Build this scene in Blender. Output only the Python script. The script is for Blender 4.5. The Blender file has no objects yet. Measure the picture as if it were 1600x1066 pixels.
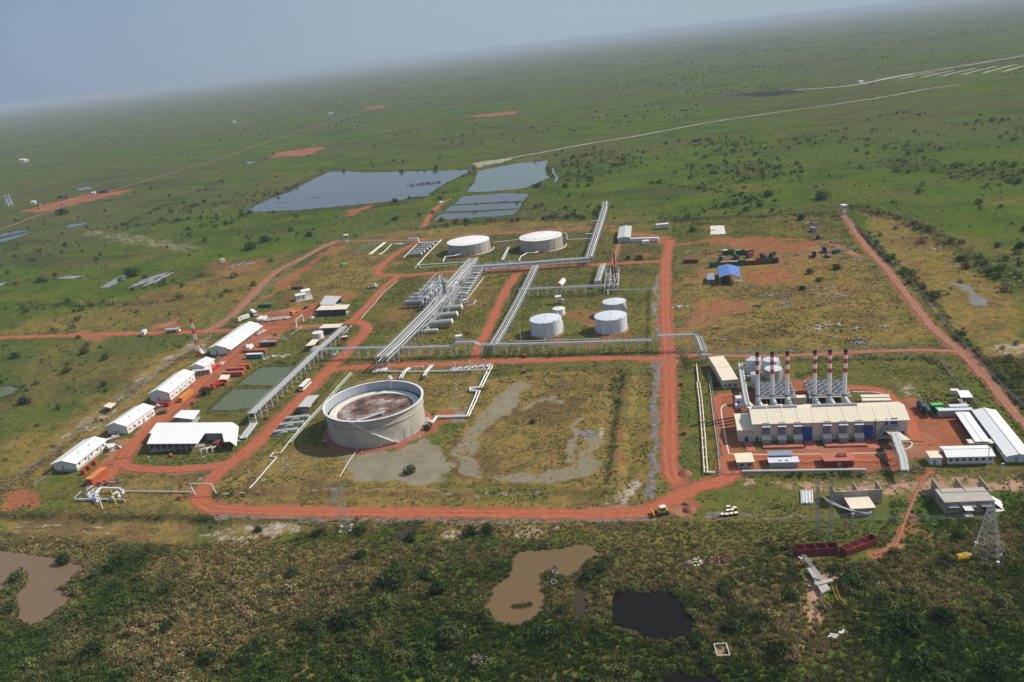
import bpy, bmesh, math, random
import numpy as np
from mathutils import Vector, Matrix
R = math.radians
random.seed(7)
rng = np.random.RandomState(7)
S = bpy.context.scene
COL = S.collection

# ------------------------------------------------------------------ camera
H = 160.0
F = 1300.0                      # focal length in 1600-pixel units
PITCH, ROLL = R(19.35), R(6.48)
fw = Vector((0, math.cos(PITCH), -math.sin(PITCH)))
r0 = Vector((1, 0, 0)); u0 = Vector((0, math.sin(PITCH), math.cos(PITCH)))
RT = r0 * math.cos(ROLL) - u0 * math.sin(ROLL)
UP = r0 * math.sin(ROLL) + u0 * math.cos(ROLL)
cam = bpy.data.objects.new('camera', bpy.data.cameras.new('camera'))
COL.objects.link(cam)
cam.matrix_world = Matrix((( RT.x, UP.x, -fw.x, 0), (RT.y, UP.y, -fw.y, 0), (RT.z, UP.z, -fw.z, H), (0, 0, 0, 1)))
cam.data.lens = F / 1600 * 36
cam.data.clip_start = 1; cam.data.clip_end = 200000
S.camera = cam

# ------------------------------------------------------------------ light
SUN_EL, SUN_AZ = R(42), R(11)          # azimuth counted from +X towards +Y
w = bpy.data.worlds.new('World'); S.world = w; w.use_nodes = True
nt = w.node_tree; bg = nt.nodes['Background']
sky = nt.nodes.new('ShaderNodeTexSky'); sky.sky_type = 'NISHITA'; sky.sun_disc = False
sky.sun_elevation = SUN_EL; sky.sun_rotation = R(90) - SUN_AZ
sky.altitude = 200; sky.air_density = 1.3; sky.dust_density = 0.6; sky.ozone_density = 1.5
tint = nt.nodes.new('ShaderNodeMix'); tint.data_type = 'RGBA'; tint.blend_type = 'MULTIPLY'
tint.inputs[0].default_value = 1; tint.inputs[7].default_value = (0.62, 0.80, 1.15, 1)
nt.links.new(sky.outputs[0], tint.inputs[6])
milk = nt.nodes.new('ShaderNodeMix'); milk.data_type = 'RGBA'; milk.inputs[0].default_value = 0.93
tcw = nt.nodes.new('ShaderNodeTexCoord'); dp = nt.nodes.new('ShaderNodeVectorMath'); dp.operation = 'DOT_PRODUCT'
dp.inputs[1].default_value = (math.cos(SUN_AZ), math.sin(SUN_AZ), 0); nt.links.new(tcw.outputs['Generated'], dp.inputs[0])
rmp = nt.nodes.new('ShaderNodeMapRange'); rmp.interpolation_type = 'SMOOTHSTEP'; rmp.inputs[1].default_value = -0.75; rmp.inputs[2].default_value = 0.35
nt.links.new(dp.outputs['Value'], rmp.inputs[0])       # milky air is paler towards the sun's side
mk = nt.nodes.new('ShaderNodeMix'); mk.data_type = 'RGBA'; mk.inputs[6].default_value = (1.55, 2.20, 3.55, 1); mk.inputs[7].default_value = (3.05, 3.80, 4.45, 1)
nt.links.new(rmp.outputs[0], mk.inputs[0]); nt.links.new(mk.outputs[2], milk.inputs[7])
nt.links.new(tint.outputs[2], milk.inputs[6]); nt.links.new(milk.outputs[2], bg.inputs[0])
bg.inputs[1].default_value = 0.12
sl = bpy.data.lights.new('sun', 'SUN'); sl.energy = 4.9; sl.angle = R(0.5); sl.color = (1.0, 0.93, 0.83)
so = bpy.data.objects.new('sun', sl); COL.objects.link(so)
sdir = Vector((math.cos(SUN_AZ) * math.cos(SUN_EL), math.sin(SUN_AZ) * math.cos(SUN_EL), math.sin(SUN_EL)))
so.rotation_euler = sdir.to_track_quat('Z', 'Y').to_euler(); so.location = (200, 50, 300)
S.view_settings.view_transform = 'Standard'; S.view_settings.look = 'None'
S.view_settings.exposure = 0.0; S.view_settings.gamma = 1; S.view_settings.use_curve_mapping = False
S.cycles.use_denoising = True
S.cycles.max_bounces = 5; S.cycles.diffuse_bounces = 2; S.cycles.glossy_bounces = 2
S.cycles.transmission_bounces = 2; S.cycles.transparent_max_bounces = 6; S.cycles.volume_bounces = 0

# ------------------------------------------------------------------ photo pixel -> place
def G(px, py, z=0.0):
    d = fw + RT * ((px - 800) / F) - UP * ((py - 533) / F)
    t = (z - H) / d.z
    return Vector((d.x * t, d.y * t, z))
def PX(p):
    d = Vector(p) - Vector((0, 0, H)); k = d.dot(fw)
    return (800 + F * d.dot(RT) / k, 533 - F * d.dot(UP) / k)
def SC(px, py, z=0.0):               # metres per pixel there
    return (G(px, py, z) - Vector((0, 0, H))).dot(fw) / F
def HT(px, py, ytop):                # height that reaches row ytop above ground point
    g = G(px, py); lo, hi = 0.0, 90.0
    for _ in range(40):
        m = (lo + hi) / 2
        if PX((g.x, g.y, m))[1] > ytop: lo = m
        else: hi = m
    return lo
def G2(pts): return [tuple(G(*p)[:2]) for p in pts]

# ------------------------------------------------------------------ numpy noise and shapes
def _h(ix, iy, s):
    n = (ix.astype(np.int64) * 374761393 + iy.astype(np.int64) * 668265263 + s * 974634777) & 0x7fffffff
    n = ((n ^ (n >> 13)) * 1274126177) & 0x7fffffff
    return ((n ^ (n >> 16)) & 0xffff) / 65535.0
def vnoise(x, y, s=0):
    ix = np.floor(x); iy = np.floor(y); fx = x - ix; fy = y - iy
    fx = fx * fx * (3 - 2 * fx); fy = fy * fy * (3 - 2 * fy)
    a = _h(ix, iy, s); b = _h(ix + 1, iy, s); c = _h(ix, iy + 1, s); d = _h(ix + 1, iy + 1, s)
    return (a + (b - a) * fx) * (1 - fy) + (c + (d - c) * fx) * fy
def fbm(x, y, s=0, o=4):
    t = 0; a = 0.5; n = 0
    for k in range(o):
        t = t + a * vnoise(x * 2 ** k + 17.3 * k, y * 2 ** k - 9.1 * k, s + k); n += a; a *= 0.5
    return t / n
def sstep(a, b, x):
    t = np.clip((x - a) / (b - a), 0, 1); return t * t * (3 - 2 * t)
def segdist(X, Y, ax, ay, bx, by):
    dx, dy = bx - ax, by - ay; L = dx * dx + dy * dy + 1e-9
    t = np.clip(((X - ax) * dx + (Y - ay) * dy) / L, 0, 1)
    return np.hypot(X - ax - t * dx, Y - ay - t * dy)
def polysd(X, Y, pts):               # + inside
    n = len(pts); d = np.full(X.shape, 1e9); ins = np.zeros(X.shape, bool)
    for i in range(n):
        ax, ay = pts[i]; bx, by = pts[(i + 1) % n]
        d = np.minimum(d, segdist(X, Y, ax, ay, bx, by))
        c = ((ay > Y) != (by > Y)) & (X < (bx - ax) * (Y - ay) / (by - ay + 1e-12) + ax)
        ins ^= c
    return np.where(ins, d, -d)
def smooth_line(pts, k=6):
    pts = [Vector(p).to_2d() if len(p) > 2 else Vector(p) for p in pts]
    if len(pts) < 3:
        return [pts[0].lerp(pts[-1], i / (k)) for i in range(k + 1)]
    out = []
    P = [pts[0] * 2 - pts[1]] + pts + [pts[-1] * 2 - pts[-2]]
    for i in range(1, len(P) - 2):
        p0, p1, p2, p3 = P[i - 1], P[i], P[i + 1], P[i + 2]
        for j in range(k):
            t = j / k
            out.append(0.5 * ((2 * p1) + (p2 - p0) * t + (2 * p0 - 5 * p1 + 4 * p2 - p3) * t * t + (3 * p1 - p0 - 3 * p2 + p3) * t ** 3))
    out.append(pts[-1]); return out

# ------------------------------------------------------------------ mesh + object helpers
class MB:
    def __init__(s): s.v = []; s.f = []; s.sm = []
    def add(s, vs, fs, smooth=False):
        o = len(s.v); s.v += [tuple(v) for v in vs]
        s.f += [tuple(i + o for i in f) for f in fs]; s.sm += [smooth] * len(fs); return s
    def box(s, x0, x1, y0, y1, z0, z1):
        return s.add([(x0, y0, z0), (x1, y0, z0), (x1, y1, z0), (x0, y1, z0), (x0, y0, z1), (x1, y0, z1), (x1, y1, z1), (x0, y1, z1)],
                     [(3, 2, 1, 0), (4, 5, 6, 7), (0, 1, 5, 4), (1, 2, 6, 5), (2, 3, 7, 6), (3, 0, 4, 7)])
    def beam(s, a, b, w, h=None):
        a = Vector(a); b = Vector(b); h = h or w; d = (b - a).normalized()
        up = Vector((0, 0, 1)) if abs(d.z) < 0.95 else Vector((1, 0, 0))
        x = d.cross(up).normalized() * (w / 2); y = x.cross(d).normalized() * (h / 2)
        return s.add([a - x - y, a + x - y, a + x + y, a - x + y, b - x - y, b + x - y, b + x + y, b - x + y],
                     [(0, 1, 2, 3), (7, 6, 5, 4), (0, 4, 5, 1), (1, 5, 6, 2), (2, 6, 7, 3), (3, 7, 4, 0)])
    def tube(s, a, b, r, n=8, r2=None, cap=True):
        a = Vector(a); b = Vector(b); r2 = r if r2 is None else r2; d = (b - a).normalized()
        up = Vector((0, 0, 1)) if abs(d.z) < 0.95 else Vector((1, 0, 0))
        x = d.cross(up).normalized(); y = x.cross(d).normalized()
        A = [a + (x * math.cos(t) + y * math.sin(t)) * r for t in [2 * math.pi * i / n for i in range(n)]]
        B = [b + (x * math.cos(t) + y * math.sin(t)) * r2 for t in [2 * math.pi * i / n for i in range(n)]]
        s.add(A + B, [(i, i + n, (i + 1) % n + n, (i + 1) % n) for i in range(n)], True)
        if cap:
            s.add(A, [tuple(range(n))]); s.add(B, [tuple(range(n - 1, -1, -1))])
        return s
    def pipe(s, pts, r, n=6):
        for a, b in zip(pts[:-1], pts[1:]): s.tube(a, b, r, n)
        return s
    def lathe(s, prof, n=32, c=(0, 0, 0), smooth=True):
        vs = []; fs = []
        for (r, z) in prof:
            for i in range(n):
                t = 2 * math.pi * i / n; vs.append((c[0] + r * math.cos(t), c[1] + r * math.sin(t), c[2] + z))
        for k in range(len(prof) - 1):
            for i in range(n):
                j = (i + 1) % n; fs.append((k * n + i, k * n + j, (k + 1) * n + j, (k + 1) * n + i))
        return s.add(vs, fs, smooth)
    def disc(s, c, r, n=32, up=True):
        vs = [(c[0] + r * math.cos(2 * math.pi * i / n), c[1] + r * math.sin(2 * math.pi * i / n), c[2]) for i in range(n)]
        return s.add(vs, [tuple(range(n)) if up else tuple(range(n - 1, -1, -1))])
    def prism(s, poly, z0, z1):
        n = len(poly)
        return s.add([(x, y, z0) for x, y in poly] + [(x, y, z1) for x, y in poly],
                     [tuple(range(n - 1, -1, -1)), tuple(range(n, 2 * n))] + [(i, (i + 1) % n, (i + 1) % n + n, i + n) for i in range(n)])
    def slab(s, quad, t):             # four 3d corners, thickness t downwards
        q = [Vector(p) for p in quad]; b = [p - Vector((0, 0, t)) for p in q]
        return s.add(q + b, [(0, 1, 2, 3), (7, 6, 5, 4), (0, 4, 5, 1), (1, 5, 6, 2), (2, 6, 7, 3), (3, 7, 4, 0)])
    def mesh(s, name):
        m = bpy.data.meshes.new(name); m.from_pydata(s.v, [], s.f)
        m.polygons.foreach_set('use_smooth', s.sm); m.update(); return m
    def build(s, name, mat, parent=None, loc=None, yaw=0):
        m = s.mesh(name); m.materials.append(mat)
        return put(name, m, parent, loc, yaw)
def put(name, m, parent=None, loc=None, yaw=0):
    o = bpy.data.objects.new(name, m); COL.objects.link(o)
    if parent: o.parent = parent
    if loc is not None: o.location = loc
    o.rotation_euler[2] = yaw; return o
LABELS = set()
def tag(o, label, cat, group=None, kind=None):
    if label: o['label'] = label
    if cat: o['category'] = cat
    if group: o['group'] = group
    if kind: o['kind'] = kind
    return o
def thing(name, label, cat, loc, yaw=0, group=None):
    o = bpy.data.objects.new(name, None); COL.objects.link(o)
    o.empty_display_size = 1; o.location = loc; o.rotation_euler[2] = yaw
    return tag(o, label, cat, group)
def structure(o): o['kind'] = 'structure'; return o
def copy_tree(o, parent=None):
    c = o.copy(); COL.objects.link(c)
    if parent: c.parent = parent
    for ch in list(o.children): copy_tree(ch, c)
    return c
def frame(a, b):
    A = G(*a); B = G(*b); d = B - A
    return Vector((A.x, A.y, 0)), math.atan2(d.y, d.x), d.length
def rect3(p0, p1, p2):
    loc, yaw, L = frame(p0, p1); C = G(*p2) - loc
    W = -C.x * math.sin(yaw) + C.y * math.cos(yaw)
    return loc, yaw, L, W

# ------------------------------------------------------------------ materials
MATS = {}
def mat(name, col, rough=0.7, metal=0.0, var=0.12, scale=0.6, dirt=None, dirt_amt=0.0, bump=0.0, rib=None, spec=0.3):
    if name in MATS: return MATS[name]
    m = bpy.data.materials.new(name); m.use_nodes = True; MATS[name] = m
    n = m.node_tree; b = n.nodes['Principled BSDF']; L = n.links.new
    b.inputs['Roughness'].default_value = rough; b.inputs['Metallic'].default_value = metal
    b.inputs['Specular IOR Level'].default_value = spec
    geo = n.nodes.new('ShaderNodeNewGeometry'); tc = n.nodes.new('ShaderNodeTexCoord')
    nz = n.nodes.new('ShaderNodeTexNoise'); nz.inputs['Scale'].default_value = scale; nz.inputs['Detail'].default_value = 5
    L(geo.outputs['Position'], nz.inputs['Vector'])
    mp = n.nodes.new('ShaderNodeMapRange'); mp.inputs[1].default_value = 0.25; mp.inputs[2].default_value = 0.75
    mp.inputs[3].default_value = 1 - var; mp.inputs[4].default_value = 1 + var; L(nz.outputs[0], mp.inputs[0])
    mx = n.nodes.new('ShaderNodeMix'); mx.data_type = 'RGBA'; mx.blend_type = 'MULTIPLY'; mx.inputs[0].default_value = 1
    mx.inputs[6].default_value = (*col, 1); L(mp.outputs[0], mx.inputs[7]); out = mx.outputs[2]
    if dirt_amt:
        n2 = n.nodes.new('ShaderNodeTexNoise'); n2.inputs['Scale'].default_value = scale * 2.3; n2.inputs['Detail'].default_value = 8
        n2.inputs['Roughness'].default_value = 0.7
        ma = n.nodes.new('ShaderNodeMapping'); ma.inputs['Scale'].default_value = (1, 1, 0.25)
        L(geo.outputs['Position'], ma.inputs[0]); L(ma.outputs[0], n2.inputs['Vector'])
        m2 = n.nodes.new('ShaderNodeMapRange'); m2.inputs[1].default_value = 0.5; m2.inputs[2].default_value = 0.72
        m2.inputs[4].default_value = dirt_amt; L(n2.outputs[0], m2.inputs[0])
        x2 = n.nodes.new('ShaderNodeMix'); x2.data_type = 'RGBA'; L(m2.outputs[0], x2.inputs[0]); L(out, x2.inputs[6])
        x2.inputs[7].default_value = (*dirt, 1); out = x2.outputs[2]
    L(out, b.inputs['Base Color'])
    if rib:
        axis, per = rib
        wv = n.nodes.new('ShaderNodeTexWave'); wv.bands_direction = axis; wv.inputs['Scale'].default_value = 0.314 / per
        L(tc.outputs['Object'], wv.inputs['Vector'])
        bp = n.nodes.new('ShaderNodeBump'); bp.inputs['Strength'].default_value = 0.6; bp.inputs['Distance'].default_value = 0.05
        L(wv.outputs[1], bp.inputs['Height']); L(bp.outputs[0], b.inputs['Normal'])
    elif bump:
        bp = n.nodes.new('ShaderNodeBump'); bp.inputs['Strength'].default_value = bump; bp.inputs['Distance'].default_value = 0.1
        L(nz.outputs[0], bp.inputs['Height']); L(bp.outputs[0], b.inputs['Normal'])
    return m
RUST = (0.20, 0.09, 0.05)
M = {
 'white': mat('white_paint', (0.72, 0.71, 0.69), 0.5, dirt=(0.45, 0.36, 0.3), dirt_amt=0.25),
 'roof': mat('white_roof_sheet', (0.80, 0.80, 0.78), 0.45, rib=('X', 0.9), var=0.06, dirt=(0.55, 0.5, 0.45), dirt_amt=0.3),
 'roof_grey': mat('pale_grey_roof_sheet', (0.52, 0.51, 0.50), 0.5, rib=('X', 0.9), dirt=(0.35, 0.3, 0.26), dirt_amt=0.4),
 'cream': mat('cream_roof_sheet', (0.76, 0.66, 0.50), 0.5, rib=('X', 1.1), var=0.05, dirt=(0.55, 0.45, 0.34), dirt_amt=0.35),
 'creamwall': mat('cream_wall_panel', (0.60, 0.54, 0.45), 0.6, rib=('X', 1.0), var=0.05),
 'wallw': mat('white_wall_panel', (0.72, 0.70, 0.67), 0.6, rib=('X', 1.2), var=0.06, dirt=(0.4, 0.25, 0.18), dirt_amt=0.25),
 'blue': mat('blue_door_paint', (0.03, 0.09, 0.33), 0.5),
 'blueroof': mat('blue_roof_sheet', (0.10, 0.20, 0.50), 0.45, rib=('X', 0.9), dirt=(0.12, 0.16, 0.3), dirt_amt=0.6),
 'glass': mat('dark_window_glass', (0.03, 0.035, 0.04), 0.15, spec=0.6),
 'dark': mat('dark_steel', (0.05, 0.05, 0.055), 0.6),  # near-black base colour for chassis, louvres, walls and scrap
 'steel': mat('galvanised_steel', (0.50, 0.51, 0.52), 0.5, 0.15, dirt=(0.25, 0.2, 0.17), dirt_amt=0.4),
 'clad': mat('aluminium_pipe_cladding', (0.62, 0.62, 0.61), 0.45, 0.10, dirt=(0.35, 0.32, 0.28), dirt_amt=0.3),
 'cladd': mat('weathered_grey_cladding', (0.36, 0.36, 0.36), 0.55, 0.1, dirt=(0.2, 0.17, 0.14), dirt_amt=0.5),
 'grey': mat('grey_paint', (0.30, 0.31, 0.33), 0.6),
 'concrete': mat('concrete', (0.42, 0.38, 0.33), 0.85, dirt=(0.25, 0.2, 0.16), dirt_amt=0.5),
 'tan': mat('tan_rendered_wall', (0.36, 0.31, 0.24), 0.85, dirt=(0.24, 0.2, 0.16), dirt_amt=0.4),
 'red': mat('red_paint', (0.50, 0.04, 0.03), 0.5, dirt=(0.2, 0.05, 0.04), dirt_amt=0.4),
 'orange': mat('orange_red_paint', (0.42, 0.10, 0.05), 0.5, dirt=(0.4, 0.12, 0.07), dirt_amt=0.4),
 'orangey': mat('yellow_orange_paint', (0.60, 0.22, 0.05), 0.5, dirt=(0.4, 0.2, 0.08), dirt_amt=0.3),
 'yellow': mat('yellow_paint', (0.70, 0.42, 0.03), 0.5, dirt=(0.3, 0.17, 0.05), dirt_amt=0.5),
 'maroon': mat('dark_red_container_paint', (0.20, 0.045, 0.04), 0.6, dirt=(0.12, 0.06, 0.05), dirt_amt=0.6),
 'green': mat('green_container_paint', (0.03, 0.14, 0.07), 0.6, dirt=(0.08, 0.09, 0.06), dirt_amt=0.4),
 'lgreen': mat('bright_green_paint', (0.10, 0.45, 0.12), 0.6),
 'teal': mat('blue_green_container_paint', (0.05, 0.20, 0.25), 0.6, dirt=(0.15, 0.12, 0.1), dirt_amt=0.4),
 'navy': mat('dark_blue_truck_paint', (0.03, 0.07, 0.10), 0.5, dirt=(0.1, 0.08, 0.06), dirt_amt=0.4),
 'lav': mat('faded_blue_grey_sheet', (0.25, 0.27, 0.36), 0.6),
 'redroof': mat('faded_red_roof_sheet', (0.45, 0.15, 0.10), 0.6, rib=('X', 0.9), dirt=(0.3, 0.12, 0.08), dirt_amt=0.5),
 'rubber': mat('black_rubber', (0.02, 0.02, 0.02), 0.9),
 'tank': mat('streaked_grey_tank_plate', (0.42, 0.385, 0.325), 0.6, 0.0, var=0.16, scale=0.12, dirt=(0.58, 0.54, 0.48), dirt_amt=0.6),
 'tankw': mat('white_tank_roof_paint', (0.80, 0.77, 0.74), 0.55, dirt=(0.5, 0.4, 0.36), dirt_amt=0.3, scale=0.3),
 'tankb': mat('pale_grey_tank_paint', (0.62, 0.64, 0.68), 0.5, var=0.06, dirt=(0.5, 0.45, 0.4), dirt_amt=0.25),
 'tanki': mat('pale_inner_tank_plate', (0.40, 0.43, 0.47), 0.6, var=0.1),
 'pontoon': mat('off_white_pontoon_plate', (0.70, 0.66, 0.58), 0.6, dirt=(0.4, 0.3, 0.25), dirt_amt=0.5),
 'wood': mat('weathered_timber', (0.25, 0.17, 0.10), 0.9),
 'oxide': mat('dull_oxide_container_paint', (0.24, 0.055, 0.05), 0.6, dirt=(0.15, 0.08, 0.06), dirt_amt=0.6),
 'boomy': mat('worn_yellow_boom_paint', (0.34, 0.21, 0.04), 0.7, dirt=(0.15, 0.1, 0.05), dirt_amt=0.6),
 'redwall': mat('red_oxide_paint', (0.42, 0.08, 0.05), 0.7),
 'dirt': mat('red_laterite_heap', (0.28, 0.11, 0.065), 0.95, bump=0.5),
}
# ------------------------------------------------------------------ setting: layout of roads, water and bare ground (photo pixels -> places)
ROADS = {   # name: (pixels, width in m)
 'main_road': ([(1047, 376), (1041, 405), (1040, 440), (1040, 490), (1043, 530), (1045, 570), (1046, 620), (1046, 680), (1046, 718), (1050, 742), (1062, 757)], 6.6),
 'loop_road': ([(1146, 741), (1120, 755), (1090, 762), (1055, 778), (1010, 798), (950, 803), (860, 803), (740, 802), (620, 801), (500, 800), (400, 798), (345, 796), (318, 789), (312, 775), (320, 762), (348, 733), (385, 705), (420, 675), (450, 642), (480, 612), (508, 583), (535, 556), (556, 535), (571, 518), (572, 509), (560, 504), (548, 503)], 7.0),
 'middle_road': ([(510, 582), (535, 576), (600, 572), (680, 570), (760, 566), (860, 563), (960, 560), (1040, 562)], 6.0),
 'upper_road': ([(592, 430), (640, 430), (700, 425), (760, 423), (830, 419), (900, 415), (960, 412), (1041, 408)], 5.6),
 'inner_road': ([(742, 562), (746, 545), (760, 520), (775, 485), (790, 455), (808, 428)], 5.5),
 'gate_road': ([(0, 528), (60, 526), (130, 524), (220, 521), (300, 519), (350, 517), (410, 513), (470, 511), (520, 508), (548, 503)], 5.6),
 'link_road': ([(548, 503), (562, 490), (580, 471), (600, 449), (614, 438), (622, 431)], 5.6),
 'corner_road': ([(600, 432), (590, 427), (597, 415), (620, 396), (645, 382), (662, 377)], 5.0),
 'outer_track': ([(318, 521), (345, 505), (372, 485), (400, 455), (432, 425), (470, 405), (500, 388), (525, 377)], 6.5),
 'north_track': ([(525, 377), (600, 376), (662, 375), (720, 369), (800, 364), (900, 357), (960, 353)], 3.6),
 'camp_street': ([(192, 716), (205, 700), (225, 680), (262, 645), (300, 612), (345, 568), (392, 530), (420, 513)], 8.0),
 'camp_loop': ([(158, 757), (175, 737), (190, 722), (200, 729), (225, 734), (260, 734), (300, 733), (345, 727)], 6.0),
 'yard_road': ([(430, 506), (450, 496), (475, 486), (492, 480)], 5.0),
 'perimeter_track': ([(1316, 335), (1330, 352), (1352, 385), (1385, 420), (1420, 465), (1455, 510), (1490, 540), (1515, 560), (1545, 595), (1580, 640), (1610, 670)], 4.4),
 'fence_track': ([(1046, 556), (1100, 556), (1180, 557), (1260, 555), (1340, 551), (1420, 548), (1480, 549), (1505, 555), (1535, 590)], 3.6),
 'plant_front_road': ([(1146, 741), (1137, 722), (1160, 716), (1230, 716), (1300, 716), (1370, 715), (1400, 712)], 8.0),
 'plant_side_road': ([(1137, 722), (1131, 690), (1126, 650), (1122, 622), (1140, 618), (1180, 616)], 3.6),
 'plant_back_road': ([(1240, 612), (1300, 608), (1345, 607), (1375, 612), (1400, 630), (1420, 655), (1432, 690)], 5.0),
 'shed_track': ([(958, 412), (962, 398), (967, 382), (974, 368), (985, 358)], 3.0),
 'pond_track': ([(662, 355), (668, 343), (676, 332), (690, 318), (703, 311)], 5.0),
 'pond_link_track': ([(560, 372), (600, 366), (640, 360), (662, 355)], 2.4),
 'scrapyard_track': ([(1046, 384), (1080, 380), (1130, 373), (1170, 376), (1220, 374), (1270, 375), (1310, 385), (1345, 402)], 3.2),
 'footpath': ([(1455, 738), (1442, 750), (1433, 768), (1420, 800), (1405, 840), (1395, 856), (1365, 867)], 1.0),
}
FAR_ROADS = {
 'far_dirt_road': ([(0, 360), (50, 341), (100, 323), (150, 305), (220, 285), (280, 267), (350, 246), (400, 228), (470, 205), (530, 186), (600, 166)], 9, 'laterite_far'),
 'pale_causeway': ([(745, 258), (800, 247), (850, 238), (920, 225), (1000, 212), (1100, 193), (1200, 178), (1300, 164), (1380, 152), (1450, 139), (1500, 133)], 8, 'pale_far'),
 'far_highway': ([(1240, 141), (1330, 134), (1400, 120), (1500, 104), (1620, 84)], 15, 'pale_far'),
 'left_track': ([(0, 310), (60, 292), (125, 275), (240, 246), (350, 222)], 6, 'track_far'),
 'lake_track': ([(300, 296), (400, 285), (480, 275), (520, 266)], 7, 'track_far'),
}
DIRT = [   # bare laterite areas: polygon, edge softness, strength
 ([(325, 600), (350, 600), (380, 570), (420, 540), (470, 503), (440, 503), (400, 525), (330, 580)], 3, .75),
 ([(150, 712), (205, 708), (250, 660), (300, 620), (285, 612), (235, 650), (205, 680), (160, 700)], 3, .8),
 ([(395, 490), (480, 478), (500, 488), (470, 508), (400, 512)], 3, .8),
 ([(1070, 440), (1250, 440), (1320, 400), (1290, 375), (1180, 370), (1070, 400)], 14, .42),
 ([(140, 742), (175, 706), (172, 690), (205, 683), (232, 655), (252, 640), (262, 634), (285, 632), (318, 598), (330, 582), (352, 570), (362, 553), (405, 520), (425, 507), (440, 515), (400, 540), (372, 566), (348, 590), (330, 612), (300, 633), (265, 662), (232, 680), (218, 700), (200, 715), (190, 735), (160, 758)], 2, 1),
 ([(395, 498), (455, 488), (500, 470), (555, 455), (575, 462), (530, 470), (500, 485), (470, 500), (420, 508)], 3, .8),
 ([(500, 690), (520, 703), (565, 708), (620, 700), (672, 678), (712, 660), (720, 640), (690, 640), (664, 650), (640, 690), (560, 700)], 3, 1),
 ([(1140, 700), (1432, 695), (1425, 650), (1405, 618), (1440, 628), (1470, 645), (1500, 650), (1530, 700), (1530, 712), (1450, 712), (1420, 718), (1400, 735), (1140, 735)], 2, 1),
 ([(1120, 614), (1175, 616), (1175, 700), (1150, 700), (1130, 680)], 2, 1),
 ([(1232, 596), (1270, 588), (1282, 592), (1270, 612), (1240, 612)], 2, 1),
 ([(1070, 385), (1130, 370), (1200, 372), (1280, 378), (1300, 392), (1240, 400), (1215, 412), (1250, 430), (1255, 445), (1180, 447), (1160, 430), (1200, 410), (1215, 400), (1120, 388)], 7, .66),
 ([(1055, 468), (1110, 465), (1170, 468), (1160, 485), (1095, 510), (1075, 528), (1052, 520)], 10, .62),
 ([(440, 440), (500, 395), (530, 378), (545, 378), (500, 410), (460, 445), (400, 475)], 4, .7),
 ([(0, 770), (40, 765), (75, 783), (60, 795), (0, 795)], 3, .9),
 ([(430, 239), (500, 229), (512, 231), (480, 243), (425, 246)], 8, .9),
 ([(30, 330), (80, 318), (130, 305), (200, 296), (195, 302), (130, 318), (60, 333)], 8, .9),
 ([(735, 181), (805, 173), (815, 177), (750, 184)], 10, .8),
 ([(570, 168), (600, 164), (605, 168), (575, 172)], 12, .8),
 ([(540, 330), (580, 322), (575, 328), (545, 340)], 4, .8),
 ([(560, 470), (620, 480), (648, 482), (640, 500), (600, 505), (600, 490)], 4, .45),
 ([(860, 490), (900, 500), (930, 530), (900, 540), (870, 530), (850, 540), (930, 545), (985, 535), (1000, 520), (940, 500), (935, 485), (900, 480)], 5, .55),
 ([(960, 365), (1000, 362), (1050, 372), (1040, 385), (1000, 372)], 3, .8),
 ([(990, 395), (1020, 392), (1030, 402), (990, 403)], 4, .6),
 ([(320, 413), (345, 405), (420, 403), (410, 420), (360, 432), (320, 425)], 8, .5),
 ([(345, 440), (400, 425), (430, 430), (410, 455), (380, 470), (350, 470)], 5, .4),
 ([(95, 505), (130, 530), (155, 536), (190, 522), (160, 518)], 4, .7),
 ([(230, 510), (280, 498), (290, 512), (240, 516)], 4, .8),
 ([(1400, 815), (1425, 812), (1460, 838), (1450, 845), (1410, 835), (1400, 862), (1390, 858)], 3, .55),
 ([(1040, 770), (1080, 770), (1100, 790), (1083, 808), (1050, 803), (1030, 795)], 3, .7),
 ([(1000, 565), (1020, 600), (1000, 600)], 4, .5),
 ([(1095, 352), (1135, 350), (1140, 368), (1108, 370)], 3, .5),
 ([(1265, 466), (1330, 460), (1350, 450), (1330, 436), (1290, 446)], 4, .4),
]
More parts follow.
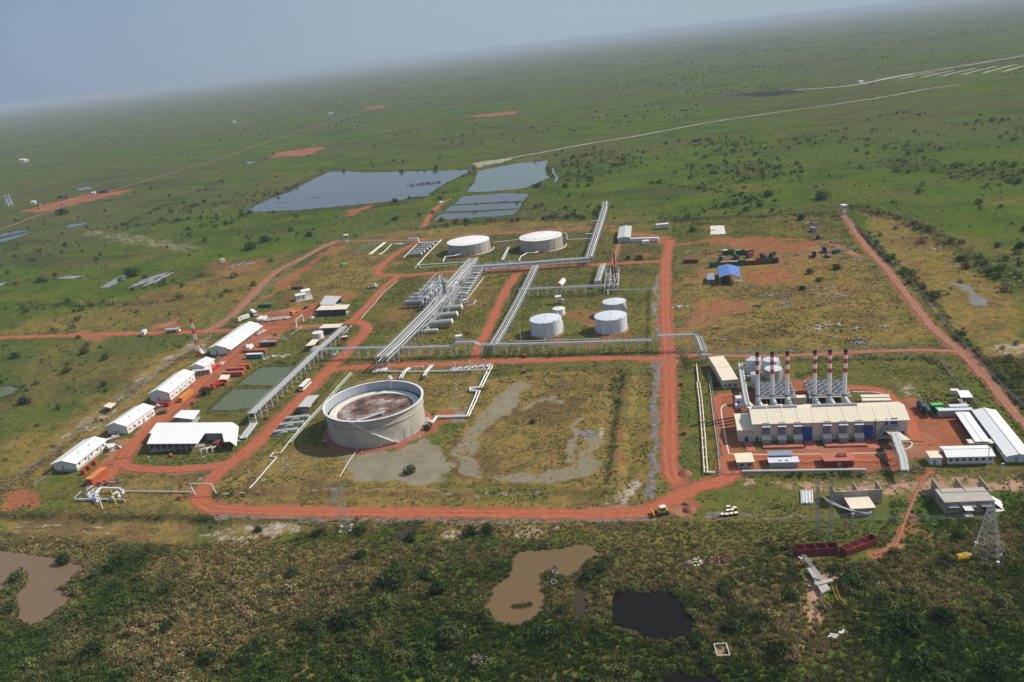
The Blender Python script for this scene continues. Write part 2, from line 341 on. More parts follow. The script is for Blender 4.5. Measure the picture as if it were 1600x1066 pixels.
PALE = [
 ([(540, 712), (600, 702), (665, 690), (703, 700), (700, 757), (660, 757), (600, 748), (548, 738)], 6, .9, 'mud'),
 ([(765, 640), (778, 620), (795, 612), (812, 624), (800, 648), (770, 650)], 2, 1.0, 'mud'),
 ([(690, 640), (715, 632), (735, 645), (725, 665), (690, 660)], 3, .8, 'mud'),
 ([(1150, 752), (1600, 750), (1600, 768), (1450, 770), (1300, 765), (1160, 762)], 4, .65, 'pink'),
 ([(1232, 880), (1262, 878), (1310, 895), (1330, 912), (1305, 930), (1290, 960), (1270, 985), (1250, 965), (1240, 930)], 4, .8, 'pink'),
 ([(940, 780), (985, 765), (1000, 755), (1003, 780), (960, 790)], 3, .7, 'pale'),
 ([(330, 822), (480, 808), (500, 835), (430, 840), (360, 845), (290, 840)], 4, .55, 'pale'),
 ([(700, 828), (745, 822), (760, 832), (690, 845)], 4, .6, 'pale'),
 ([(805, 826), (870, 822), (868, 832), (810, 836)], 3, .6, 'pale'),
 ([(690, 640), (720, 570), (760, 560), (745, 640)], 5, 0.25, 'pale'),
 ([(70, 690), (110, 672), (140, 650), (200, 600), (260, 560), (310, 530), (312, 542), (250, 580), (180, 640), (120, 688)], 4, .5, 'pale'),
 ([(200, 755), (300, 742), (330, 745), (250, 770), (190, 770)], 5, 0.2, 'pale'),
 ([(1496, 445), (1520, 447), (1545, 478), (1515, 475)], 3, .9, 'grey'),
 ([(1380, 590), (1430, 600), (1440, 625), (1410, 622)], 5, .5, 'pale'),
 ([(1540, 545), (1600, 540), (1600, 555), (1560, 552)], 4, .6, 'pale'),
 ([(830, 640), (900, 632), (935, 640), (890, 655)], 6, .25, 'grey'),
 ([(900, 675), (925, 672), (930, 685), (905, 690)], 4, .7, 'grey'),
 ([(385, 730), (470, 700), (520, 715), (440, 755), (360, 765)], 6, .3, 'pale'),
 ([(1262, 118), (1600, 108), (1600, 128), (1350, 130)], 30, .38, 'grey'),
 ([(1115, 149), (1230, 141), (1260, 144), (1200, 152)], 14, .8, 'dark'),
 ([(112, 358), (150, 360), (250, 372), (330, 390), (320, 396), (230, 385), (150, 372)], 9, .42, 'pale'),
 ([(255, 870), (320, 865), (330, 905), (300, 930), (280, 900)], 6, .35, 'pale'),
 ([(262, 1010), (300, 1000), (300, 1025), (275, 1032)], 3, .5, 'pale'),
 ([(735, 255), (800, 246), (800, 250), (745, 262)], 5, .8, 'pale'),
]
DRY = [
 ([(0, 690), (100, 668), (230, 570), (330, 520), (330, 545), (200, 660), (80, 740), (0, 790)], 8, .6),
 ([(0, 835), (330, 830), (520, 835), (900, 832), (1040, 820), (1040, 812), (340, 815), (0, 800)], 5, .8),
 ([(760, 590), (965, 580), (950, 755), (715, 757), (700, 700), (735, 650)], 3, 1),
 ([(0, 800), (330, 812), (300, 850), (140, 845), (0, 838)], 4, .8),
 ([(170, 745), (330, 742), (400, 770), (300, 795), (100, 790)], 5, .6),
 ([(400, 700), (520, 700), (720, 765), (1000, 800), (340, 790), (350, 765)], 6, .6),
 ([(1345, 330), (1400, 340), (1600, 480), (1600, 560), (1540, 560), (1440, 460)], 6, .6),
 ([(1050, 430), (1310, 380), (1460, 520), (1400, 545), (1060, 550)], 10, .55),
 ([(520, 385), (640, 400), (590, 440), (500, 500), (450, 470)], 6, .55),
 ([(440, 400), (200, 470), (0, 520), (330, 520), (440, 430)], 15, .4),
 ([(800, 345), (960, 350), (960, 362), (700, 368), (560, 378), (620, 365)], 6, .6),
 ([(990, 590), (1025, 590), (1025, 790), (960, 790), (965, 600)], 5, .4),
 ([(660, 430), (730, 420), (800, 430), (760, 470), (730, 500)], 5, .4),
 ([(250, 860), (560, 850), (560, 1000), (250, 1066), (200, 960)], 14, .55),
 ([(560, 600), (600, 585), (760, 580), (740, 640), (690, 660), (660, 620)], 5, .6),
 ([(880, 830), (1250, 840), (1300, 920), (1250, 1000), (1120, 980), (1000, 900)], 14, .3),
]
LUSH = [
 ([(1245, 562), (1450, 560), (1520, 610), (1480, 620), (1380, 600), (1245, 590)], 4, 1),
 ([(1050, 580), (1115, 590), (1115, 740), (1055, 735)], 4, .7),
 ([(800, 450), (1020, 450), (1020, 545), (770, 545)], 4, .7),
 ([(835, 420), (925, 420), (925, 448), (815, 450)], 3, .5),
 ([(600, 520), (740, 500), (720, 545), (590, 548)], 4, .5),
 ([(1110, 765), (1260, 765), (1260, 815), (1100, 800)], 4, .6),
 ([(1260, 770), (1600, 770), (1600, 860), (1260, 860)], 6, .6),
 ([(640, 350), (560, 385), (545, 330), (620, 330)], 8, .3),
 ([(410, 525), (480, 515), (480, 560), (420, 560)], 4, .5),
 ([(1200, 220), (1600, 210), (1600, 440), (1450, 330)], 40, .6),
 ([(720, 372), (640, 420), (700, 405), (700, 380)], 3, .7),
]
PALE.append(([(945, 600), (952, 600), (938, 690), (930, 720), (926, 700)], 2, .55, 'pale')); DIRT.append(([(972, 590), (980, 590), (966, 750), (958, 752)], 2, .55)); DIRT.append(([(345, 768), (650, 772), (960, 764), (960, 770), (650, 779), (345, 776)], 2, .4))
ROCK = [  # grey stone strips along the fences: polyline, half width, strength
 ([(1027, 566), (1026, 620), (1025, 700), (1020, 775)], 2.4, .9),
 ([(1026, 430), (1027, 480), (1027, 530)], 2.0, .8),
 ([(345, 808), (500, 812), (700, 814), (900, 814), (1020, 812)], 1.3, .8),
 ([(1060, 552), (1150, 552), (1300, 547), (1400, 545)], 1.6, .7),
 ([(0, 765), (60, 722), (120, 675), (180, 625), (240, 582), (300, 545), (330, 525)], 2.2, .6),
 ([(1110, 808), (1200, 809), (1260, 806)], 1.0, .7),
 ([(330, 520), (385, 478), (440, 435), (490, 402), (520, 390)], 1.6, .5),
 ([(548, 442), (575, 425), (600, 405), (625, 388)], 1.2, .6),
 ([(300, 790), (313, 770), (335, 745)], 1.0, .8),
]
BRUSH = [  # dark tall vegetation strips
 ([(0, 805), (150, 808), (330, 812)], 2.5, .8), ([(0, 845), (120, 850), (250, 860)], 5, .7),
 ([(1320, 340), (1370, 385), (1430, 440), (1480, 500), (1520, 550), (1580, 610), (1620, 650)], 3.0, .9),
 ([(0, 770), (80, 715), (200, 618), (300, 550)], 2.5, .5),
 ([(970, 590), (962, 650), (955, 700), (950, 755)], 2.0, .3), ([(830, 590), (900, 585), (970, 582)], 1.6, .3),
 ([(500, 572), (600, 561), (750, 558), (900, 556), (1030, 552)], 1.5, .35),
 ([(340, 818), (600, 822), (800, 826), (1000, 824)], 4, .4),
 ([(960, 352), (1100, 342), (1310, 334)], 5, .6), ([(640, 358), (800, 345), (930, 338)], 7, .5),
 ([(1340, 325), (1450, 360), (1560, 430), (1600, 450)], 7, .6),
 ([(1150, 741), (1300, 741), (1440, 738)], 2.5, .7), ([(1115, 600), (1126, 690), (1130, 735)], 1.4, .5),
 ([(1240, 562), (1350, 562), (1455, 560)], 1.5, .6), ([(1455, 560), (1490, 590), (1525, 640), (1600, 705)], 2.5, .7),
 ([(0, 218), (100, 200), (170, 188), (250, 170), (380, 155)], 22, .8), ([(0, 240), (100, 220), (165, 200), (250, 192)], 18, .6),
 ([(190, 352), (250, 325), (320, 295), (360, 275)], 5, .7), ([(370, 335), (275, 345), (200, 353)], 5, .7),
 ([(400, 235), (550, 225), (650, 220), (800, 210)], 7, .5), ([(100, 297), (300, 289), (450, 278), (515, 268)], 6, .4),
 ([(870, 132), (1000, 132), (1100, 134), (1170, 131)], 10, .8), ([(1000, 212), (1100, 209), (1200, 203), (1350, 190), (1600, 171)], 6, .9),
 ([(1000, 284), (1100, 295), (1180, 310)], 5, .6), ([(30, 475), (150, 478), (280, 470), (400, 450)], 5, .4),
 ([(700, 215), (760, 212), (860, 195), (900, 200)], 9, .3), ([(380, 336), (540, 330), (600, 322), (640, 318)], 4, .8),
 ([(510, 268), (480, 280), (430, 310), (380, 332)], 6, .8), ([(520, 266), (640, 268), (740, 265)], 6, .8),
 ([(600, 275), (580, 230), (700, 205)], 4, .2), ([(1400, 255), (1500, 268), (1600, 275)], 30, .5),
]
RIDGES = [ # earth bunds: polyline, half width m, height m
 ([(985, 585), (975, 650), (968, 700), (960, 760)], 5.0, 1.5), ([(340, 770), (500, 768), (700, 770), (960, 766)], 4.0, 1.3),
 ([(740, 583), (860, 578), (985, 578)], 4.0, 1.2), ([(700, 452), (560, 600)], 0.1, 0),
 ([(540, 580), (480, 650), (420, 712), (350, 768)], 3.0, .8), ([(790, 550), (900, 548), (1015, 545)], 3, 1.0), ([(1015, 545), (1018, 450)], 3, 1.0),
 ([(800, 452), (900, 456), (1015, 450)], 3, .9), ([(720, 345), (800, 338), (880, 332)], 5, 1.5), ([(640, 440), (560, 520)], 0.1, 0),
 ([(380, 338), (540, 332), (640, 320), (690, 300)], 6, 2), ([(380, 332), (500, 275), (520, 264), (740, 262)], 6, 2),
 ([(0, 806), (330, 812)], 3.0, 1.0), ([(690, 345), (650, 365)], 3, .5),
 ([(395, 642), (330, 645), (372, 598), (410, 568), (470, 568)], 2, .6),
]
WATER = {
 'large_lake': ([(379, 332), (410, 316), (460, 295), (500, 275), (515, 269), (545, 268), (572, 270), (635, 268), (742, 265), (705, 282), (670, 302), (675, 307), (652, 307), (620, 314), (560, 320), (460, 329)], 'lake', 1.5),
 'upper_lake': ([(747, 267), (810, 255), (856, 251), (852, 268), (858, 278), (822, 294), (795, 297), (759, 300), (729, 300), (741, 285)], 'lake2', 1.2),
 'strip_pond': ([(709, 320), (722, 307), (790, 302), (827, 303), (819, 314), (760, 317)], 'lake', .8),
 'strip_pond_middle': ([(694, 331), (703, 322), (760, 319), (817, 317), (811, 326), (750, 329)], 'lake', .8),
 'strip_pond_near': ([(676, 344), (691, 334), (760, 331), (812, 327), (800, 337), (740, 341)], 'lake', .8),
 'channel_pond': ([(862, 263), (866, 262), (868, 272), (873, 277), (870, 285), (866, 284), (868, 277), (863, 272)], 'lake2', .8),
 'settling_pond': ([(408, 574), (456, 573.5), (447, 588), (430, 602), (371, 602)], 'pond', .5),
 'settling_pond_near': ([(364, 609), (426, 608), (414, 622), (395, 637), (368, 641), (329, 642), (345, 625)], 'pond', .5),
 'muddy_pond': ([(816, 862), (845, 860), (880, 857), (908, 851), (926, 854), (935, 866), (917, 876), (905, 891), (886, 902), (871, 897), (866, 884), (847, 896), (844, 915), (852, 936), (847, 954), (830, 969), (806, 977), (773, 972), (769, 960), (754, 951), (767, 936), (769, 920), (797, 900), (801, 885), (800, 875)], 'brown', .5),
 'muddy_pond_left': ([(-60, 862), (0, 861), (19, 861), (53, 867), (94, 873), (132, 883), (106, 909), (90, 919), (113, 934), (88, 953), (62, 972), (47, 977), (28, 970), (31, 953), (25, 931), (44, 910), (41, 893), (30, 887), (12, 912), (0, 925), (-60, 940)], 'brown2', .5),
 'narrow_pond': ([(901, 918), (918, 921), (916, 963), (895, 961)], 'darkbrown', .4),
 'dark_pond': ([(961, 925), (980, 924), (1010, 927), (1043, 924), (1065, 940), (1083, 970), (1079, 990), (1045, 1000), (1008, 998), (988, 984), (960, 977), (956, 948)], 'black', .5),
 'dark_pond_near': ([(1040, 1054), (1058, 1048), (1075, 1056), (1112, 1057), (1130, 1066), (1150, 1085), (1080, 1110), (1030, 1090)], 'black', .5),
 'green_pond': ([(-40, 608), (0, 605), (14, 604), (30, 607), (20, 615), (0, 621), (-40, 628)], 'pond', .6),
 'reed_pool': ([(-60, 378), (0, 374), (30, 367), (56, 361), (30, 371), (0, 380), (-60, 386)], 'lake', 1.5),
 'reed_pool_far': ([(-60, 372), (0, 366), (25, 361), (50, 360), (20, 366), (-10, 372)], 'lake', 1.5),
 'marsh_pool': ([(101, 356), (108, 351), (137, 348), (130, 352), (105, 357)], 'lake', 1.5),
 'borrow_pit': ([(155, 450), (185, 433), (215, 427), (198, 435), (170, 449)], 'grey', .8),
 'borrow_pit_middle': ([(196, 452), (225, 436), (268, 423), (240, 439)], 'grey', .8),
 'borrow_pit_right': ([(220, 449), (250, 432), (276, 424), (248, 440)], 'grey', .8),
 'shallow_pool': ([(84, 435), (110, 431), (135, 431), (112, 436)], 'grey', .8),
 'edge_pool': ([(-40, 444), (0, 443), (12, 440), (5, 446), (-40, 450)], 'grey', .8),
 'far_pool': ([(118, 296), (135, 292), (148, 295), (125, 298)], 'lake', 3),
 'far_pool_small': ([(383, 255), (392, 252), (400, 253), (390, 257)], 'lake', 3),
 'far_pool_pale': ([(510, 177), (520, 175), (524, 177), (512, 179)], 'lake', 5),
 'swamp_pool': ([(620, 836), (635, 822), (650, 822), (640, 836), (628, 845)], 'darkbrown', .4),
 'ditch_pool': ([(505, 900), (530, 888), (552, 878), (545, 890), (515, 905)], 'darkbrown', .5),
}
allw = {k: G2(v[0]) for k, v in WATER.items()}

# ------------------------------------------------------------------ ground mesh: one sheet to the horizon
az = np.radians(np.concatenate([np.linspace(-180, -60, 13)[:-1], np.linspace(-60, -42, 60)[:-1], np.linspace(-42, 44, 1080), np.linspace(44, 60, 50)[1:], np.linspace(60, 180, 13)[1:-1]]))
inv = np.linspace(1 / 158.0, 1 / 12000.0, 790)
rad = np.concatenate([[50, 100, 140], 1 / inv, [16000, 22000, 32000, 48000, 70000]])
AZ, RD = np.meshgrid(az, rad)
X = (RD * np.sin(AZ)).ravel(); Y = (RD * np.cos(AZ)).ravel()
D = np.hypot(X, Y)
wx = X + (fbm(X / 9, Y / 9, 3, 3) - .5) * 7; wy = Y + (fbm(X / 9, Y / 9, 11, 3) - .5) * 7
fine = fbm(X / 2.6, Y / 2.6, 21, 3)
mid = fbm(X / 14, Y / 14, 31, 4)
def area(plist, softmul=1.0, nz=1.0):
    out = np.zeros_like(X)
    for it in plist:
        pts = np.array(G2(it[0])); soft = it[1] * 1.0; st = it[2]
        pad = soft * 3 + 10
        sel = (X > pts[:, 0].min() - pad) & (X < pts[:, 0].max() + pad) & (Y > pts[:, 1].min() - pad) & (Y < pts[:, 1].max() + pad)
        if not sel.any(): continue
        sd = polysd(wx[sel], wy[sel], [tuple(p) for p in pts])
        m = sstep(-soft, soft, sd + (mid[sel] - .5) * soft * 4 * nz) * st
        out[sel] = np.maximum(out[sel], m)
    return out
def lines(llist, useW=False):
    out = np.zeros_like(X)
    for it in llist:
        pts = smooth_line(G2(it[0]), 4); hw = it[1]; st = it[2]
        P = np.array([tuple(p) for p in pts]); pad = hw * 3 + 8
        sel = (X > P[:, 0].min() - pad) & (X < P[:, 0].max() + pad) & (Y > P[:, 1].min() - pad) & (Y < P[:, 1].max() + pad)
        if not sel.any(): continue
        d = np.full(sel.sum(), 1e9)
        for a, b in zip(P[:-1], P[1:]): d = np.minimum(d, segdist(wx[sel], wy[sel], a[0], a[1], b[0], b[1]))
        m = sstep(hw * 1.4, hw * .5, d + (mid[sel] - .5) * hw * 2) * st
        out[sel] = np.maximum(out[sel], m)
    return out
def dline(pts_px, sel_pad):
    pts = smooth_line(G2(pts_px), 4); P = np.array([tuple(p) for p in pts])
    sel = (X > P[:, 0].min() - sel_pad) & (X < P[:, 0].max() + sel_pad) & (Y > P[:, 1].min() - sel_pad) & (Y < P[:, 1].max() + sel_pad)
    d = np.full(sel.sum(), 1e9)
    for a, b in zip(P[:-1], P[1:]): d = np.minimum(d, segdist(X[sel], Y[sel], a[0], a[1], b[0], b[1]))
    return sel, d
dirt = area(DIRT)
near_road = np.full_like(X, 99.0)
for nm, (pts, wdt) in ROADS.items():
    sel, d = dline(pts, 14); near_road[sel] = np.minimum(near_road[sel], d - wdt / 2)
dirt = np.maximum(dirt, sstep(2.6, -0.6, near_road + (fine - .5) * 4 + (mid - .5) * 4) * .9)
mud = area([a[:3] for a in PALE if a[3] == 'mud'])
for ln, hw in (([(812, 606), (785, 628), (750, 668), (733, 700), (731, 722), (752, 742), (800, 748), (860, 747), (905, 738), (922, 715), (925, 690)], 4.0), ([(880, 628), (850, 625), (820, 640)], 2.0), ([(905, 655), (890, 690), (893, 720)], 1.6)):
    mud = np.maximum(mud, lines([(ln, hw * 1.25, .62)]))
pink = area([a[:3] for a in PALE if a[3] == 'pink']); pale = area([a[:3] for a in PALE if a[3] == 'pale'])
greyd = area([a[:3] for a in PALE if a[3] in ('grey', 'dark')])
dark2 = area([a[:3] for a in PALE if a[3] == 'dark'])
dry = area(DRY); lush = area(LUSH); rock = lines(ROCK); brush = lines(BRUSH)
for tr in ([(1100, 500), (1150, 480), (1205, 455), (1222, 450)], [(1120, 505), (1170, 480), (1232, 452)], [(1170, 460), (1180, 452)], [(1340, 333), (1400, 362), (1450, 385), (1500, 418), (1560, 455), (1600, 470)],
           [(1390, 325), (1450, 352), (1500, 382), (1560, 420), (1610, 455)], [(0, 828), (120, 832), (250, 838)], [(430, 770), (600, 773), (800, 772), (960, 764)], [(0, 822), (180, 824), (300, 828)], [(985, 770), (955, 775), (950, 600)]):
    pale = np.maximum(pale, lines([(tr, .7, .42)]))
wsd = np.full_like(X, -50.0)
for k, pts in allw.items():
    P = np.array(pts); sel = (X > P[:, 0].min() - 14) & (X < P[:, 0].max() + 14) & (Y > P[:, 1].min() - 14) & (Y < P[:, 1].max() + 14)
    if sel.any(): wsd[sel] = np.maximum(wsd[sel], polysd(X[sel], Y[sel], pts))
ridge = np.zeros_like(X)
for pts, hw, hh in RIDGES:
    if hh <= 0: continue
    sel, d = dline(pts, hw * 2 + 4); ridge[sel] = np.maximum(ridge[sel], hh * sstep(hw, hw * .15, d + (fine[sel] - .5)))
# where the compound is: inside things are flatter
comp = G2([(285, 800), (1060, 812), (1270, 812), (1600, 735), (1600, 690), (1310, 330), (540, 375), (330, 520), (60, 735), (60, 790)])
insd = polysd(X, Y, comp); inside = sstep(-8, 4, insd)
patch = fbm(X / 60, Y / 60, 51, 4); big = fbm(X / 420, Y / 420, 61, 4)
hum = np.clip(fine * .6 + fbm(X / 5.5, Y / 5.5, 71, 3) * .9 - .45, 0, 1)
Z = hum * np.where(inside > .5, .25, .9) * np.clip(1 - dirt * .9 - rock * .2, .05, 1) + brush * (.5 + fine) * .8 + rock * fine * .5
Z = Z * np.clip(D, 0, 700) / 500 * sstep(1400, 700, D) + ridge
flat = sstep(3.2, .6, near_road); Z = Z * (1 - flat)
flatw = sstep(-3.5, -.4, wsd); Z = Z * (1 - flatw) - .5 * sstep(-.4, 1.2, wsd)
EXCLUDE = []        # pads that stay level (filled by building footprints)
def levels(pts_px, pad=1.5):
    EXCLUDE.append((G2(pts_px), pad))
levels([(95, 742), (125, 742), (250, 640), (310, 590), (408, 515), (385, 500), (330, 545), (95, 715)])
levels([(225, 705), (320, 705), (372, 690), (372, 655), (270, 640), (225, 660)]); levels([(1115, 615), (1160, 560), (1240, 560), (1240, 600), (1420, 610), (1440, 700), (1150, 745)])
levels([(1440, 645), (1510, 630), (1600, 715), (1600, 730), (1440, 730)]); levels([(1295, 750), (1385, 750), (1385, 812), (1295, 812)]); levels([(1455, 750), (1560, 750), (1560, 808), (1465, 808)])
levels([(455, 445), (550, 455), (550, 495), (490, 492), (455, 475)]); levels([(1095, 410), (1165, 410), (1165, 445), (1095, 445)]); levels([(1060, 385), (1215, 385), (1215, 420), (1060, 420)])
levels([(960, 350), (1050, 346), (1050, 384), (960, 384)]); levels([(345, 560), (400, 545), (440, 525), (440, 545), (395, 570), (370, 595), (330, 610), (325, 590)])
for pts, pad in EXCLUDE:
    sd = polysd(X, Y, pts); Z = Z * sstep(pad, -pad * 2, sd)
for (cx, cy, rp) in [(591, 668, 78), (733.5, 392.5, 36), (846.5, 387, 36), (854.5, 520, 27), (955.5, 515, 27), (961, 491, 20), (874, 491, 11), (498, 529, 10)]:
    c = G(cx, cy); rr = rp * SC(cx, cy); d = np.hypot(X - c.x, Y - c.y); Z = Z * sstep(rr + 1, rr + 6, d)
Z = Z * sstep(0, 30, D - 60)
dryness = np.clip(dry + inside * .18 + (D < 900) * .12 + sstep(.55, .8, patch) * .25, 0, 1)
nC = len(az); nR = len(rad)
idx = np.arange(nC * nR).reshape(nR, nC)
a = idx[:-1, :]; b = np.roll(idx, -1, axis=1)[:-1, :]; c = np.roll(idx, -1, axis=1)[1:, :]; d_ = idx[1:, :]
quads = np.stack([a, b, c, d_], -1).reshape(-1, 4)[:, ::-1]
nq = len(quads)
gm = bpy.data.meshes.new('ground')
gm.vertices.add(nC * nR + 1)
co = np.zeros((nC * nR + 1, 3), np.float32); co[:-1, 0] = X; co[:-1, 1] = Y; co[:-1, 2] = Z
gm.vertices.foreach_set('co', co.ravel())
tri = np.stack([idx[0], np.roll(idx[0], -1), np.full(nC, nC * nR)], -1)[:, ::-1]
gm.loops.add(nq * 4 + nC * 3); gm.polygons.add(nq + nC)
gm.loops.foreach_set('vertex_index', np.concatenate([quads.ravel(), tri.ravel()]).astype(np.int32))
ls = np.concatenate([np.arange(nq) * 4, nq * 4 + np.arange(nC) * 3]).astype(np.int32)
gm.polygons.foreach_set('loop_start', ls)
gm.polygons.foreach_set('use_smooth', np.ones(nq + nC, bool))
gm.update(calc_edges=True); gm.validate()
def setcol(name, r, g, b_, a_):
    at = gm.attributes.new(name, 'FLOAT_COLOR', 'POINT'); arr = np.zeros((nC * nR + 1, 4), np.float32)
    for i, q in enumerate((r, g, b_, a_)): arr[:-1, i] = q
    at.data.foreach_set('color', arr.ravel())
setcol('soil', dirt, mud, pink, pale); setcol('plants', dryness, lush, brush, rock)
setcol('wet', sstep(-5, -.5, wsd), greyd, dark2, inside)
def ground_material():
    m = bpy.data.materials.new('ground_cover'); m.use_nodes = True; n = m.node_tree; L = n.links.new
    b = n.nodes['Principled BSDF']; b.inputs['Roughness'].default_value = 1; b.inputs['Specular IOR Level'].default_value = 0.0
    geo = n.nodes.new('ShaderNodeNewGeometry')
    def att(name):
        a = n.nodes.new('ShaderNodeAttribute'); a.attribute_name = name
        s = n.nodes.new('ShaderNodeSeparateColor'); L(a.outputs['Color'], s.inputs[0]); return s.outputs[0], s.outputs[1], s.outputs[2], a.outputs['Alpha']
    def noise(scale, det=6, rough=.6, dist=0, sc=(1, 1, 1)):
        mp = n.nodes.new('ShaderNodeMapping'); mp.inputs['Scale'].default_value = sc; L(geo.outputs['Position'], mp.inputs[0])
        t = n.nodes.new('ShaderNodeTexNoise'); t.inputs['Scale'].default_value = scale; t.inputs['Detail'].default_value = det
        t.inputs['Roughness'].default_value = rough; t.inputs['Distortion'].default_value = dist; L(mp.outputs[0], t.inputs['Vector']); return t.outputs[0]
    def mr(v, a0, a1, b0=0, b1=1):
        t = n.nodes.new('ShaderNodeMapRange'); t.interpolation_type = 'SMOOTHSTEP'
        for i, q in enumerate((a0, a1, b0, b1)): t.inputs[i + 1].default_value = q
        L(v, t.inputs[0]); return t.outputs[0]
    def mix(f, c1, c2):
        t = n.nodes.new('ShaderNodeMix'); t.data_type = 'RGBA'
        if isinstance(f, float): t.inputs[0].default_value = f
        else: L(f, t.inputs[0])
        for c, i in ((c1, 6), (c2, 7)):
            if isinstance(c, tuple): t.inputs[i].default_value = (*c, 1)
            else: L(c, t.inputs[i])
        return t.outputs[2]
    def mth(op, a_, b_=None):
        t = n.nodes.new('ShaderNodeMath'); t.operation = op; t.use_clamp = (op == 'ADD')
        for v, i in ((a_, 0), (b_, 1)):
            if v is None: continue
            if isinstance(v, (int, float)): t.inputs[i].default_value = v
            else: L(v, t.inputs[i])
        return t.outputs[0]
    dirt_, mud_, pink_, pale_ = att('soil'); dry_, lush_, brush_, rock_ = att('plants'); wet_, grey_, dk_, in_ = att('wet')
    nbig = noise(0.0022, 5, .6); nmed = noise(0.022, 6, .65); nsm = noise(0.14, 7, .75); nf = noise(0.42, 6, .8); nstk = noise(0.006, 7, .62, .6, (1, 2.2, 1))
    nb2 = noise(0.010, 8, .72, .3)
    g1 = mix(mr(nmed, .4, .6), (.052, .100, .011), (.090, .133, .013))
    g1 = mix(mr(nbig, .42, .58, 0, .8), g1, (.085, .095, .035))
    g1 = mix(mr(nstk, .50, .62, 0, .8), g1, (.048, .064, .024))
    g1 = mix(mr(nb2, .52, .62, 0, .65), g1, (.100, .084, .040))
    g1 = mix(mr(nb2, .46, .38, 0, .5), g1, (.045, .070, .020))
    g1 = mix(mth('MULTIPLY', lush_, .75), g1, mix(mr(nsm, .35, .65), (.052, .110, .018), (.085, .125, .024)))
    dryc = mix(mr(nsm, .4, .6), (.275, .180, .056), (.165, .130, .038))
    dryc = mix(mr(nmed, .48, .62, 0, .7), dryc, (.120, .070, .040))
    dfac = mth('ADD', mth('MULTIPLY', dry_, 1.25), mth('MULTIPLY', mth('SUBTRACT', nmed, .5), 1.3))
    dfac = mth('MULTIPLY', dfac, mr(dry_, 0.05, .3))
    c_ = mix(dfac, g1, dryc)
    c_ = mix(mth('MULTIPLY', mr(nf, .50, .64), .65), c_, (.028, .036, .013))
    c_ = mix(mth('MULTIPLY', mr(nf, .48, .36), .45), c_, (.170, .150, .070))
    c_ = mix(mth('MULTIPLY', mr(nsm, .52, .66), .45), c_, (.040, .055, .018))
    c_ = mix(mth('MULTIPLY', mr(nsm, .46, .34), .35), c_, (.140, .115, .060))
    c_ = mix(mth('MULTIPLY', brush_, mr(nsm, .25, .55)), c_, mix(mr(nf, .3, .7), (.022, .034, .013), (.075, .066, .034)))
    pk = mix(mr(nf, .3, .7), (.46, .27, .20), (.35, .20, .14)); pl = mix(mr(nf, .3, .7), (.50, .42, .34), (.30, .25, .18))
    dr = mix(mr(nsm, .4, .6), (.360, .115, .058), (.260, .100, .055)); dr = mix(mr(nf, .5, .62, 0, .7), dr, (.16, .09, .05)); dr = mix(mr(nmed, .5, .65, 0, .6), dr, (.36, .20, .13))
    md = mix(mr(nsm, .3, .7), (.265, .235, .165), (.19, .165, .11)); rk = mix(mr(nf, .35, .65), (.25, .21, .20), (.09, .085, .06))
    def lay(c, f, col, lo=.35, hi=.6, amp=.9):
        ff = mth('ADD', f, mth('MULTIPLY', mth('SUBTRACT', nf, .5), amp)); ff = mth('ADD', ff, mth('MULTIPLY', mth('SUBTRACT', nsm, .5), amp))
        return mix(mth('MULTIPLY', mr(ff, lo, hi), mr(f, .02, .12)), c, col)
    c_ = lay(c_, pale_, pl, .4, .72, 2.4); c_ = lay(c_, mud_, md, .42, .62, 1.6); c_ = lay(c_, pink_, pk, .4, .72, 2.4)
    c_ = lay(c_, rock_, rk, .4, .7, 1.2); c_ = lay(c_, dirt_, dr, .40, .66, 2.4)
    c_ = lay(c_, grey_, (.20, .19, .19), .4, .7, .9); c_ = lay(c_, dk_, (.035, .032, .033), .35, .6, 1.2)
    c_ = mix(mth('MULTIPLY', wet_, .6), c_, (.040, .042, .020))
    L(c_, b.inputs['Base Color'])
    bp = n.nodes.new('ShaderNodeBump'); bp.inputs['Strength'].default_value = 1.0; bp.inputs['Distance'].default_value = 1.6
    L(mth('ADD', nf, mth('MULTIPLY', nsm, 1.5)), bp.inputs['Height']); L(bp.outputs[0], b.inputs['Normal'])
    return m
gm.materials.append(ground_material())
structure(put('ground', gm))

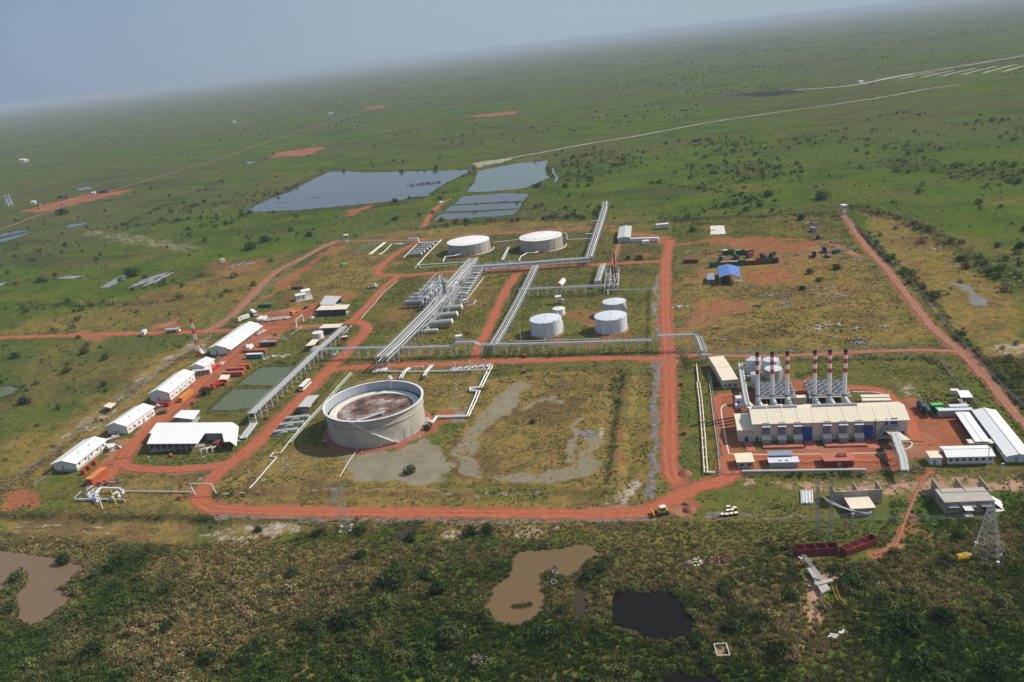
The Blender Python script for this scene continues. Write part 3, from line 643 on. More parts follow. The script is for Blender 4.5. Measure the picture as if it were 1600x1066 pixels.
# ------------------------------------------------------------------ roads
def road_material(name, c1, c2, c3):
    m = mat(name, c1, 0.95, var=0.16, scale=0.35, dirt=c2, dirt_amt=0.8, bump=.4); n = m.node_tree; L = n.links.new; b = n.nodes['Principled BSDF']
    src = b.inputs['Base Color'].links[0].from_socket; a = n.nodes.new('ShaderNodeAttribute'); a.attribute_name = 'across'
    ab = n.nodes.new('ShaderNodeMath'); ab.operation = 'ABSOLUTE'; L(a.outputs['Fac'], ab.inputs[0])
    cr = n.nodes.new('ShaderNodeValToRGB'); L(ab.outputs[0], cr.inputs[0]); e = cr.color_ramp.elements; e[0].color = (.80, .80, .80, 1); e[1].position = 1; e[1].color = (.62, .66, .70, 1)
    for p_, v_ in ((.22, .92), (.42, 1.18), (.58, 1.05), (.72, .84)): q = e.new(p_); q.color = (v_, v_, v_, 1)
    g = n.nodes.new('ShaderNodeNewGeometry'); t = n.nodes.new('ShaderNodeTexNoise'); t.inputs['Scale'].default_value = .05; t.inputs['Detail'].default_value = 6; L(g.outputs['Position'], t.inputs['Vector'])
    r_ = n.nodes.new('ShaderNodeMapRange'); r_.inputs[1].default_value = .4; r_.inputs[2].default_value = .6; L(t.outputs[0], r_.inputs[0])
    x1 = n.nodes.new('ShaderNodeMix'); x1.data_type = 'RGBA'; x1.blend_type = 'MULTIPLY'; L(r_.outputs[0], x1.inputs[0]); L(src, x1.inputs[6]); L(cr.outputs[0], x1.inputs[7]); L(x1.outputs[2], b.inputs['Base Color']); return m
RM = {'laterite': road_material('compacted_laterite', (.365, .100, .045), (.345, .160, .092), None),
      'pinkish': road_material('faded_laterite', (.31, .135, .080), (.21, .125, .07), None),
      'laterite_far': road_material('old_laterite', (.19, .11, .065), (.13, .11, .055), None),
      'pale_far': road_material('pale_gravel', (.34, .32, .27), (.24, .2, .15), None),
      'track_far': road_material('trodden_soil', (.13, .13, .08), (.09, .10, .05), None)}
def ribbon(name, pts_px, width, material, z=0.06, k=10, jit=.35):
    L_ = smooth_line(G2(pts_px), k); mb = MB(); vs = []; ac = []; n = len(L_)
    for i, p in enumerate(L_):
        t = (L_[min(i + 1, n - 1)] - L_[max(i - 1, 0)]).normalized(); nn = Vector((-t.y, t.x))
        e = 1.0 if 0 < i < n - 1 else .9
        wl = width / 2 * e + random.uniform(-jit, jit); wr = width / 2 * e + random.uniform(-jit, jit)
        for k_ in range(9):
            u = k_ / 4 - 1; q = p + nn * (wl if u > 0 else wr) * u; vs.append((q.x, q.y, z + .03 * (1 - u * u))); ac.append(u)
    fs = []
    for i in range(n - 1):
        for k_ in range(8): fs.append((9 * i + k_, 9 * i + k_ + 1, 9 * i + k_ + 10, 9 * i + k_ + 9))
    mb.add(vs, fs); o = mb.build(name, RM[material])
    at = o.data.attributes.new('across', 'FLOAT', 'POINT'); at.data.foreach_set('value', np.array(ac, np.float32)); return structure(o)
pinkset = {'perimeter_track', 'fence_track', 'footpath', 'shed_track', 'outer_track', 'north_track', 'pond_link_track'}
for i, (nm, (pts, wd)) in enumerate(ROADS.items()):
    if nm == 'scrapyard_track': continue
    ribbon(nm, pts, wd, 'pinkish' if nm in pinkset else 'laterite', z=.06 + i * .008, jit=min(.9, wd * .13), k=max(10, 22))
for i, (nm, (pts, wd, mt)) in enumerate(FAR_ROADS.items()): ribbon(nm, pts, wd, mt, z=.4 + .02 * i, jit=wd * .2)

for i in range(7): ribbon('drainage_strip', [(1375 + 32 * i, 126 - 2.2 * i), (1400 + 32 * i, 121 - 2.6 * i), (1428 + 32 * i, 116 - 3.0 * i)], 9, 'pale_far', z=.45, jit=1.5)
# ------------------------------------------------------------------ water
def water_mat(name, col, rough, spec=.5):
    m = bpy.data.materials.new(name); m.use_nodes = True; n = m.node_tree; L = n.links.new; b = n.nodes['Principled BSDF']
    b.inputs['Roughness'].default_value = rough; b.inputs['IOR'].default_value = 1.33; b.inputs['Specular IOR Level'].default_value = spec
    geo = n.nodes.new('ShaderNodeNewGeometry'); t = n.nodes.new('ShaderNodeTexNoise'); t.inputs['Scale'].default_value = .05; t.inputs['Detail'].default_value = 6
    L(geo.outputs['Position'], t.inputs['Vector']); mx = n.nodes.new('ShaderNodeMix'); mx.data_type = 'RGBA'
    mx.inputs[6].default_value = (*col, 1); mx.inputs[7].default_value = (*[q * 1.12 for q in col], 1)
    L(t.outputs[0], mx.inputs[0]); L(mx.outputs[2], b.inputs['Base Color'])
    t2 = n.nodes.new('ShaderNodeTexNoise'); t2.inputs['Scale'].default_value = .8; t2.inputs['Detail'].default_value = 4
    L(geo.outputs['Position'], t2.inputs['Vector']); bp = n.nodes.new('ShaderNodeBump'); bp.inputs['Strength'].default_value = .08; bp.inputs['Distance'].default_value = .1
    L(t2.outputs[0], bp.inputs['Height']); L(bp.outputs[0], b.inputs['Normal']); return m
WM = {'lake': water_mat('lake_water', (.055, .070, .085), .12), 'lake2': water_mat('green_grey_lake_water', (.085, .115, .105), .15),
      'pond': water_mat('algae_green_water', (.100, .122, .066), .3, .2), 'brown': water_mat('muddy_brown_water', (.145, .095, .045), .3, .25),
      'brown2': water_mat('muddy_pinkish_water', (.165, .11, .065), .3, .25), 'darkbrown': water_mat('dark_muddy_water', (.05, .038, .025), .25, .15),
      'black': water_mat('black_pond_water', (.010, .009, .008), .2, .12), 'grey': water_mat('pale_grey_shallow_water', (.22, .22, .20), .3, .4)}
for i, (nm, (pts, mt, amp)) in enumerate(WATER.items()):
    P = G2(pts); out = []
    n = len(P)
    for a_, b_ in zip(P, P[1:] + P[:1]):
        a_ = Vector(a_); b_ = Vector(b_); k = max(2, int((b_ - a_).length / max(1.2, amp * 1.6))); k = min(k, 60)
        for j in range(k):
            q = a_.lerp(b_, j / k); s_ = .35
            ox = float(fbm(np.array([q.x * s_ / amp]), np.array([q.y * s_ / amp]), 5, 3)[0] - .5) * amp * 5
            oy = float(fbm(np.array([q.x * s_ / amp]), np.array([q.y * s_ / amp]), 8, 3)[0] - .5) * amp * 5
            out.append((q.x + ox, q.y + oy, 0.07))
    m = bpy.data.meshes.new(nm); bm = bmesh.new(); vs = [bm.verts.new(v) for v in out]
    try:
        fc = bm.faces.new(vs); bmesh.ops.triangulate(bm, faces=[fc]); 
    except Exception: pass
    bmesh.ops.recalc_face_normals(bm, faces=bm.faces)
    for f_ in bm.faces:
        if f_.normal.z < 0: f_.normal_flip()
    bm.to_mesh(m); bm.free(); m.materials.append(WM[mt]); structure(put(nm, m))

# ------------------------------------------------------------------ air
hb = MB().box(-72000, 72000, -72000, 72000, -4, 172)
hm = bpy.data.materials.new('pale_air'); hm.use_nodes = True; hn = hm.node_tree; hn.nodes.remove(hn.nodes['Principled BSDF'])
pv = hn.nodes.new('ShaderNodeVolumePrincipled'); pv.inputs['Density'].default_value = 0.000085
pv.inputs['Color'].default_value = (.60, .68, .78, 1); pv.inputs['Anisotropy'].default_value = 0.0
hn.links.new(pv.outputs[0], hn.nodes['Material Output'].inputs['Volume'])
hz = hb.build('haze', hm); hz['kind'] = 'stuff'
# ------------------------------------------------------------------ builders
def gable_house(name, label, cat, p0, p1, p2, eave_y=None, wall_h=None, rise=1.3, over=.7, W=None, roofm='roof', wallm='wallw', gablem=None, doors=2, wins=5, group=None, skirt=.5, solid=True, vents=2, panels=0, L=None, lit_side=1, awning=False):
    loc, yaw, L0, W0 = rect3(p0, p1, p2); L = L or L0; W = W if W is not None else W0
    h = wall_h or HT(p0[0], p0[1], eave_y)
    s = 1 if W > 0 else -1; W = abs(W)
    T = thing(name, label, cat, loc, yaw, group)
    y0, y1 = (0, W) if s > 0 else (-W, 0)
    ym = (y0 + y1) / 2
    b = MB()
    if solid:
        b.box(0, L, y0, y1, skirt, h)
        for x in (0.0, L):
            b.add([(x, y0, h), (x, y1, h), (x, ym, h + rise)], [(0, 2, 1) if x == 0 else (0, 1, 2)])
        b.build('wall', M[wallm], T)
        MB().box(.3, L - .3, y0 + .3, y1 - .3, 0, skirt).build('plinth', M['concrete'], T)
    for sy in (y0 - over if True else 0, y1 + over):
        out = sy; dy = abs(out - ym); drop = rise * (dy - W / 2) / (W / 2)
        q = [(-over, out, h - drop + .1), (L + over, out, h - drop + .1), (L + over, ym, h + rise + .1), (-over, ym, h + rise + .1)]
        if out > ym: q = [q[1], q[0], q[3], q[2]]
        MB().slab(q, .12).build('roof', M[roofm], T)
    MB().beam((-over, ym, h + rise + .16), (L + over, ym, h + rise + .16), .35, .12).build('ridge_cap', M[roofm], T)
    # windows and doors on the near long side and on the near gable end
    ys = y0 if s > 0 else y1; oy = -.04 if s > 0 else .04
    wm = MB().box(-.55, .55, -.05, .05, 0, .9).mesh('window'); wm.materials.append(M['glass'])
    dm = MB().box(-.5, .5, -.05, .05, 0, 2.1).mesh('door'); dm.materials.append(M['grey'])
    if solid:
        for i in range(wins):
            put('window', wm, T, (L * (i + .5) / wins, ys + oy, skirt + 1.2))
        for i in range(doors):
            put('door', dm, T, (L * (i + .98) / (doors + .5), ys + oy, skirt))
        if panels:
            fm = MB().box(-.06, .06, -.05, .05, 0, h - skirt).mesh('wall_joint'); fm.materials.append(M['maroon'])
            for i in range(1, panels): put('wall_joint', fm, T, (L * i / panels, ys + oy, skirt))
        o = put('door', dm, T, (-.04, ym + W * .1, skirt)); o.rotation_euler[2] = R(90)
        if awning: MB().slab([(-1.8, ym - 1.5, h * .62), (0, ym - 1.5, h * .7), (0, ym + 1.5, h * .7), (-1.8, ym + 1.5, h * .62)], .08).build('awning', M['white'], T)
    for i in range(vents):
        x = L * (i + 1) / (vents + 1)
        yv = ym - W * .22 * s
        MB().tube((x, yv, h + rise * .45), (x, yv, h + rise + .35), .22, 8).build('roof_vent', M['grey'], T)
    return T, L, W, h
def shed(name, label, quad, z, roofm='roof', post=.12, thick=.15, walls=None, group=None, cat='shelter', nposts=(3, 2), postm='steel', wallm='dark', tilt=0):
    """open shelter: quad = four roof corner pixels (a,b,c,d in order), z roof height"""
    P = [G(*q, z) for q in quad]; c = sum(P, Vector()) / 4; loc = Vector((c.x, c.y, 0))
    T = thing(name, label, cat, loc, 0, group)
    q = [p - loc for p in P]
    for i, dz in enumerate((tilt, tilt, -tilt, -tilt)): q[i].z += dz
    nrm = (q[1] - q[0]).cross(q[2] - q[0])
    if nrm.z < 0: q = q[::-1]
    MB().slab(q, thick).build('roof', M[roofm], T)
    na, nb = nposts; k = 0
    for i in range(na):
        for j in range(nb):
            if 0 < i < na - 1 and 0 < j < nb - 1: continue
            u = .06 + .88 * i / max(1, na - 1); v = .08 + .84 * j / max(1, nb - 1)
            p = (q[0].lerp(q[1], u)).lerp(q[3].lerp(q[2], u), v)
            MB().beam((p.x, p.y, 0), (p.x, p.y, p.z - thick), post * 1.3).build('post', M[postm], T)
    for (a, b) in (walls or []):
        pa = q[a].lerp(sum(q, Vector()) / 4, .07); pb = q[b].lerp(sum(q, Vector()) / 4, .07)
        MB().add([(pa.x, pa.y, 0), (pb.x, pb.y, 0), (pb.x, pb.y, z - thick - .3), (pa.x, pa.y, z - thick - .3)], [(0, 1, 2, 3)]).build('wall', M[wallm], T)
    MB().add([(p.x * .93, p.y * .93, .12) for p in q], [(0, 1, 2, 3)]).build('floor_slab', M['concrete'], T)
    return T
def tank(name, label, cx, cy, rp, ytop, wallm, roofm, group=None, rings=0, rail=True, cone=.6, stairs=None, base=True, n=64, zt=None, cat='storage tank'):
    c = G(cx, cy); r = rp * SC(cx, cy); h = zt or HT(cx, cy, ytop); T = thing(name, label, cat, (c.x, c.y, 0), 0, group)
    if base:
        MB().lathe([(r + 1.0, 0), (r + .6, .35), (r * .2, .36)], 40, smooth=False).build('foundation_pad', M['dirt'], T)
    MB().lathe([(r, .2), (r, h)], n).build('shell', M[wallm], T)
    for k in range(rings):
        z = h * (k + 1) / (rings + 1)
        MB().lathe([(r, z - .12), (r + .12, z - .12), (r + .12, z + .12), (r, z + .12)], n, smooth=False).build('stiffening_ring', M[wallm], T)
    if roofm:
        MB().lathe([(r + .12, h - .05), (r + .12, h + .08), (r * .5, h + cone * .7), (.02, h + cone)], n, smooth=False).build('roof', M[roofm], T)
        MB().tube((0, 0, h + cone), (0, 0, h + cone + 1.2), .15, 6).build('vent', M['grey'], T)
    if rail:
        b = MB(); k = max(12, int(r * 1.5))
        for i in range(k):
            t0 = 2 * math.pi * i / k; t1 = 2 * math.pi * (i + 1) / k
            b.beam((r * math.cos(t0), r * math.sin(t0), h + 1.1), (r * math.cos(t1), r * math.sin(t1), h + 1.1), .05)
            b.beam((r * math.cos(t0), r * math.sin(t0), h), (r * math.cos(t0), r * math.sin(t0), h + 1.1), .05)
        b.build('handrail', M['steel'], T)
    if stairs:
        a0, a1 = R(stairs[0]), R(stairs[1]); b = MB(); k = 26
        pts = [((r + .5) * math.cos(a0 + (a1 - a0) * i / k), (r + .5) * math.sin(a0 + (a1 - a0) * i / k), h * i / k + .2) for i in range(k + 1)]
        for p, q in zip(pts[:-1], pts[1:]):
            b.beam(p, q, .9, .12); b.beam((p[0] * 1.012, p[1] * 1.012, p[2] + 1), (q[0] * 1.012, q[1] * 1.012, q[2] + 1), .07)
        b.build('stairway', M['steel'], T)
    return T, c, r, h
def add_nozzles(T, r, h, specs):
    for (ang, z, ln, rr) in specs:
        a = R(ang); d = Vector((math.cos(a), math.sin(a), 0))
        MB().tube(d * r + Vector((0, 0, z)), d * (r + ln) + Vector((0, 0, z)), rr, 8).build('nozzle', M['clad'], T)
    return T
def downpipe(T, r, h, ang, dr=.5):
    a = R(ang); d = Vector((math.cos(a), math.sin(a), 0))
    MB().pipe([d * (r - 1) + Vector((0, 0, h + .5)), d * (r + dr) + Vector((0, 0, h + .5)), d * (r + dr) + Vector((0, 0, .4)), d * (r + dr + 3) + Vector((0, 0, .4))], .14, 6).build('foam_pipe', M['clad'], T)
def pipe_rack(name, label, path, width, n_pipes=4, span=7, deck=True, rp=.22, group=None, double=False, side_rail=False, postm='steel', deckm='cladd', railing=True, beams=True):
    """path: list of (px, py_ground, height)"""
    P = [(G(x, y), z) for x, y, z in path]; o = P[0][0].copy()
    T = thing(name, label, 'pipe rack', o, 0, group)
    pts = [Vector((g.x - o.x, g.y - o.y, z)) for g, z in P]
    nseg = len(pts) - 1; dirs = []
    for i in range(nseg): d = pts[i + 1] - pts[i]; d.z = 0; dirs.append(d.normalized())
    nrm = []
    for i in range(len(pts)):
        d = dirs[min(i, nseg - 1)] if i == 0 else (dirs[i - 1] if i == nseg else (dirs[i - 1] + dirs[i]).normalized())
        k = 1 if i in (0, nseg) else 1 / max(.5, d.dot(dirs[i]))
        nrm.append(Vector((-d.y, d.x, 0)) * k)
    legs = {}
    for i in range(nseg):
        a, b = pts[i], pts[i + 1]; L = (b - a).length; n = max(1, round(L / span)); d = dirs[i]; yaw = math.atan2(d.y, d.x)
        for j in range(n + (1 if i == nseg - 1 else 0)):
            p = a.lerp(b, j / n); hh = round(p.z * 2) / 2; key = hh
            if key not in legs:
                m = MB()
                for s in (-1, 1): m.beam((0, s * width * .46, 0), (0, s * width * .46, hh), .28)
                m.beam((0, -width / 2, hh - .15), (0, width / 2, hh - .15), .25)
                if hh > 4: m.beam((0, -width / 2, hh * .55), (0, width / 2, hh * .55), .2); m.beam((0, -width * .46, .3), (0, width * .46, hh * .55), .1)
                me = m.mesh('leg'); me.materials.append(M[postm]); legs[key] = me
            q = put('leg', legs[key], T, (p.x, p.y, 0), yaw)
    def off(i, o_, dz): return pts[i] + nrm[i] * o_ + Vector((0, 0, dz))
    if deck:
        m = MB()
        for i in range(nseg): m.slab([off(i, -width * .5, .12), off(i + 1, -width * .5, .12), off(i + 1, width * .5, .12), off(i, width * .5, .12)], .1)
        m.build('deck_tray', M[deckm], T)
    for k in range(n_pipes):
        f = (k + .5) / n_pipes - .5; rr = rp * (1.35 if k % 3 == 0 else .8)
        m = MB(); m.pipe([off(i, f * width * .92, .15 + rr) for i in range(nseg + 1)], rr, 7)
        m.build('pipe', M['clad'] if k % 2 == 0 else M['steel'], T)
    if double:
        for k in range(max(2, n_pipes - 1)):
            f = (k + .5) / max(2, n_pipes - 1) - .5
            MB().pipe([off(i, f * width * .9, -2.2) for i in range(nseg + 1)], rp, 6).build('lower_pipe', M['clad'], T)
    if railing:
        for s in (-1, 1):
            m = MB()
            for i in range(nseg):
                m.beam(off(i, s * width * .52, 1.1), off(i + 1, s * width * .52, 1.1), .08); m.beam(off(i, s * width * .52, -.1), off(i + 1, s * width * .52, -.1), .22, .3)
                L = (pts[i + 1] - pts[i]).length; n = max(1, int(L / 3.5))
                for j in range(n + 1):
                    p = off(i, s * width * .52, -.1).lerp(off(i + 1, s * width * .52, -.1), j / n); m.beam(p, p + Vector((0, 0, 1.2)), .08)
            m.build('side_beam', M['steel'], T)
    return T
def pipeline(name, label, path, r=.3, n=1, gap=.9, matn='clad', supports=6, group=None, cat='pipeline', z=None):
    """path: (px,py[,z]) ; n parallel pipes"""
    r = r * (.72 if matn in ('white', 'clad') else .9); P = []
    for p in path:
        zz = p[2] if len(p) > 2 else (z or .8); g = G(p[0], p[1]); P.append(Vector((g.x, g.y, zz)))
    o = Vector((P[0].x, P[0].y, 0)); T = thing(name, label, cat, o, 0, group); pts = [p - o for p in P]
    nseg = len(pts) - 1; nr = []
    for i in range(len(pts)):
        a = pts[max(0, i - 1)]; b = pts[min(nseg, i + 1)]; d = b - a; d.z = 0
        d = d.normalized() if d.length > 1e-6 else Vector((1, 0, 0)); nr.append(Vector((-d.y, d.x, 0)))
    for k in range(n):
        f = (k - (n - 1) / 2) * gap
        MB().pipe([pts[i] + nr[i] * f for i in range(nseg + 1)], r, 8).build('pipe', M[matn], T)
    if supports:
        for i in range(nseg):
            L = (pts[i + 1] - pts[i]).length; c = max(1, int(L / supports))
            for j in range(c):
                p = pts[i].lerp(pts[i + 1], (j + .5) / c)
                if p.z > .35: MB().beam((p.x, p.y, 0), (p.x, p.y, p.z - r * .5), .25 + gap * (n - 1) * .6).build('support', M['concrete'], T)
    return T
def container(label, p0, p1, L=6.1, Wd=2.44, h=2.6, body='orange', roof=None, group=None, yaw=None, z=0, name='shipping_container', cat='container', opened=False, rust=False):
    g = (G(*p0) + G(*p1)) / 2; d = G(*p1) - G(*p0); yw = math.atan2(d.y, d.x) if yaw is None else yaw
    T = thing(name, label, cat, (g.x, g.y, z), yw, group)
    b = MB()
    if opened:
        t = .12
        b.box(-L / 2, L / 2, -Wd / 2, Wd / 2, 0, .2); b.box(-L / 2, L / 2, -Wd / 2, -Wd / 2 + t, .2, h); b.box(-L / 2, L / 2, Wd / 2 - t, Wd / 2, .2, h)
        b.box(-L / 2, -L / 2 + t, -Wd / 2 + t, Wd / 2 - t, .2, h); b.box(L / 2 - t, L / 2, -Wd / 2 + t, Wd / 2 - t, .2, h)
    else: b.box(-L / 2, L / 2, -Wd / 2, Wd / 2, .15, h)
    b.build('body', M[body], T)
    r = MB(); n = int(L / .7)
    for i in range(n):
        x = -L / 2 + (i + .5) * L / n
        for s in (-1, 1): r.box(x - .12, x + .12, s * Wd / 2 - .06, s * Wd / 2 + .06, .25, h - .1)
    r.build('corrugation', M[body], T)['kind'] = 'stuff'
    if not opened:
        MB().box(-L / 2 + .02, L / 2 - .02, -Wd / 2 + .02, Wd / 2 - .02, h, h + .05).build('roof', M[roof or body], T)
        for s in (-1, 1): MB().box(L / 2, L / 2 + .06, .03 if s > 0 else -Wd / 2 + .1, Wd / 2 - .1 if s > 0 else -.03, .3, h - .15).build('door', M[body], T)
    else:
        for x in (-L / 4, 0, L / 4): MB().box(x - .08, x + .08, -Wd / 2 + .1, Wd / 2 - .1, h - .25, h - .12).build('cross_bar', M[body], T)
    return T
def wheels(T, xs, w, r=.38):
    wm = MB().tube((0, -.12, 0), (0, .12, 0), r, 12).mesh('wheel'); wm.materials.append(M['rubber'])
    hm_ = MB().tube((0, -.14, 0), (0, .14, 0), r * .5, 8).mesh('hub'); hm_.materials.append(M['grey'])
    for x in xs:
        for s in (-1, 1):
            o = put('wheel', wm, T, (x, s * w, r)); put('hub', hm_, o, (0, 0, 0))
def pickup_proto(name, label, color, loc, yaw, group=None, cargo=None):
    T = thing(name, label, 'pickup truck', loc, yaw, group); c = M[color]
    b = MB(); prof = [(-2.6, .55), (2.5, .55), (2.6, .95), (1.25, 1.12), (-2.6, 1.05)]
    vs = [(x, -.88, z) for x, z in prof] + [(x, .88, z) for x, z in prof]; n = 5
    b.add(vs, [tuple(range(n - 1, -1, -1))[::-1], tuple(range(2 * n - 1, n - 1, -1))] + [(i, i + n, (i + 1) % n + n, (i + 1) % n) for i in range(n)])
    b.build('body', c, T)
    b = MB(); prof = [(-.75, 1.05), (1.35, 1.1), (.65, 1.75), (-.6, 1.78)]; n = 4
    b.add([(x, -.78, z) for x, z in prof[:2]] + [(x, -.68, z) for x, z in prof[2:]] + [(x, .78, z) for x, z in prof[:2]] + [(x, .68, z) for x, z in prof[2:]],
          [(0, 1, 2, 3), (7, 6, 5, 4)] + [(i, i + n, (i + 1) % n + n, (i + 1) % n) for i in range(n)])
    b.build('cab', c, T)
    MB().add([(1.36, -.66, 1.14), (1.36, .66, 1.14), (.70, .6, 1.7), (.70, -.6, 1.7)], [(0, 1, 2, 3)]).build('windscreen', M['glass'], T)
    for s in (-1, 1): MB().box(-.55, .6, s * .77 - .04, s * .77 + .04, 1.22, 1.58).build('side_window', M['glass'], T)
    b = MB(); b.box(-2.5, -.85, -.8, .8, .98, 1.08); b.build('load_bed', M['dark'], T)
    b = MB(); b.box(-2.6, -.8, -.88, -.8, 1.0, 1.38); b.box(-2.6, -.8, .8, .88, 1.0, 1.38); b.box(-2.62, -2.54, -.8, .8, 1.0, 1.38); b.build('bed_side', c, T)
    wheels(T, (-1.7, 1.6), .8); return T
def truck(name, label, color, p, heading_px, kind='tanker', L=8.5, cargo='white', group=None, cat='truck'):
    g = G(*p); d = G(*heading_px) - g; T = thing(name, label, cat, (g.x, g.y, .1), math.atan2(d.y, d.x), group)
    MB().box(-L / 2, L / 2 - .3, -.5, .5, .7, 1.0).build('chassis', M['dark'], T)
    MB().box(L / 2 - 2.2, L / 2, -1.2, 1.2, .7, 2.0).build('cab', M[color], T)
    b = MB(); x1 = L / 2
    b.add([(x1 - 2.0, -1.15, 2.0), (x1 - .1, -1.15, 2.0), (x1 - .5, -1.05, 3.0), (x1 - 2.0, -1.05, 3.0), (x1 - 2.0, 1.15, 2.0), (x1 - .1, 1.15, 2.0), (x1 - .5, 1.05, 3.0), (x1 - 2.0, 1.05, 3.0)],
          [(0, 1, 2, 3), (7, 6, 5, 4), (0, 4, 5, 1), (1, 5, 6, 2), (2, 6, 7, 3), (3, 7, 4, 0)]); b.build('cab_roof', M[color], T)
    MB().add([(x1 - .06, -1.0, 2.1), (x1 - .06, 1.0, 2.1), (x1 - .4, .95, 2.85), (x1 - .4, -.95, 2.85)], [(0, 1, 2, 3)]).build('windscreen', M['glass'], T)
    if kind == 'tanker':
        MB().tube((-L / 2, 0, 2.1), (L / 2 - 2.5, 0, 2.1), 1.1, 16).build('tank', M[cargo], T)
        for x in (-L / 4, L / 8): MB().tube((x, 0, 3.1), (x, 0, 3.4), .3, 8).build('hatch', M['grey'], T)
    elif kind == 'dump':
        b = MB(); b.add([(-L / 2, -1.2, 1.2), (L / 2 - 2.6, -1.2, 1.2), (L / 2 - 2.4, -1.3, 2.6), (-L / 2 - .4, -1.3, 2.4), (-L / 2, 1.2, 1.2), (L / 2 - 2.6, 1.2, 1.2), (L / 2 - 2.4, 1.3, 2.6), (-L / 2 - .4, 1.3, 2.4)],
                        [(0, 1, 2, 3), (7, 6, 5, 4), (0, 4, 5, 1), (1, 5, 6, 2), (3, 7, 4, 0)]); b.build('dump_body', M[cargo], T)
    elif kind == 'flat':
        MB().box(-L / 2, L / 2 - 2.4, -1.25, 1.25, 1.0, 1.2).build('flat_bed', M[cargo], T)
        for i, x in enumerate((-L / 3, 0)): MB().box(x - .6, x + .8, -.9, .9, 1.2, 1.9 + .3 * i).build('load', M['lav'], T)
    elif kind == 'box':
        MB().box(-L / 2, L / 2 - 2.4, -1.25, 1.25, 1.0, 3.4).build('cargo_box', M[cargo], T)
    wheels(T, (-L / 2 + 1.2, -L / 2 + 2.4, L / 2 - 1.2), 1.05, .5); return T
def bus(name, label, p, heading_px, L=11, color='white'):
    g = G(*p); d = G(*heading_px) - g; T = thing(name, label, 'bus', (g.x, g.y, .1), math.atan2(d.y, d.x))
    MB().box(-L / 2, L / 2, -1.25, 1.25, .5, 1.7).build('lower_body', M[color], T)
    MB().box(-L / 2 + .1, L / 2 - .1, -1.2, 1.2, 1.7, 2.5).build('window_band', M['glass'], T)
    MB().box(-L / 2, L / 2, -1.25, 1.25, 2.5, 3.05).build('roof', M[color], T)
    for s in (-1, 1):
        for i in range(7):
            x = -L / 2 + .2 + i * (L - .5) / 6; MB().box(x - .07, x + .07, s * 1.22 - .03, s * 1.22 + .03, 1.7, 2.5).build('pillar', M[color], T)
    wheels(T, (-L / 3, L / 3), 1.1, .5); return T
def vessel(name, label, pa, pb, r, z, matn='cladd', group=None, saddles=2, endm='clad', capm=None, n=16, cat='pressure vessel'):
    """horizontal vessel: ground pixels of the two ends"""
    A = G(*pa); B = G(*pb); d = B - A; L = d.length
    T = thing(name, label, cat, A, math.atan2(d.y, d.x), group)
    b = MB(); b.tube((r * .4, 0, z), (L - r * .4, 0, z), r, n, cap=False); b.build('shell', M[matn], T)
    for s, x in ((-1, r * .4), (1, L - r * .4)):
        vs = []; fs = []
        prof = [(r, 0), (r * .86, .22 * r), (r * .55, .42 * r), (.01, .5 * r)]
        for (rr, dx) in prof:
            for i in range(n):
                t = 2 * math.pi * i / n; vs.append((x + s * dx, rr * math.cos(t), z + rr * math.sin(t)))
        for k in range(3):
            for i in range(n):
                j = (i + 1) % n; f = (k * n + i, k * n + j, (k + 1) * n + j, (k + 1) * n + i); fs.append(f if s > 0 else f[::-1])
        MB().add(vs, fs, True).build('end_cap', M[endm], T)
    for k in range(saddles):
        x = L * (k + .5) / saddles; MB().box(x - .3, x + .3, -r * .8, r * .8, 0, z - r * .6).build('saddle', M['concrete'], T)
    MB().pipe([(L * .5, 0, z + r * .8), (L * .5, 0, z + r + .8), (L * .5 - 1.5, 0, z + r + .8)], .12, 6).build('top_pipe', M['clad'], T)
    return T
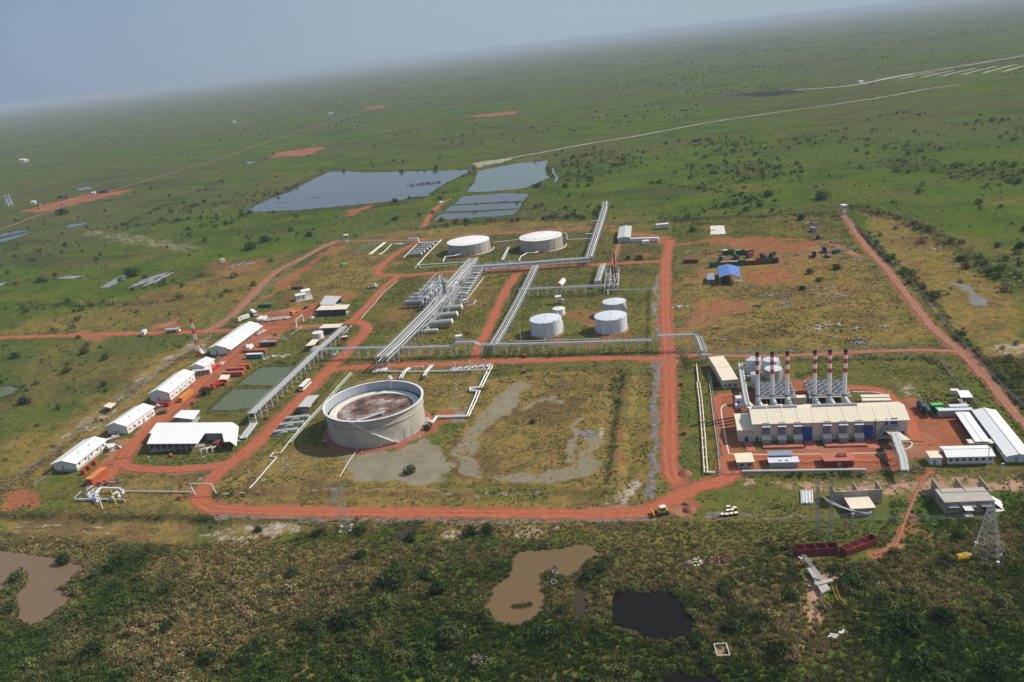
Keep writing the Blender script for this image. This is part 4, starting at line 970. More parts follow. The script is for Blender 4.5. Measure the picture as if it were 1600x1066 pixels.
def lattice(name, label, p, h, w0, w1, matn='steel', bands=None, arms=(), footing=True, cat='pylon', nseg=9, yaw=0, group=None, mast=.14, px_feet=None):
    if px_feet: c = sum([G(*q) for q in px_feet], Vector()) / 4
    else: c = G(*p)
    T = thing(name, label, cat, (c.x, c.y, 0), yaw, group)
    def W(z): return w0 + (w1 - w0) * (z / h) ** .85
    cs = [(-1, -1), (1, -1), (1, 1), (-1, 1)]
    def m_at(i): return M[matn] if not bands else M[bands[i % len(bands)]]
    for (sx, sy) in cs:
        if bands:
            for i in range(nseg):
                z0, z1 = h * i / nseg, h * (i + 1) / nseg
                MB().beam((sx * W(z0) / 2, sy * W(z0) / 2, z0), (sx * W(z1) / 2, sy * W(z1) / 2, z1), mast).build('leg_segment', m_at(i), T)
        else:
            b = MB()
            for i in range(nseg):
                z0, z1 = h * i / nseg, h * (i + 1) / nseg
                b.beam((sx * W(z0) / 2, sy * W(z0) / 2, z0), (sx * W(z1) / 2, sy * W(z1) / 2, z1), mast)
            b.build('leg', m_at(0), T)
    for i in range(nseg):
        b = MB(); z0, z1 = h * i / nseg, h * (i + 1) / nseg
        for k in range(4):
            (ax, ay), (bx, by) = cs[k], cs[(k + 1) % 4]
            b.beam((ax * W(z0) / 2, ay * W(z0) / 2, z0), (bx * W(z1) / 2, by * W(z1) / 2, z1), mast * .55)
            b.beam((bx * W(z0) / 2, by * W(z0) / 2, z0), (ax * W(z1) / 2, ay * W(z1) / 2, z1), mast * .55)
            b.beam((ax * W(z1) / 2, ay * W(z1) / 2, z1), (bx * W(z1) / 2, by * W(z1) / 2, z1), mast * .5)
        b.build('bracing', m_at(i), T)
    for (z, ln) in arms:
        b = MB(); w_ = W(z) / 2
        for s in (-1, 1):
            for t in (-1, 1): b.beam((s * w_, t * w_, z), (s * ln, 0, z + .2), mast * .7); b.beam((s * w_, t * w_, z + 1.2), (s * ln, 0, z + .2), mast * .5)
            b.tube((s * ln, 0, z + .2), (s * ln, 0, z - 1.2), .1, 6)
        b.build('cross_arm', M[matn], T)
    if footing:
        for (sx, sy) in cs: MB().box(sx * w0 / 2 - .4, sx * w0 / 2 + .4, sy * w0 / 2 - .4, sy * w0 / 2 + .4, 0, .9).build('footing', M['white'], T)
        b = MB()
        for k in range(4):
            (ax, ay), (bx, by) = cs[k], cs[(k + 1) % 4]; b.beam((ax * w0 / 2, ay * w0 / 2, .45), (bx * w0 / 2, by * w0 / 2, .45), .22)
        b.build('footing_beam', M['concrete'], T)
    return T
# ================================================================== crude oil tank farm
T1, c1, r1, h1 = tank('floating_roof_tank', 'huge open-topped grey tank with a stained floating roof and red earth around it', 591, 668, 74.5, 625, 'tank', None, rail=False, base=False, n=96)
MB().lathe([(r1 + 3.2, 0), (r1 + 2.2, .5), (r1 * .9, .52)], 64, smooth=False).build('foundation_pad', M['dirt'], T1)
MB().lathe([(r1 - .05, h1), (r1 - .05, h1 - 5.2)], 96).build('inner_wall', M['tanki'], T1)
MB().lathe([(r1 - .06, h1 - .02), (r1 + 1.0, h1 - .02), (r1 + 1.0, h1 - .2), (r1, h1 - .2)], 96, smooth=False).build('wind_girder', M['tankw'], T1)
MB().lathe([(r1 + .02, h1 * .72), (r1 + .45, h1 * .72), (r1 + .45, h1 * .72 - .15), (r1, h1 * .72 - .15)], 96, smooth=False).build('stiffening_ring', M['tank'], T1)
MB().lathe([(r1 - .06, h1 - 4.6), (r1 - .9, h1 - 4.3), (r1 - 1.3, h1 - 4.3)], 96, smooth=False).build('rim_seal', M['rubber'], T1)
MB().lathe([(r1 - 1.3, h1 - 4.25), (r1 - 4.6, h1 - 4.35), (r1 - 4.6, h1 - 4.9)], 96, smooth=False).build('pontoon', M['pontoon'], T1)
def deck_material():
    m = bpy.data.materials.new('stained_floating_deck'); m.use_nodes = True; n = m.node_tree; L = n.links.new; b = n.nodes['Principled BSDF']; b.inputs['Roughness'].default_value = .7
    g = n.nodes.new('ShaderNodeNewGeometry'); t = n.nodes.new('ShaderNodeTexNoise'); t.inputs['Scale'].default_value = .13; t.inputs['Detail'].default_value = 7; t.inputs['Roughness'].default_value = .65
    L(g.outputs['Position'], t.inputs['Vector']); cr = n.nodes.new('ShaderNodeValToRGB'); L(t.outputs[0], cr.inputs[0])
    e = cr.color_ramp.elements; e[0].position = .36; e[0].color = (.02, .02, .02, 1); e[1].position = .68; e[1].color = (.48, .44, .42, 1)
    for p, c in ((.44, (.09, .05, .04, 1)), (.52, (.18, .09, .06, 1)), (.58, (.22, .17, .15, 1))):
        q = e.new(p); q.color = c
    L(cr.outputs[0], b.inputs['Base Color']); return m
MB().lathe([(r1 - 4.6, h1 - 4.9), (.02, h1 - 4.8)], 96, smooth=False).build('floating_roof', deck_material(), T1)
lad = MB(); a0 = Vector((-r1 * .35, -r1 * .55, h1 - 4.6)); a1 = Vector((r1 * .25, -r1 * .30, h1 - 3.4))
lad.beam(a0, a1, 1.3, .25); lad.beam(a0 + Vector((0, .7, .9)), a1 + Vector((0, .7, .9)), .08); lad.beam(a0 + Vector((0, -.7, .9)), a1 + Vector((0, -.7, .9)), .08)
lad.build('rolling_ladder', M['clad'], T1)
lm = MB().tube((0, 0, 0), (0, 0, 1.0), .07, 5).mesh('deck_leg'); lm.materials.append(M['steel'])
for k in range(44):
    t = 2 * math.pi * k / 44; put('deck_leg', lm, T1, ((r1 - 2.9) * math.cos(t), (r1 - 2.9) * math.sin(t), h1 - 4.3))
for (x, y) in ((-.3, -.5), (.2, -.35), (-.1, .3), (.45, .2)): MB().tube((x * r1, y * r1, h1 - 4.9), (x * r1, y * r1, h1 - 3.6), .25, 8).build('deck_vent', M['pontoon'], T1)
rm = MB(); k = 72
for i in range(k):
    t0, t1 = 2 * math.pi * i / k, 2 * math.pi * (i + 1) / k
    rm.beam(((r1 + 1) * math.cos(t0), (r1 + 1) * math.sin(t0), h1), ((r1 + 1) * math.cos(t0), (r1 + 1) * math.sin(t0), h1 + 1.05), .06)
    rm.beam(((r1 + 1) * math.cos(t0), (r1 + 1) * math.sin(t0), h1 + 1.05), ((r1 + 1) * math.cos(t1), (r1 + 1) * math.sin(t1), h1 + 1.05), .07)
rm.build('handrail', M['steel'], T1)
sb = MB(); k = 34
for i in range(k):
    t0 = R(-110 + 52 * i / k); t1 = R(-110 + 52 * (i + 1) / k); z0 = h1 * (1 - i / k); z1 = h1 * (1 - (i + 1) / k)
    if abs(i - 17) < 2: z1 = z0
    rr = r1 + .7; sb.beam((rr * math.cos(t0), rr * math.sin(t0), z0), (rr * math.cos(t1), rr * math.sin(t1), z1), 1.0, .12); sb.beam((rr * 1.02 * math.cos(t0), rr * 1.02 * math.sin(t0), z0 + 1), (rr * 1.02 * math.cos(t1), rr * 1.02 * math.sin(t1), z1 + 1), .08)
sb.build('stairway', M['tankw'], T1)
gp = MB(); t = R(75); gp.beam((r1 * math.cos(t), r1 * math.sin(t), h1 - 4), (r1 * math.cos(t), r1 * math.sin(t), h1 + 2.2), .35)
gp.box(r1 * math.cos(t) - 1.2, r1 * math.cos(t) + 1.2, r1 * math.sin(t) - 1, r1 * math.sin(t) + 1, h1 + 1.2, h1 + 1.4); gp.tube((r1 * math.cos(t), r1 * math.sin(t), h1 + 1.4), (r1 * math.cos(t), r1 * math.sin(t), h1 + 2.6), .8, 12)
gp.build('gauge_platform', M['tankw'], T1)
for ang in (-100, -48, -38, 200): downpipe(T1, r1, h1 * (.98 if ang < -90 else .35), ang, .6)
for (ang, z, ln, rr) in ((-15, 1.5, 3, .5), (-8, 1.5, 3, .4), (-62, 1.4, 1, .55), (-80, 1.2, .5, .5)): add_nozzles(T1, r1, h1, [(ang, z, ln, rr)])
FG = 'white-roofed crude oil tanks'
T2, c2, r2, h2 = tank('fixed_roof_tank', 'wide white-roofed grey tank, left of the two beside the far pipe rack', 733.5, 392.5, 33.2, 376, 'tank', 'tankw', FG, cone=1.0, stairs=(-150, -100), n=72)
T3, c3, r3, h3 = tank('fixed_roof_tank', 'wide white-roofed grey tank with an inner walkway ring, right of the two far ones', 846.5, 387, 33.4, 369, 'tank', 'tankw', FG, cone=1.0, stairs=(-100, -50), n=72)
for T_, r_, h_ in ((T2, r2, h2), (T3, r3, h3)):
    for ang in (-120, -85, -55, -20): downpipe(T_, r_, h_ * .92, ang, .4)
    rg = MB(); rr = r_ * 1.16
    for i in range(14):
        t0, t1 = R(-75 + i * 6), R(-75 + (i + 1) * 6); rg.tube((rr * math.cos(t0), rr * math.sin(t0), .7), (rr * math.cos(t1), rr * math.sin(t1), .7), .35, 8)
    rg.build('ring_pipe', M['white'], T_)
    for i in range(10):
        t = rng.rand() * 6.28; q = r_ * (.3 + .6 * rng.rand()); MB().tube((q * math.cos(t), q * math.sin(t), h_ + .2), (q * math.cos(t), q * math.sin(t), h_ + 1.3), .2, 6).build('roof_hatch', M['grey'], T_)
k = 48; rg = MB()
for i in range(k):
    t0, t1 = 2 * math.pi * i / k, 2 * math.pi * (i + 1) / k; q = r3 * .82; rg.beam((q * math.cos(t0), q * math.sin(t0), h3 + 1.0), (q * math.cos(t1), q * math.sin(t1), h3 + 1.0), .12)
rg.build('inner_rail', M['grey'], T3)
T4, c4, r4, h4 = tank('water_tank', 'pale grey tank on the left beside a small white tank', 854.5, 520, 24.6, 497.6, 'tankb', 'tankb', None, cone=.8, stairs=(-30, 40), rail=True, n=56)
T5, c5, r5, h5 = tank('water_tank', 'pale grey tank in front of a weathered one with a flared top', 955.5, 515, 25, 493, 'tankb', 'tankb', None, cone=.8, stairs=(160, 100), n=56)
T6, c6, r6, h6 = tank('water_tank', 'weathered grey tank standing behind the large pale tank', 961, 491, 18, 471, 'steel', 'tankb', None, cone=.6, stairs=(-20, -60), n=48)
T7, c7, r7, h7 = tank('small_water_tank', 'small white tank right behind the left pale grey tank', 874, 491.5, 9.5, 482, 'white', 'white', None, cone=.3, rail=False, n=32)
T8, c8, r8, h8 = tank('small_water_tank', 'small white tank between two open shelters by the left pipe rack', 498, 529, 8.2, 519.5, 'white', 'tankw', None, cone=.3, rail=True, n=32)
for T_, r_, h_ in ((T4, r4, h4), (T5, r5, h5)): downpipe(T_, r_, h_, -60, .4); downpipe(T_, r_, h_, -100, .3)

# ================================================================== pipe racks
RG = 'pipe racks of the oil plant'
pipe_rack('pipe_rack', 'long sloping grey-topped pipe rack beside the two green ponds', [(396, 662, 5.5), (500, 560, 5.5), (540, 523, 5.5)], 3.8, 2, 6.5, True, .16, RG, postm='white', deckm='cladd')
pipe_rack('low_pipe_tray', 'low grey pipe tray running down to the big white hall', [(380, 688, .9), (398, 664, .9)], 4.0, 4, 6, True, .2, None, railing=False)
for i, (a, b, c, z) in enumerate((((366, 679), (374, 684), (380, 688), .9), ((361, 683), (370, 690), (376, 692), .9), ((350, 690), (362, 692), (374, 692), .9))):
    pipeline('white_connecting_pipe', ['topmost', 'middle', 'lowest'][i] + ' white pipe joining the big white hall and the grey tray', [(*a, z), (*b, z), (*c, z)], .35, 1, matn='white', supports=8, cat='pipe')
pipe_rack('pipe_rack', 'long grey pipe rack from the left shelters to the process area', [(503, 563, 6), (520, 561, 6.2), (560, 560, 6.2), (640, 559, 6), (706, 557, 6), (715, 556.5, 8), (742, 555.5, 8), (752, 555, 6)], 3.0, 3, 6.5, False, .24, RG)
pipe_rack('pipe_rack', 'long grey pipe rack in front of the pale grey tanks', [(754, 555, 6), (850, 553, 6), (940, 550.5, 6), (1020, 548.5, 6), (1028, 548, 8.2), (1086, 546, 8.2), (1092, 550, 8.2), (1101, 572, 7.5)], 3.0, 3, 6.5, False, .24, RG)
pipe_rack('pipe_rack', 'wide multi-level pipe rack through the process area to the left far tank', [(600, 580, 8), (622, 559, 8), (652, 527, 8), (681, 496, 8), (706, 462, 8), (728, 436, 8), (742, 420, 8)], 8.0, 4, 7, False, .30, RG, double=True)
pipe_rack('pipe_rack', 'diagonal pipe rack beside the inner red road', [(773, 553, 5.5), (790, 524, 5.5), (806, 494, 5.5), (822, 462, 5.5), (838, 427, 5.5)], 4.6, 3, 7, False, .26, RG)
pipe_rack('pipe_rack', 'far pipe rack in front of the two wide white-roofed tanks', [(722, 428, 5), (770, 425.5, 5), (830, 421, 5), (880, 417, 5), (922, 414, 5)], 6.0, 3, 7, False, .38, RG, double=True)
pipe_rack('pipe_rack', 'tall pipe rack leading away into the green plain', [(921, 414, 5.5), (929, 388, 5.5), (936, 366, 5.5), (941, 350, 5.5), (945.5, 334, 5.5), (946, 322, 4)], 5.5, 3, 8, False, .42, RG)
pipe_rack('pipe_rack', 'short pipe rack behind the small white tank', [(812, 465, 5.5), (870, 462.5, 5.5), (930, 460, 5.5), (944, 459, 5.5)], 4.6, 3, 7, False, .26, RG)
pipe_rack('pipe_rack', 'stub pipe rack beside the thin red flare stacks', [(934, 452, 5), (939, 436, 5), (943, 424, 5)], 4.0, 3, 6, False, .4, RG)
for i, (x, y) in enumerate(((925, 372), (933, 351), (929, 389))):
    pipeline('side_platform', ['upper', 'topmost', 'lower'][i] + ' white platform beside the tall far pipe rack', [(x - 10, y, 3.5), (x + 2, y, 3.5)], .8, 1, matn='white', cat='platform', supports=4)

# process vessels
VG = 'large insulated vessels in front of the process area'
for i, (a, b, r) in enumerate((((690, 491), (724, 487.5), 2.0), ((683, 502), (717, 498.5), 2.0), ((674, 514), (709, 510.5), 2.0))):
    vessel('insulated_vessel', ['farthest', 'middle', 'nearest'][i] + ' of three long white-capped vessels beside the wide pipe rack', a, b, r, 3.4, 'cladd', VG, endm='white')
vessel('drain_vessel', 'thin low vessel nearest the long grey pipe rack', (656, 522), (685, 520), 1.0, 1.8, 'clad', None)
for i in range(6):
    a = (633 + i * 7.2, 481 - i * 6.0); vessel('separator_vessel', ['nearest', 'second nearest', 'third nearest', 'fourth nearest', 'second farthest', 'farthest'][i] + ' grey vessel of the left cluster of the process area', a, (a[0] + 30, a[1] - 1.2), 1.9, 3.6, 'cladd', 'separator vessels left of the rack', n=14, saddles=2)
for i in range(11):
    y = 470 - i * 4.0; x0 = 702 + i * 3.7; x1 = 728 + i * 2.4
    vessel('heat_exchanger', ['nearest', 'second', 'third', 'fourth', 'fifth', 'sixth', 'seventh', 'eighth', 'ninth', 'tenth', 'farthest'][i] + (' exchanger' if i in (0, 10) else ' exchanger from the near end') + ' in the right-hand row of the process area', (x0, y), (x1, y - .9), .95, 2.6 + .5 * (i % 2), 'clad' if i % 2 else 'cladd', 'exchangers right of the wide rack', n=10)
    T = pipeline('exchanger_pipework', 'white pipework at the right end of the ' + ['nearest', 'second', 'third', 'fourth', 'fifth', 'sixth', 'seventh', 'eighth', 'ninth', 'tenth', 'farthest'][i] + ' exchanger', [(x1 + 1, y - 1, .5), (x1 + 1, y - 1, 4.6), (x1 + 5, y - 3, 4.6), (x1 + 5, y - 3, .5)], .22, 2, .8, 'clad', 0, 'pipework at the exchangers', 'pipework')
def column_tower(name, label, p, r, h, matn='cladd', skirtm='steel', cat='column'):
    c = G(*p); T = thing(name, label, cat, c); MB().lathe([(r * 1.1, 0), (r, 2.5)], 20).build('skirt', M[skirtm], T)
    MB().lathe([(r, 2.5), (r, h - r), (r * .8, h - r * .4), (r * .4, h - .1), (.02, h)], 20).build('shell', M[matn], T)
    for z in (h * .45, h * .9):
        MB().lathe([(r, z), (r + 1.1, z), (r + 1.1, z + .12)], 16, smooth=False).build('platform', M['steel'], T)
        b = MB()
        for i in range(12): t0, t1 = R(30 * i), R(30 * i + 30); q = r + 1.1; b.beam((q * math.cos(t0), q * math.sin(t0), z + 1.1), (q * math.cos(t1), q * math.sin(t1), z + 1.1), .07)
        b.build('handrail', M['steel'], T)
    MB().pipe([(r + .5, 0, .5), (r + .5, 0, h + .8), (0, 0, h + .8), (0, 0, h)], .2, 6).build('overhead_pipe', M['clad'], T); return T
column_tower('distillation_column', 'tall grey column rising from the middle of the process area', (699, 478), 1.7, HT(699, 478, 436))
column_tower('slim_column', 'slimmer shorter column left of the tall grey column', (689, 474), 1.0, HT(689, 474, 448), 'clad')
def steel_frame(label, quad, h, levels_=2, name='process_frame', group=None, seed=1, pipes=8):
    P = [G(*q) for q in quad]; c = sum(P, Vector()) / 4; T = thing(name, label, 'steel frame', c, 0, group); q = [p - c for p in P]; rr = random.Random(seed)
    n = 4
    for i in range(n):
        for s in (0, 1):
            a = q[0].lerp(q[1], i / (n - 1)) if s == 0 else q[3].lerp(q[2], i / (n - 1)); MB().beam((a.x, a.y, 0), (a.x, a.y, h), .3).build('post', M['steel'], T)
    for k in range(levels_):
        z = h * (k + 1) / levels_; b = MB()
        for i in range(n):
            a = q[0].lerp(q[1], i / (n - 1)); d = q[3].lerp(q[2], i / (n - 1)); b.beam((a.x, a.y, z), (d.x, d.y, z), .25)
        for (u, v) in ((0, 1), (3, 2)): b.beam((q[u].x, q[u].y, z), (q[v].x, q[v].y, z), .3); b.beam((q[u].x, q[u].y, z + 1), (q[v].x, q[v].y, z + 1), .08)
        b.build('floor_frame', M['steel'], T)
    for k in range(pipes):
        u = rr.random(); z = rr.uniform(1, h * .95); a = q[0].lerp(q[1], u); d = q[3].lerp(q[2], u); e = a.lerp(d, rr.uniform(.2, .8)); f = q[0].lerp(q[1], min(1, u + .3)).lerp(q[3].lerp(q[2], min(1, u + .3)), .5)
        MB().pipe([(e.x, e.y, .4), (e.x, e.y, z), (f.x, f.y, z), (f.x, f.y, .4)], rr.uniform(.12, .3), 6).build('pipe', M['clad'], T)
    return T
steel_frame('cluttered steel frame with piping around the tall column', [(683, 494), (712, 460), (722, 461), (700, 497)], 10.5, 3, seed=3, pipes=40)
steel_frame('steel frame left of the wide rack above the separator vessels', [(656, 480), (684, 446), (694, 448), (668, 486)], 9, 3, seed=4, pipes=30)
steel_frame('steel frame full of valves at the near end of the exchangers', [(697, 484), (730, 479), (735, 470), (703, 474)], 4.5, 1, seed=5, pipes=16)
steel_frame('skid frame with pumps below the thin red flare stacks', [(945, 458), (966, 457), (968, 427), (948, 429)], 4.5, 2, seed=6, pipes=20)
steel_frame('pump frame at the foot of the three large vessels', [(655, 530), (668, 519), (682, 502), (688, 505)], 5, 1, seed=7, pipes=14)
for i, (x, y, yt) in enumerate(((962, 440, 399), (959, 452, 418))):
    c = G(x, y); hh = HT(x, y, yt); T = thing('flare_stack', ['taller', 'shorter'][i] + ' thin dark red flare stack beside the skid frame', 'flare stack', c)
    MB().tube((0, 0, 0), (0, 0, hh), .55, 8).build('pipe', M['maroon'], T); MB().tube((0, 0, hh), (0, 0, hh + 1.2), .7, 8).build('tip', M['dark'], T); MB().box(-1.2, 1.2, -1.2, 1.2, hh * .6, hh * .6 + .15).build('platform', M['steel'], T)
for i in range(3):
    y = 434 + i * 8; vessel('skid_vessel', ['farthest', 'middle', 'nearest'][i] + ' small vessel on the skid under the red stacks', (948, y), (966, y - .8), .9, 2.0, 'clad', 'skid vessels', n=10)
# bulk vessels left of the far tank
for i in range(5):
    a = (640.5 + i * 4.6, 402 - i * 3.6); vessel('gas_drum', ['nearest', 'second nearest', 'middle', 'second farthest', 'farthest'][i] + ' grey drum in the row left of the white-roofed tanks', a, (a[0] + 20, a[1] - 1.5), 1.5, 2.2, 'cladd', 'grey drums', n=12)
pipeline('bund_pipe', 'white pipe left of the row of grey drums', [(631, 404), (652, 383)], .5, 1, matn='white', cat='pipe')
pipeline('bund_pipe', 'bright white pipe running around the left far tank', [(690, 376), (672, 394), (652, 416), (700, 413), (728, 411.5)], .6, 1, matn='white', cat='pipe')
pipeline('bund_pipe', 'thinner pipe below the bright white pipe corner', [(648, 421), (655, 413), (656, 420), (715, 415)], .35, 1, matn='clad', cat='pipe')
pipeline('pipe_crossover', 'white raised pipe bend beside the left far tank', [(692, 411, .8), (696, 406, 2.6), (710, 404.5, 2.6), (722, 401.5, 2.6), (727, 397, 1)], .65, 1, matn='white', supports=0, cat='pipe')
pipeline('road_gantry_pipe', 'pipe portal over the red road left of the far tanks', [(620, 383, .5), (640, 382, .5), (640, 381.5, 5), (654, 380.5, 5), (655, 381, .5), (690, 378, .5)], .7, 2, 1.2, 'clad', 0, None, 'pipe portal')
pipeline('tank_suction_pipe', 'white pipe pair between the two far tanks', [(785, 408, .9), (795, 388, .9)], .5, 2, 1.4, 'white', 5, None, 'pipe')
pipeline('tank_loop_pipe', 'white pipe loop in front of the right far tank', [(810, 410, .8), (815, 406, 3), (824, 401, 3), (836, 401, 3), (841, 396, 1.5)], .6, 1, matn='white', supports=0, cat='pipe')
pipeline('tank_fill_pipe', 'white pipe from the right far tank to the tall rack', [(880, 377, h3 * .8), (886, 379, h3 * .8), (887, 380, 3), (930, 378, 3)], .5, 1, matn='white', supports=9, cat='pipe')
T = thing('pipe_trestle', 'row of white portal posts between the two far tanks', 'pipe trestle', G(772, 392))
for i in range(5):
    q = G(774 + i * 9, 391 - i * 1.1 + (i % 2) * 2) - G(772, 392); MB().beam((q.x, q.y, 0), (q.x, q.y, 6.5), .35).build('post', M['steel'], T)
q0 = G(772, 391) - G(772, 392); q1 = G(812, 386.5) - G(772, 392); MB().tube((q0.x, q0.y, 6.6), (q1.x, q1.y, 6.6), .4, 8).build('pipe', M['clad'], T)
# manifold top left
T = thing('valve_manifold', 'grid of small valves and pipes left of the far red road', 'valve manifold', G(566, 392))
for i in range(9):
    a = G(548 + i * 3.6, 398 - i * 2.0) - G(566, 392); b = G(556 + i * 4.4, 397.0 - i * 2.0) - G(566, 392)
    MB().pipe([(a.x, a.y, .7), (b.x, b.y, .7)], .28, 6).build('pipe', M['clad'], T)
    for u in (.2, .5, .8):
        c = a.lerp(b, u); MB().tube((c.x, c.y, .7), (c.x, c.y, 2.2), .3, 6).build('valve', M['cladd'], T)
pipeline('flow_line_bundle', 'bundle of white flow lines right of the valve grid', [(578, 399, .8), (602, 380, .8)], .4, 3, 1.2, 'white', 5, None, 'pipes')
pipeline('flow_line', 'single thick flow line nearer the far red road', [(592, 399, .8), (599, 396, .8), (612, 383, .8), (628, 381.5, .8)], .6, 1, matn='white', cat='pipe')
# pipes around the open tank
pipeline('trench_pipe', 'white pipeline running down the left side of the open tank', [(549, 584), (530, 604), (520, 616), (505, 634), (480, 660), (452, 693), (439, 710), (428, 710), (422.5, 716), (433, 717), (415, 738), (398, 758), (383, 773), (340, 772)], .32, 1, matn='white', supports=9, cat='pipeline')
pipeline('trench_pipe', 'thin companion pipe beside the open tank pipeline', [(551, 586), (532, 606), (522, 618), (508, 635), (483, 661), (455, 694)], .25, 1, matn='clad', supports=9, cat='pipeline')
pipeline('tank_outlet_pipe', 'pair of white outlet pipes from the open tank to the manifold', [(665, 657, 1), (676, 663, 1), (683, 654, 1), (731, 653, 1), (741, 631, 1), (748, 614, 1), (736, 613, 1), (736, 609, 1), (751, 608, 1), (760, 590, 1), (768, 574, 1)], .5, 2, 1.5, 'white', 7, None, 'pipeline')
pipeline('tank_drain_pipe', 'thin white drain pipe in front of the open tank', [(560, 702, .4), (545, 722, .3), (531, 746, .3)], .22, 1, matn='white', supports=0, cat='pipe')
pipeline('header_pipe', 'long header pipe behind the open tank along the middle road', [(592, 582), (640, 583), (700, 582), (765, 579)], .4, 2, 1.1, 'clad', 8, None, 'pipeline')
pipeline('bund_crossing', 'white pipe crossing over the bund behind the open tank', [(626, 594, 1), (633, 586, 2), (641, 580, 2)], .5, 2, 1.4, 'white', 5, None, 'pipe')
pipeline('bund_crossing', 'white stub pipe crossing right of the open tank', [(664, 594, 2.4), (667, 587, 2.4), (676, 577, 2.4)], .5, 2, 1.2, 'white', 4, None, 'pipe')
pipeline('pipe_hoop', 'white pipe hoop beside the middle road', [(648, 580, .3), (648, 580, 2.5), (662, 579, 2.5), (662, 579, .3)], .35, 1, matn='white', supports=0, cat='pipe')
T = thing('pump_manifold', 'row of valves and pipes at the bund corner by the middle road', 'valve manifold', G(735, 578))
for i in range(11):
    c = G(706 + i * 5.8, 579.5 - i * .55 + (i % 2)) - G(735, 578)
    MB().tube((c.x, c.y, 0), (c.x, c.y, 2.2 + (i % 4 == 1) * 3), .35, 8).build('valve', M['clad' if i % 3 else 'cladd'], T)
    MB().tube((c.x - 1.2, c.y - 1.6, 1), (c.x + 1.4, c.y + 2.2, 1), .3, 6).build('pipe', M['clad'], T)
MB().tube(G(704, 580) - G(735, 578) + Vector((0, 0, 1)), G(768, 574) - G(735, 578) + Vector((0, 0, 1)), .4, 8).build('header', M['clad'], T)
T = thing('booster_pumps', 'cluster of pale pumps at the near end of the wide rack', 'pumps', G(596, 581))
for i in range(5):
    c = G(586 + i * 4.2, 583 - i * .6) - G(596, 581); MB().tube((c.x - .8, c.y - 1.5, 1), (c.x + .6, c.y + 1.5, 1), .75, 10).build('pump', M['white' if i % 2 else 'clad'], T)
for i, y in enumerate((657, 667, 678)):
    x = 447 - i * 9; T = thing('pump_skid', ['farthest', 'middle', 'nearest'][i] + ' pump skid left of the open tank beside the red road', 'pump skid', G(x + 18, y), 0, 'pump skids')
    b = MB(); b.box(-6, 6, -1.4, 1.4, 0, .3); b.build('base_frame', M['cladd'], T)
    for k in range(3): MB().tube((-6 + k * 4.2, -1 + k * .4, 1.2), (-3.2 + k * 4.2, -1 + k * .4, 1.2), .55, 10).build('pump', M['navy' if k == 0 else 'clad'], T)
    for k in range(3): MB().pipe([(-5.5, 1.1 - k * .8, .8), (-5.5, 1.1 - k * .8, 2.0), (5.8, 1.1 - k * .8, 2.0), (5.8, 1.1 - k * .8, .6)], .2, 6).build('pipe', M['clad'], T)
for i, (fa, fb, fc, fd, lb) in enumerate((((668, 504), (690, 480), (700, 482), (680, 508), 'pipe-filled frame on the near side of the tall column'), ((716, 447), (731, 428), (740, 430), (725, 450), 'valve frame between far exchangers and the wide rack'), ((742, 431), (760, 430), (760, 424), (744, 424), 'small valve frame at the far end of the exchanger row'), ((760, 424), (815, 420), (815, 414), (760, 417), 'long low frame of valves under the far pipe rack'))):
    steel_frame(lb, [fa, fb, fc, fd], 6 - i * .8, 2, seed=30 + i, pipes=26)
# pig receivers lower left
T = thing('pig_receiver', 'tangle of pale pipes and valves at the lower left corner', 'pipework', G(155, 778))
o = G(155, 778)
def rp(x, y, z): v = G(x, y) - o; return (v.x, v.y, z)
MB().pipe([rp(118, 783.5, 1), rp(175, 783.5, 1)], .45, 8).build('trunk_line', M['clad'], T)
MB().pipe([rp(175, 784, 1), rp(196, 785, 1)], .6, 8).build('receiver_barrel', M['cladd'], T)
MB().pipe([rp(149, 779, .6), rp(151, 778, 2.4), rp(160, 770, 2.4), rp(190, 770, 2.0)], .5, 8).build('bypass_pipe', M['white'], T)
MB().pipe([rp(185, 773, 1.6), rp(178, 778, 1.6)], .35, 8).build('branch_pipe', M['clad'], T)
MB().pipe([rp(182, 789, .2), rp(179, 783, 3.0), rp(176, 777, 3.4), rp(172, 775, 3.0)], .18, 6).build('yellow_vent', M['yellow'], T)
MB().pipe([rp(161, 797, .2), rp(156.5, 784, 3.6), rp(157, 780, 3.8), rp(159, 779, 3.2)], .2, 6).build('vent_pipe', M['clad'], T)
for i, (x, y) in enumerate(((141, 776), (145, 779), (142, 782), (148, 783), (152, 785), (150, 775), (177, 783), (186, 777), (192, 772), (146, 773), (139, 779))): 
    v = rp(x, y, 0); MB().lathe([(.7, 0), (.8, .9), (.35, 1.0), (.35, 1.7), (.75, 1.8), (.75, 2.0), (.02, 2.0)], 10, v).build('valve', M['clad' if i % 2 else 'tankb'], T)
pipeline('trunk_pipeline', 'long pale pipeline from the corner pipework to the road portal', [(192, 770), (240, 770.5), (299, 771.5)], .4, 1, matn='clad', supports=10, cat='pipeline')
pipeline('road_gantry_pipe', 'pipe portal bridging the red road at the lower left', [(305, 774, .3), (300.5, 773.5, 5.2), (334, 773.5, 5.2), (339, 774, .3), (358, 774, .7)], .42, 1, matn='clad', supports=0, cat='pipe portal')
pipeline('road_gantry_pipe', 'pipe portal over the yard road by the shelters', [(464, 513, .3), (464, 510, 4.6), (474, 502, 4.6), (475, 504, .3)], .35, 1, matn='clad', supports=0, cat='pipe portal')
pipeline('drain_channel', 'pale concrete channel beside the fork of the link road', [(563, 500, .15), (582, 478, .15), (602, 455, .15), (622, 438, .15)], .35, 1, matn='concrete', supports=0, cat='channel')
pipeline('drain_channel', 'pale concrete channel in the grass by the shelters', [(454, 524, .15), (472, 511, .15), (506, 511.5, .15)], .3, 1, matn='concrete', supports=0, cat='channel')
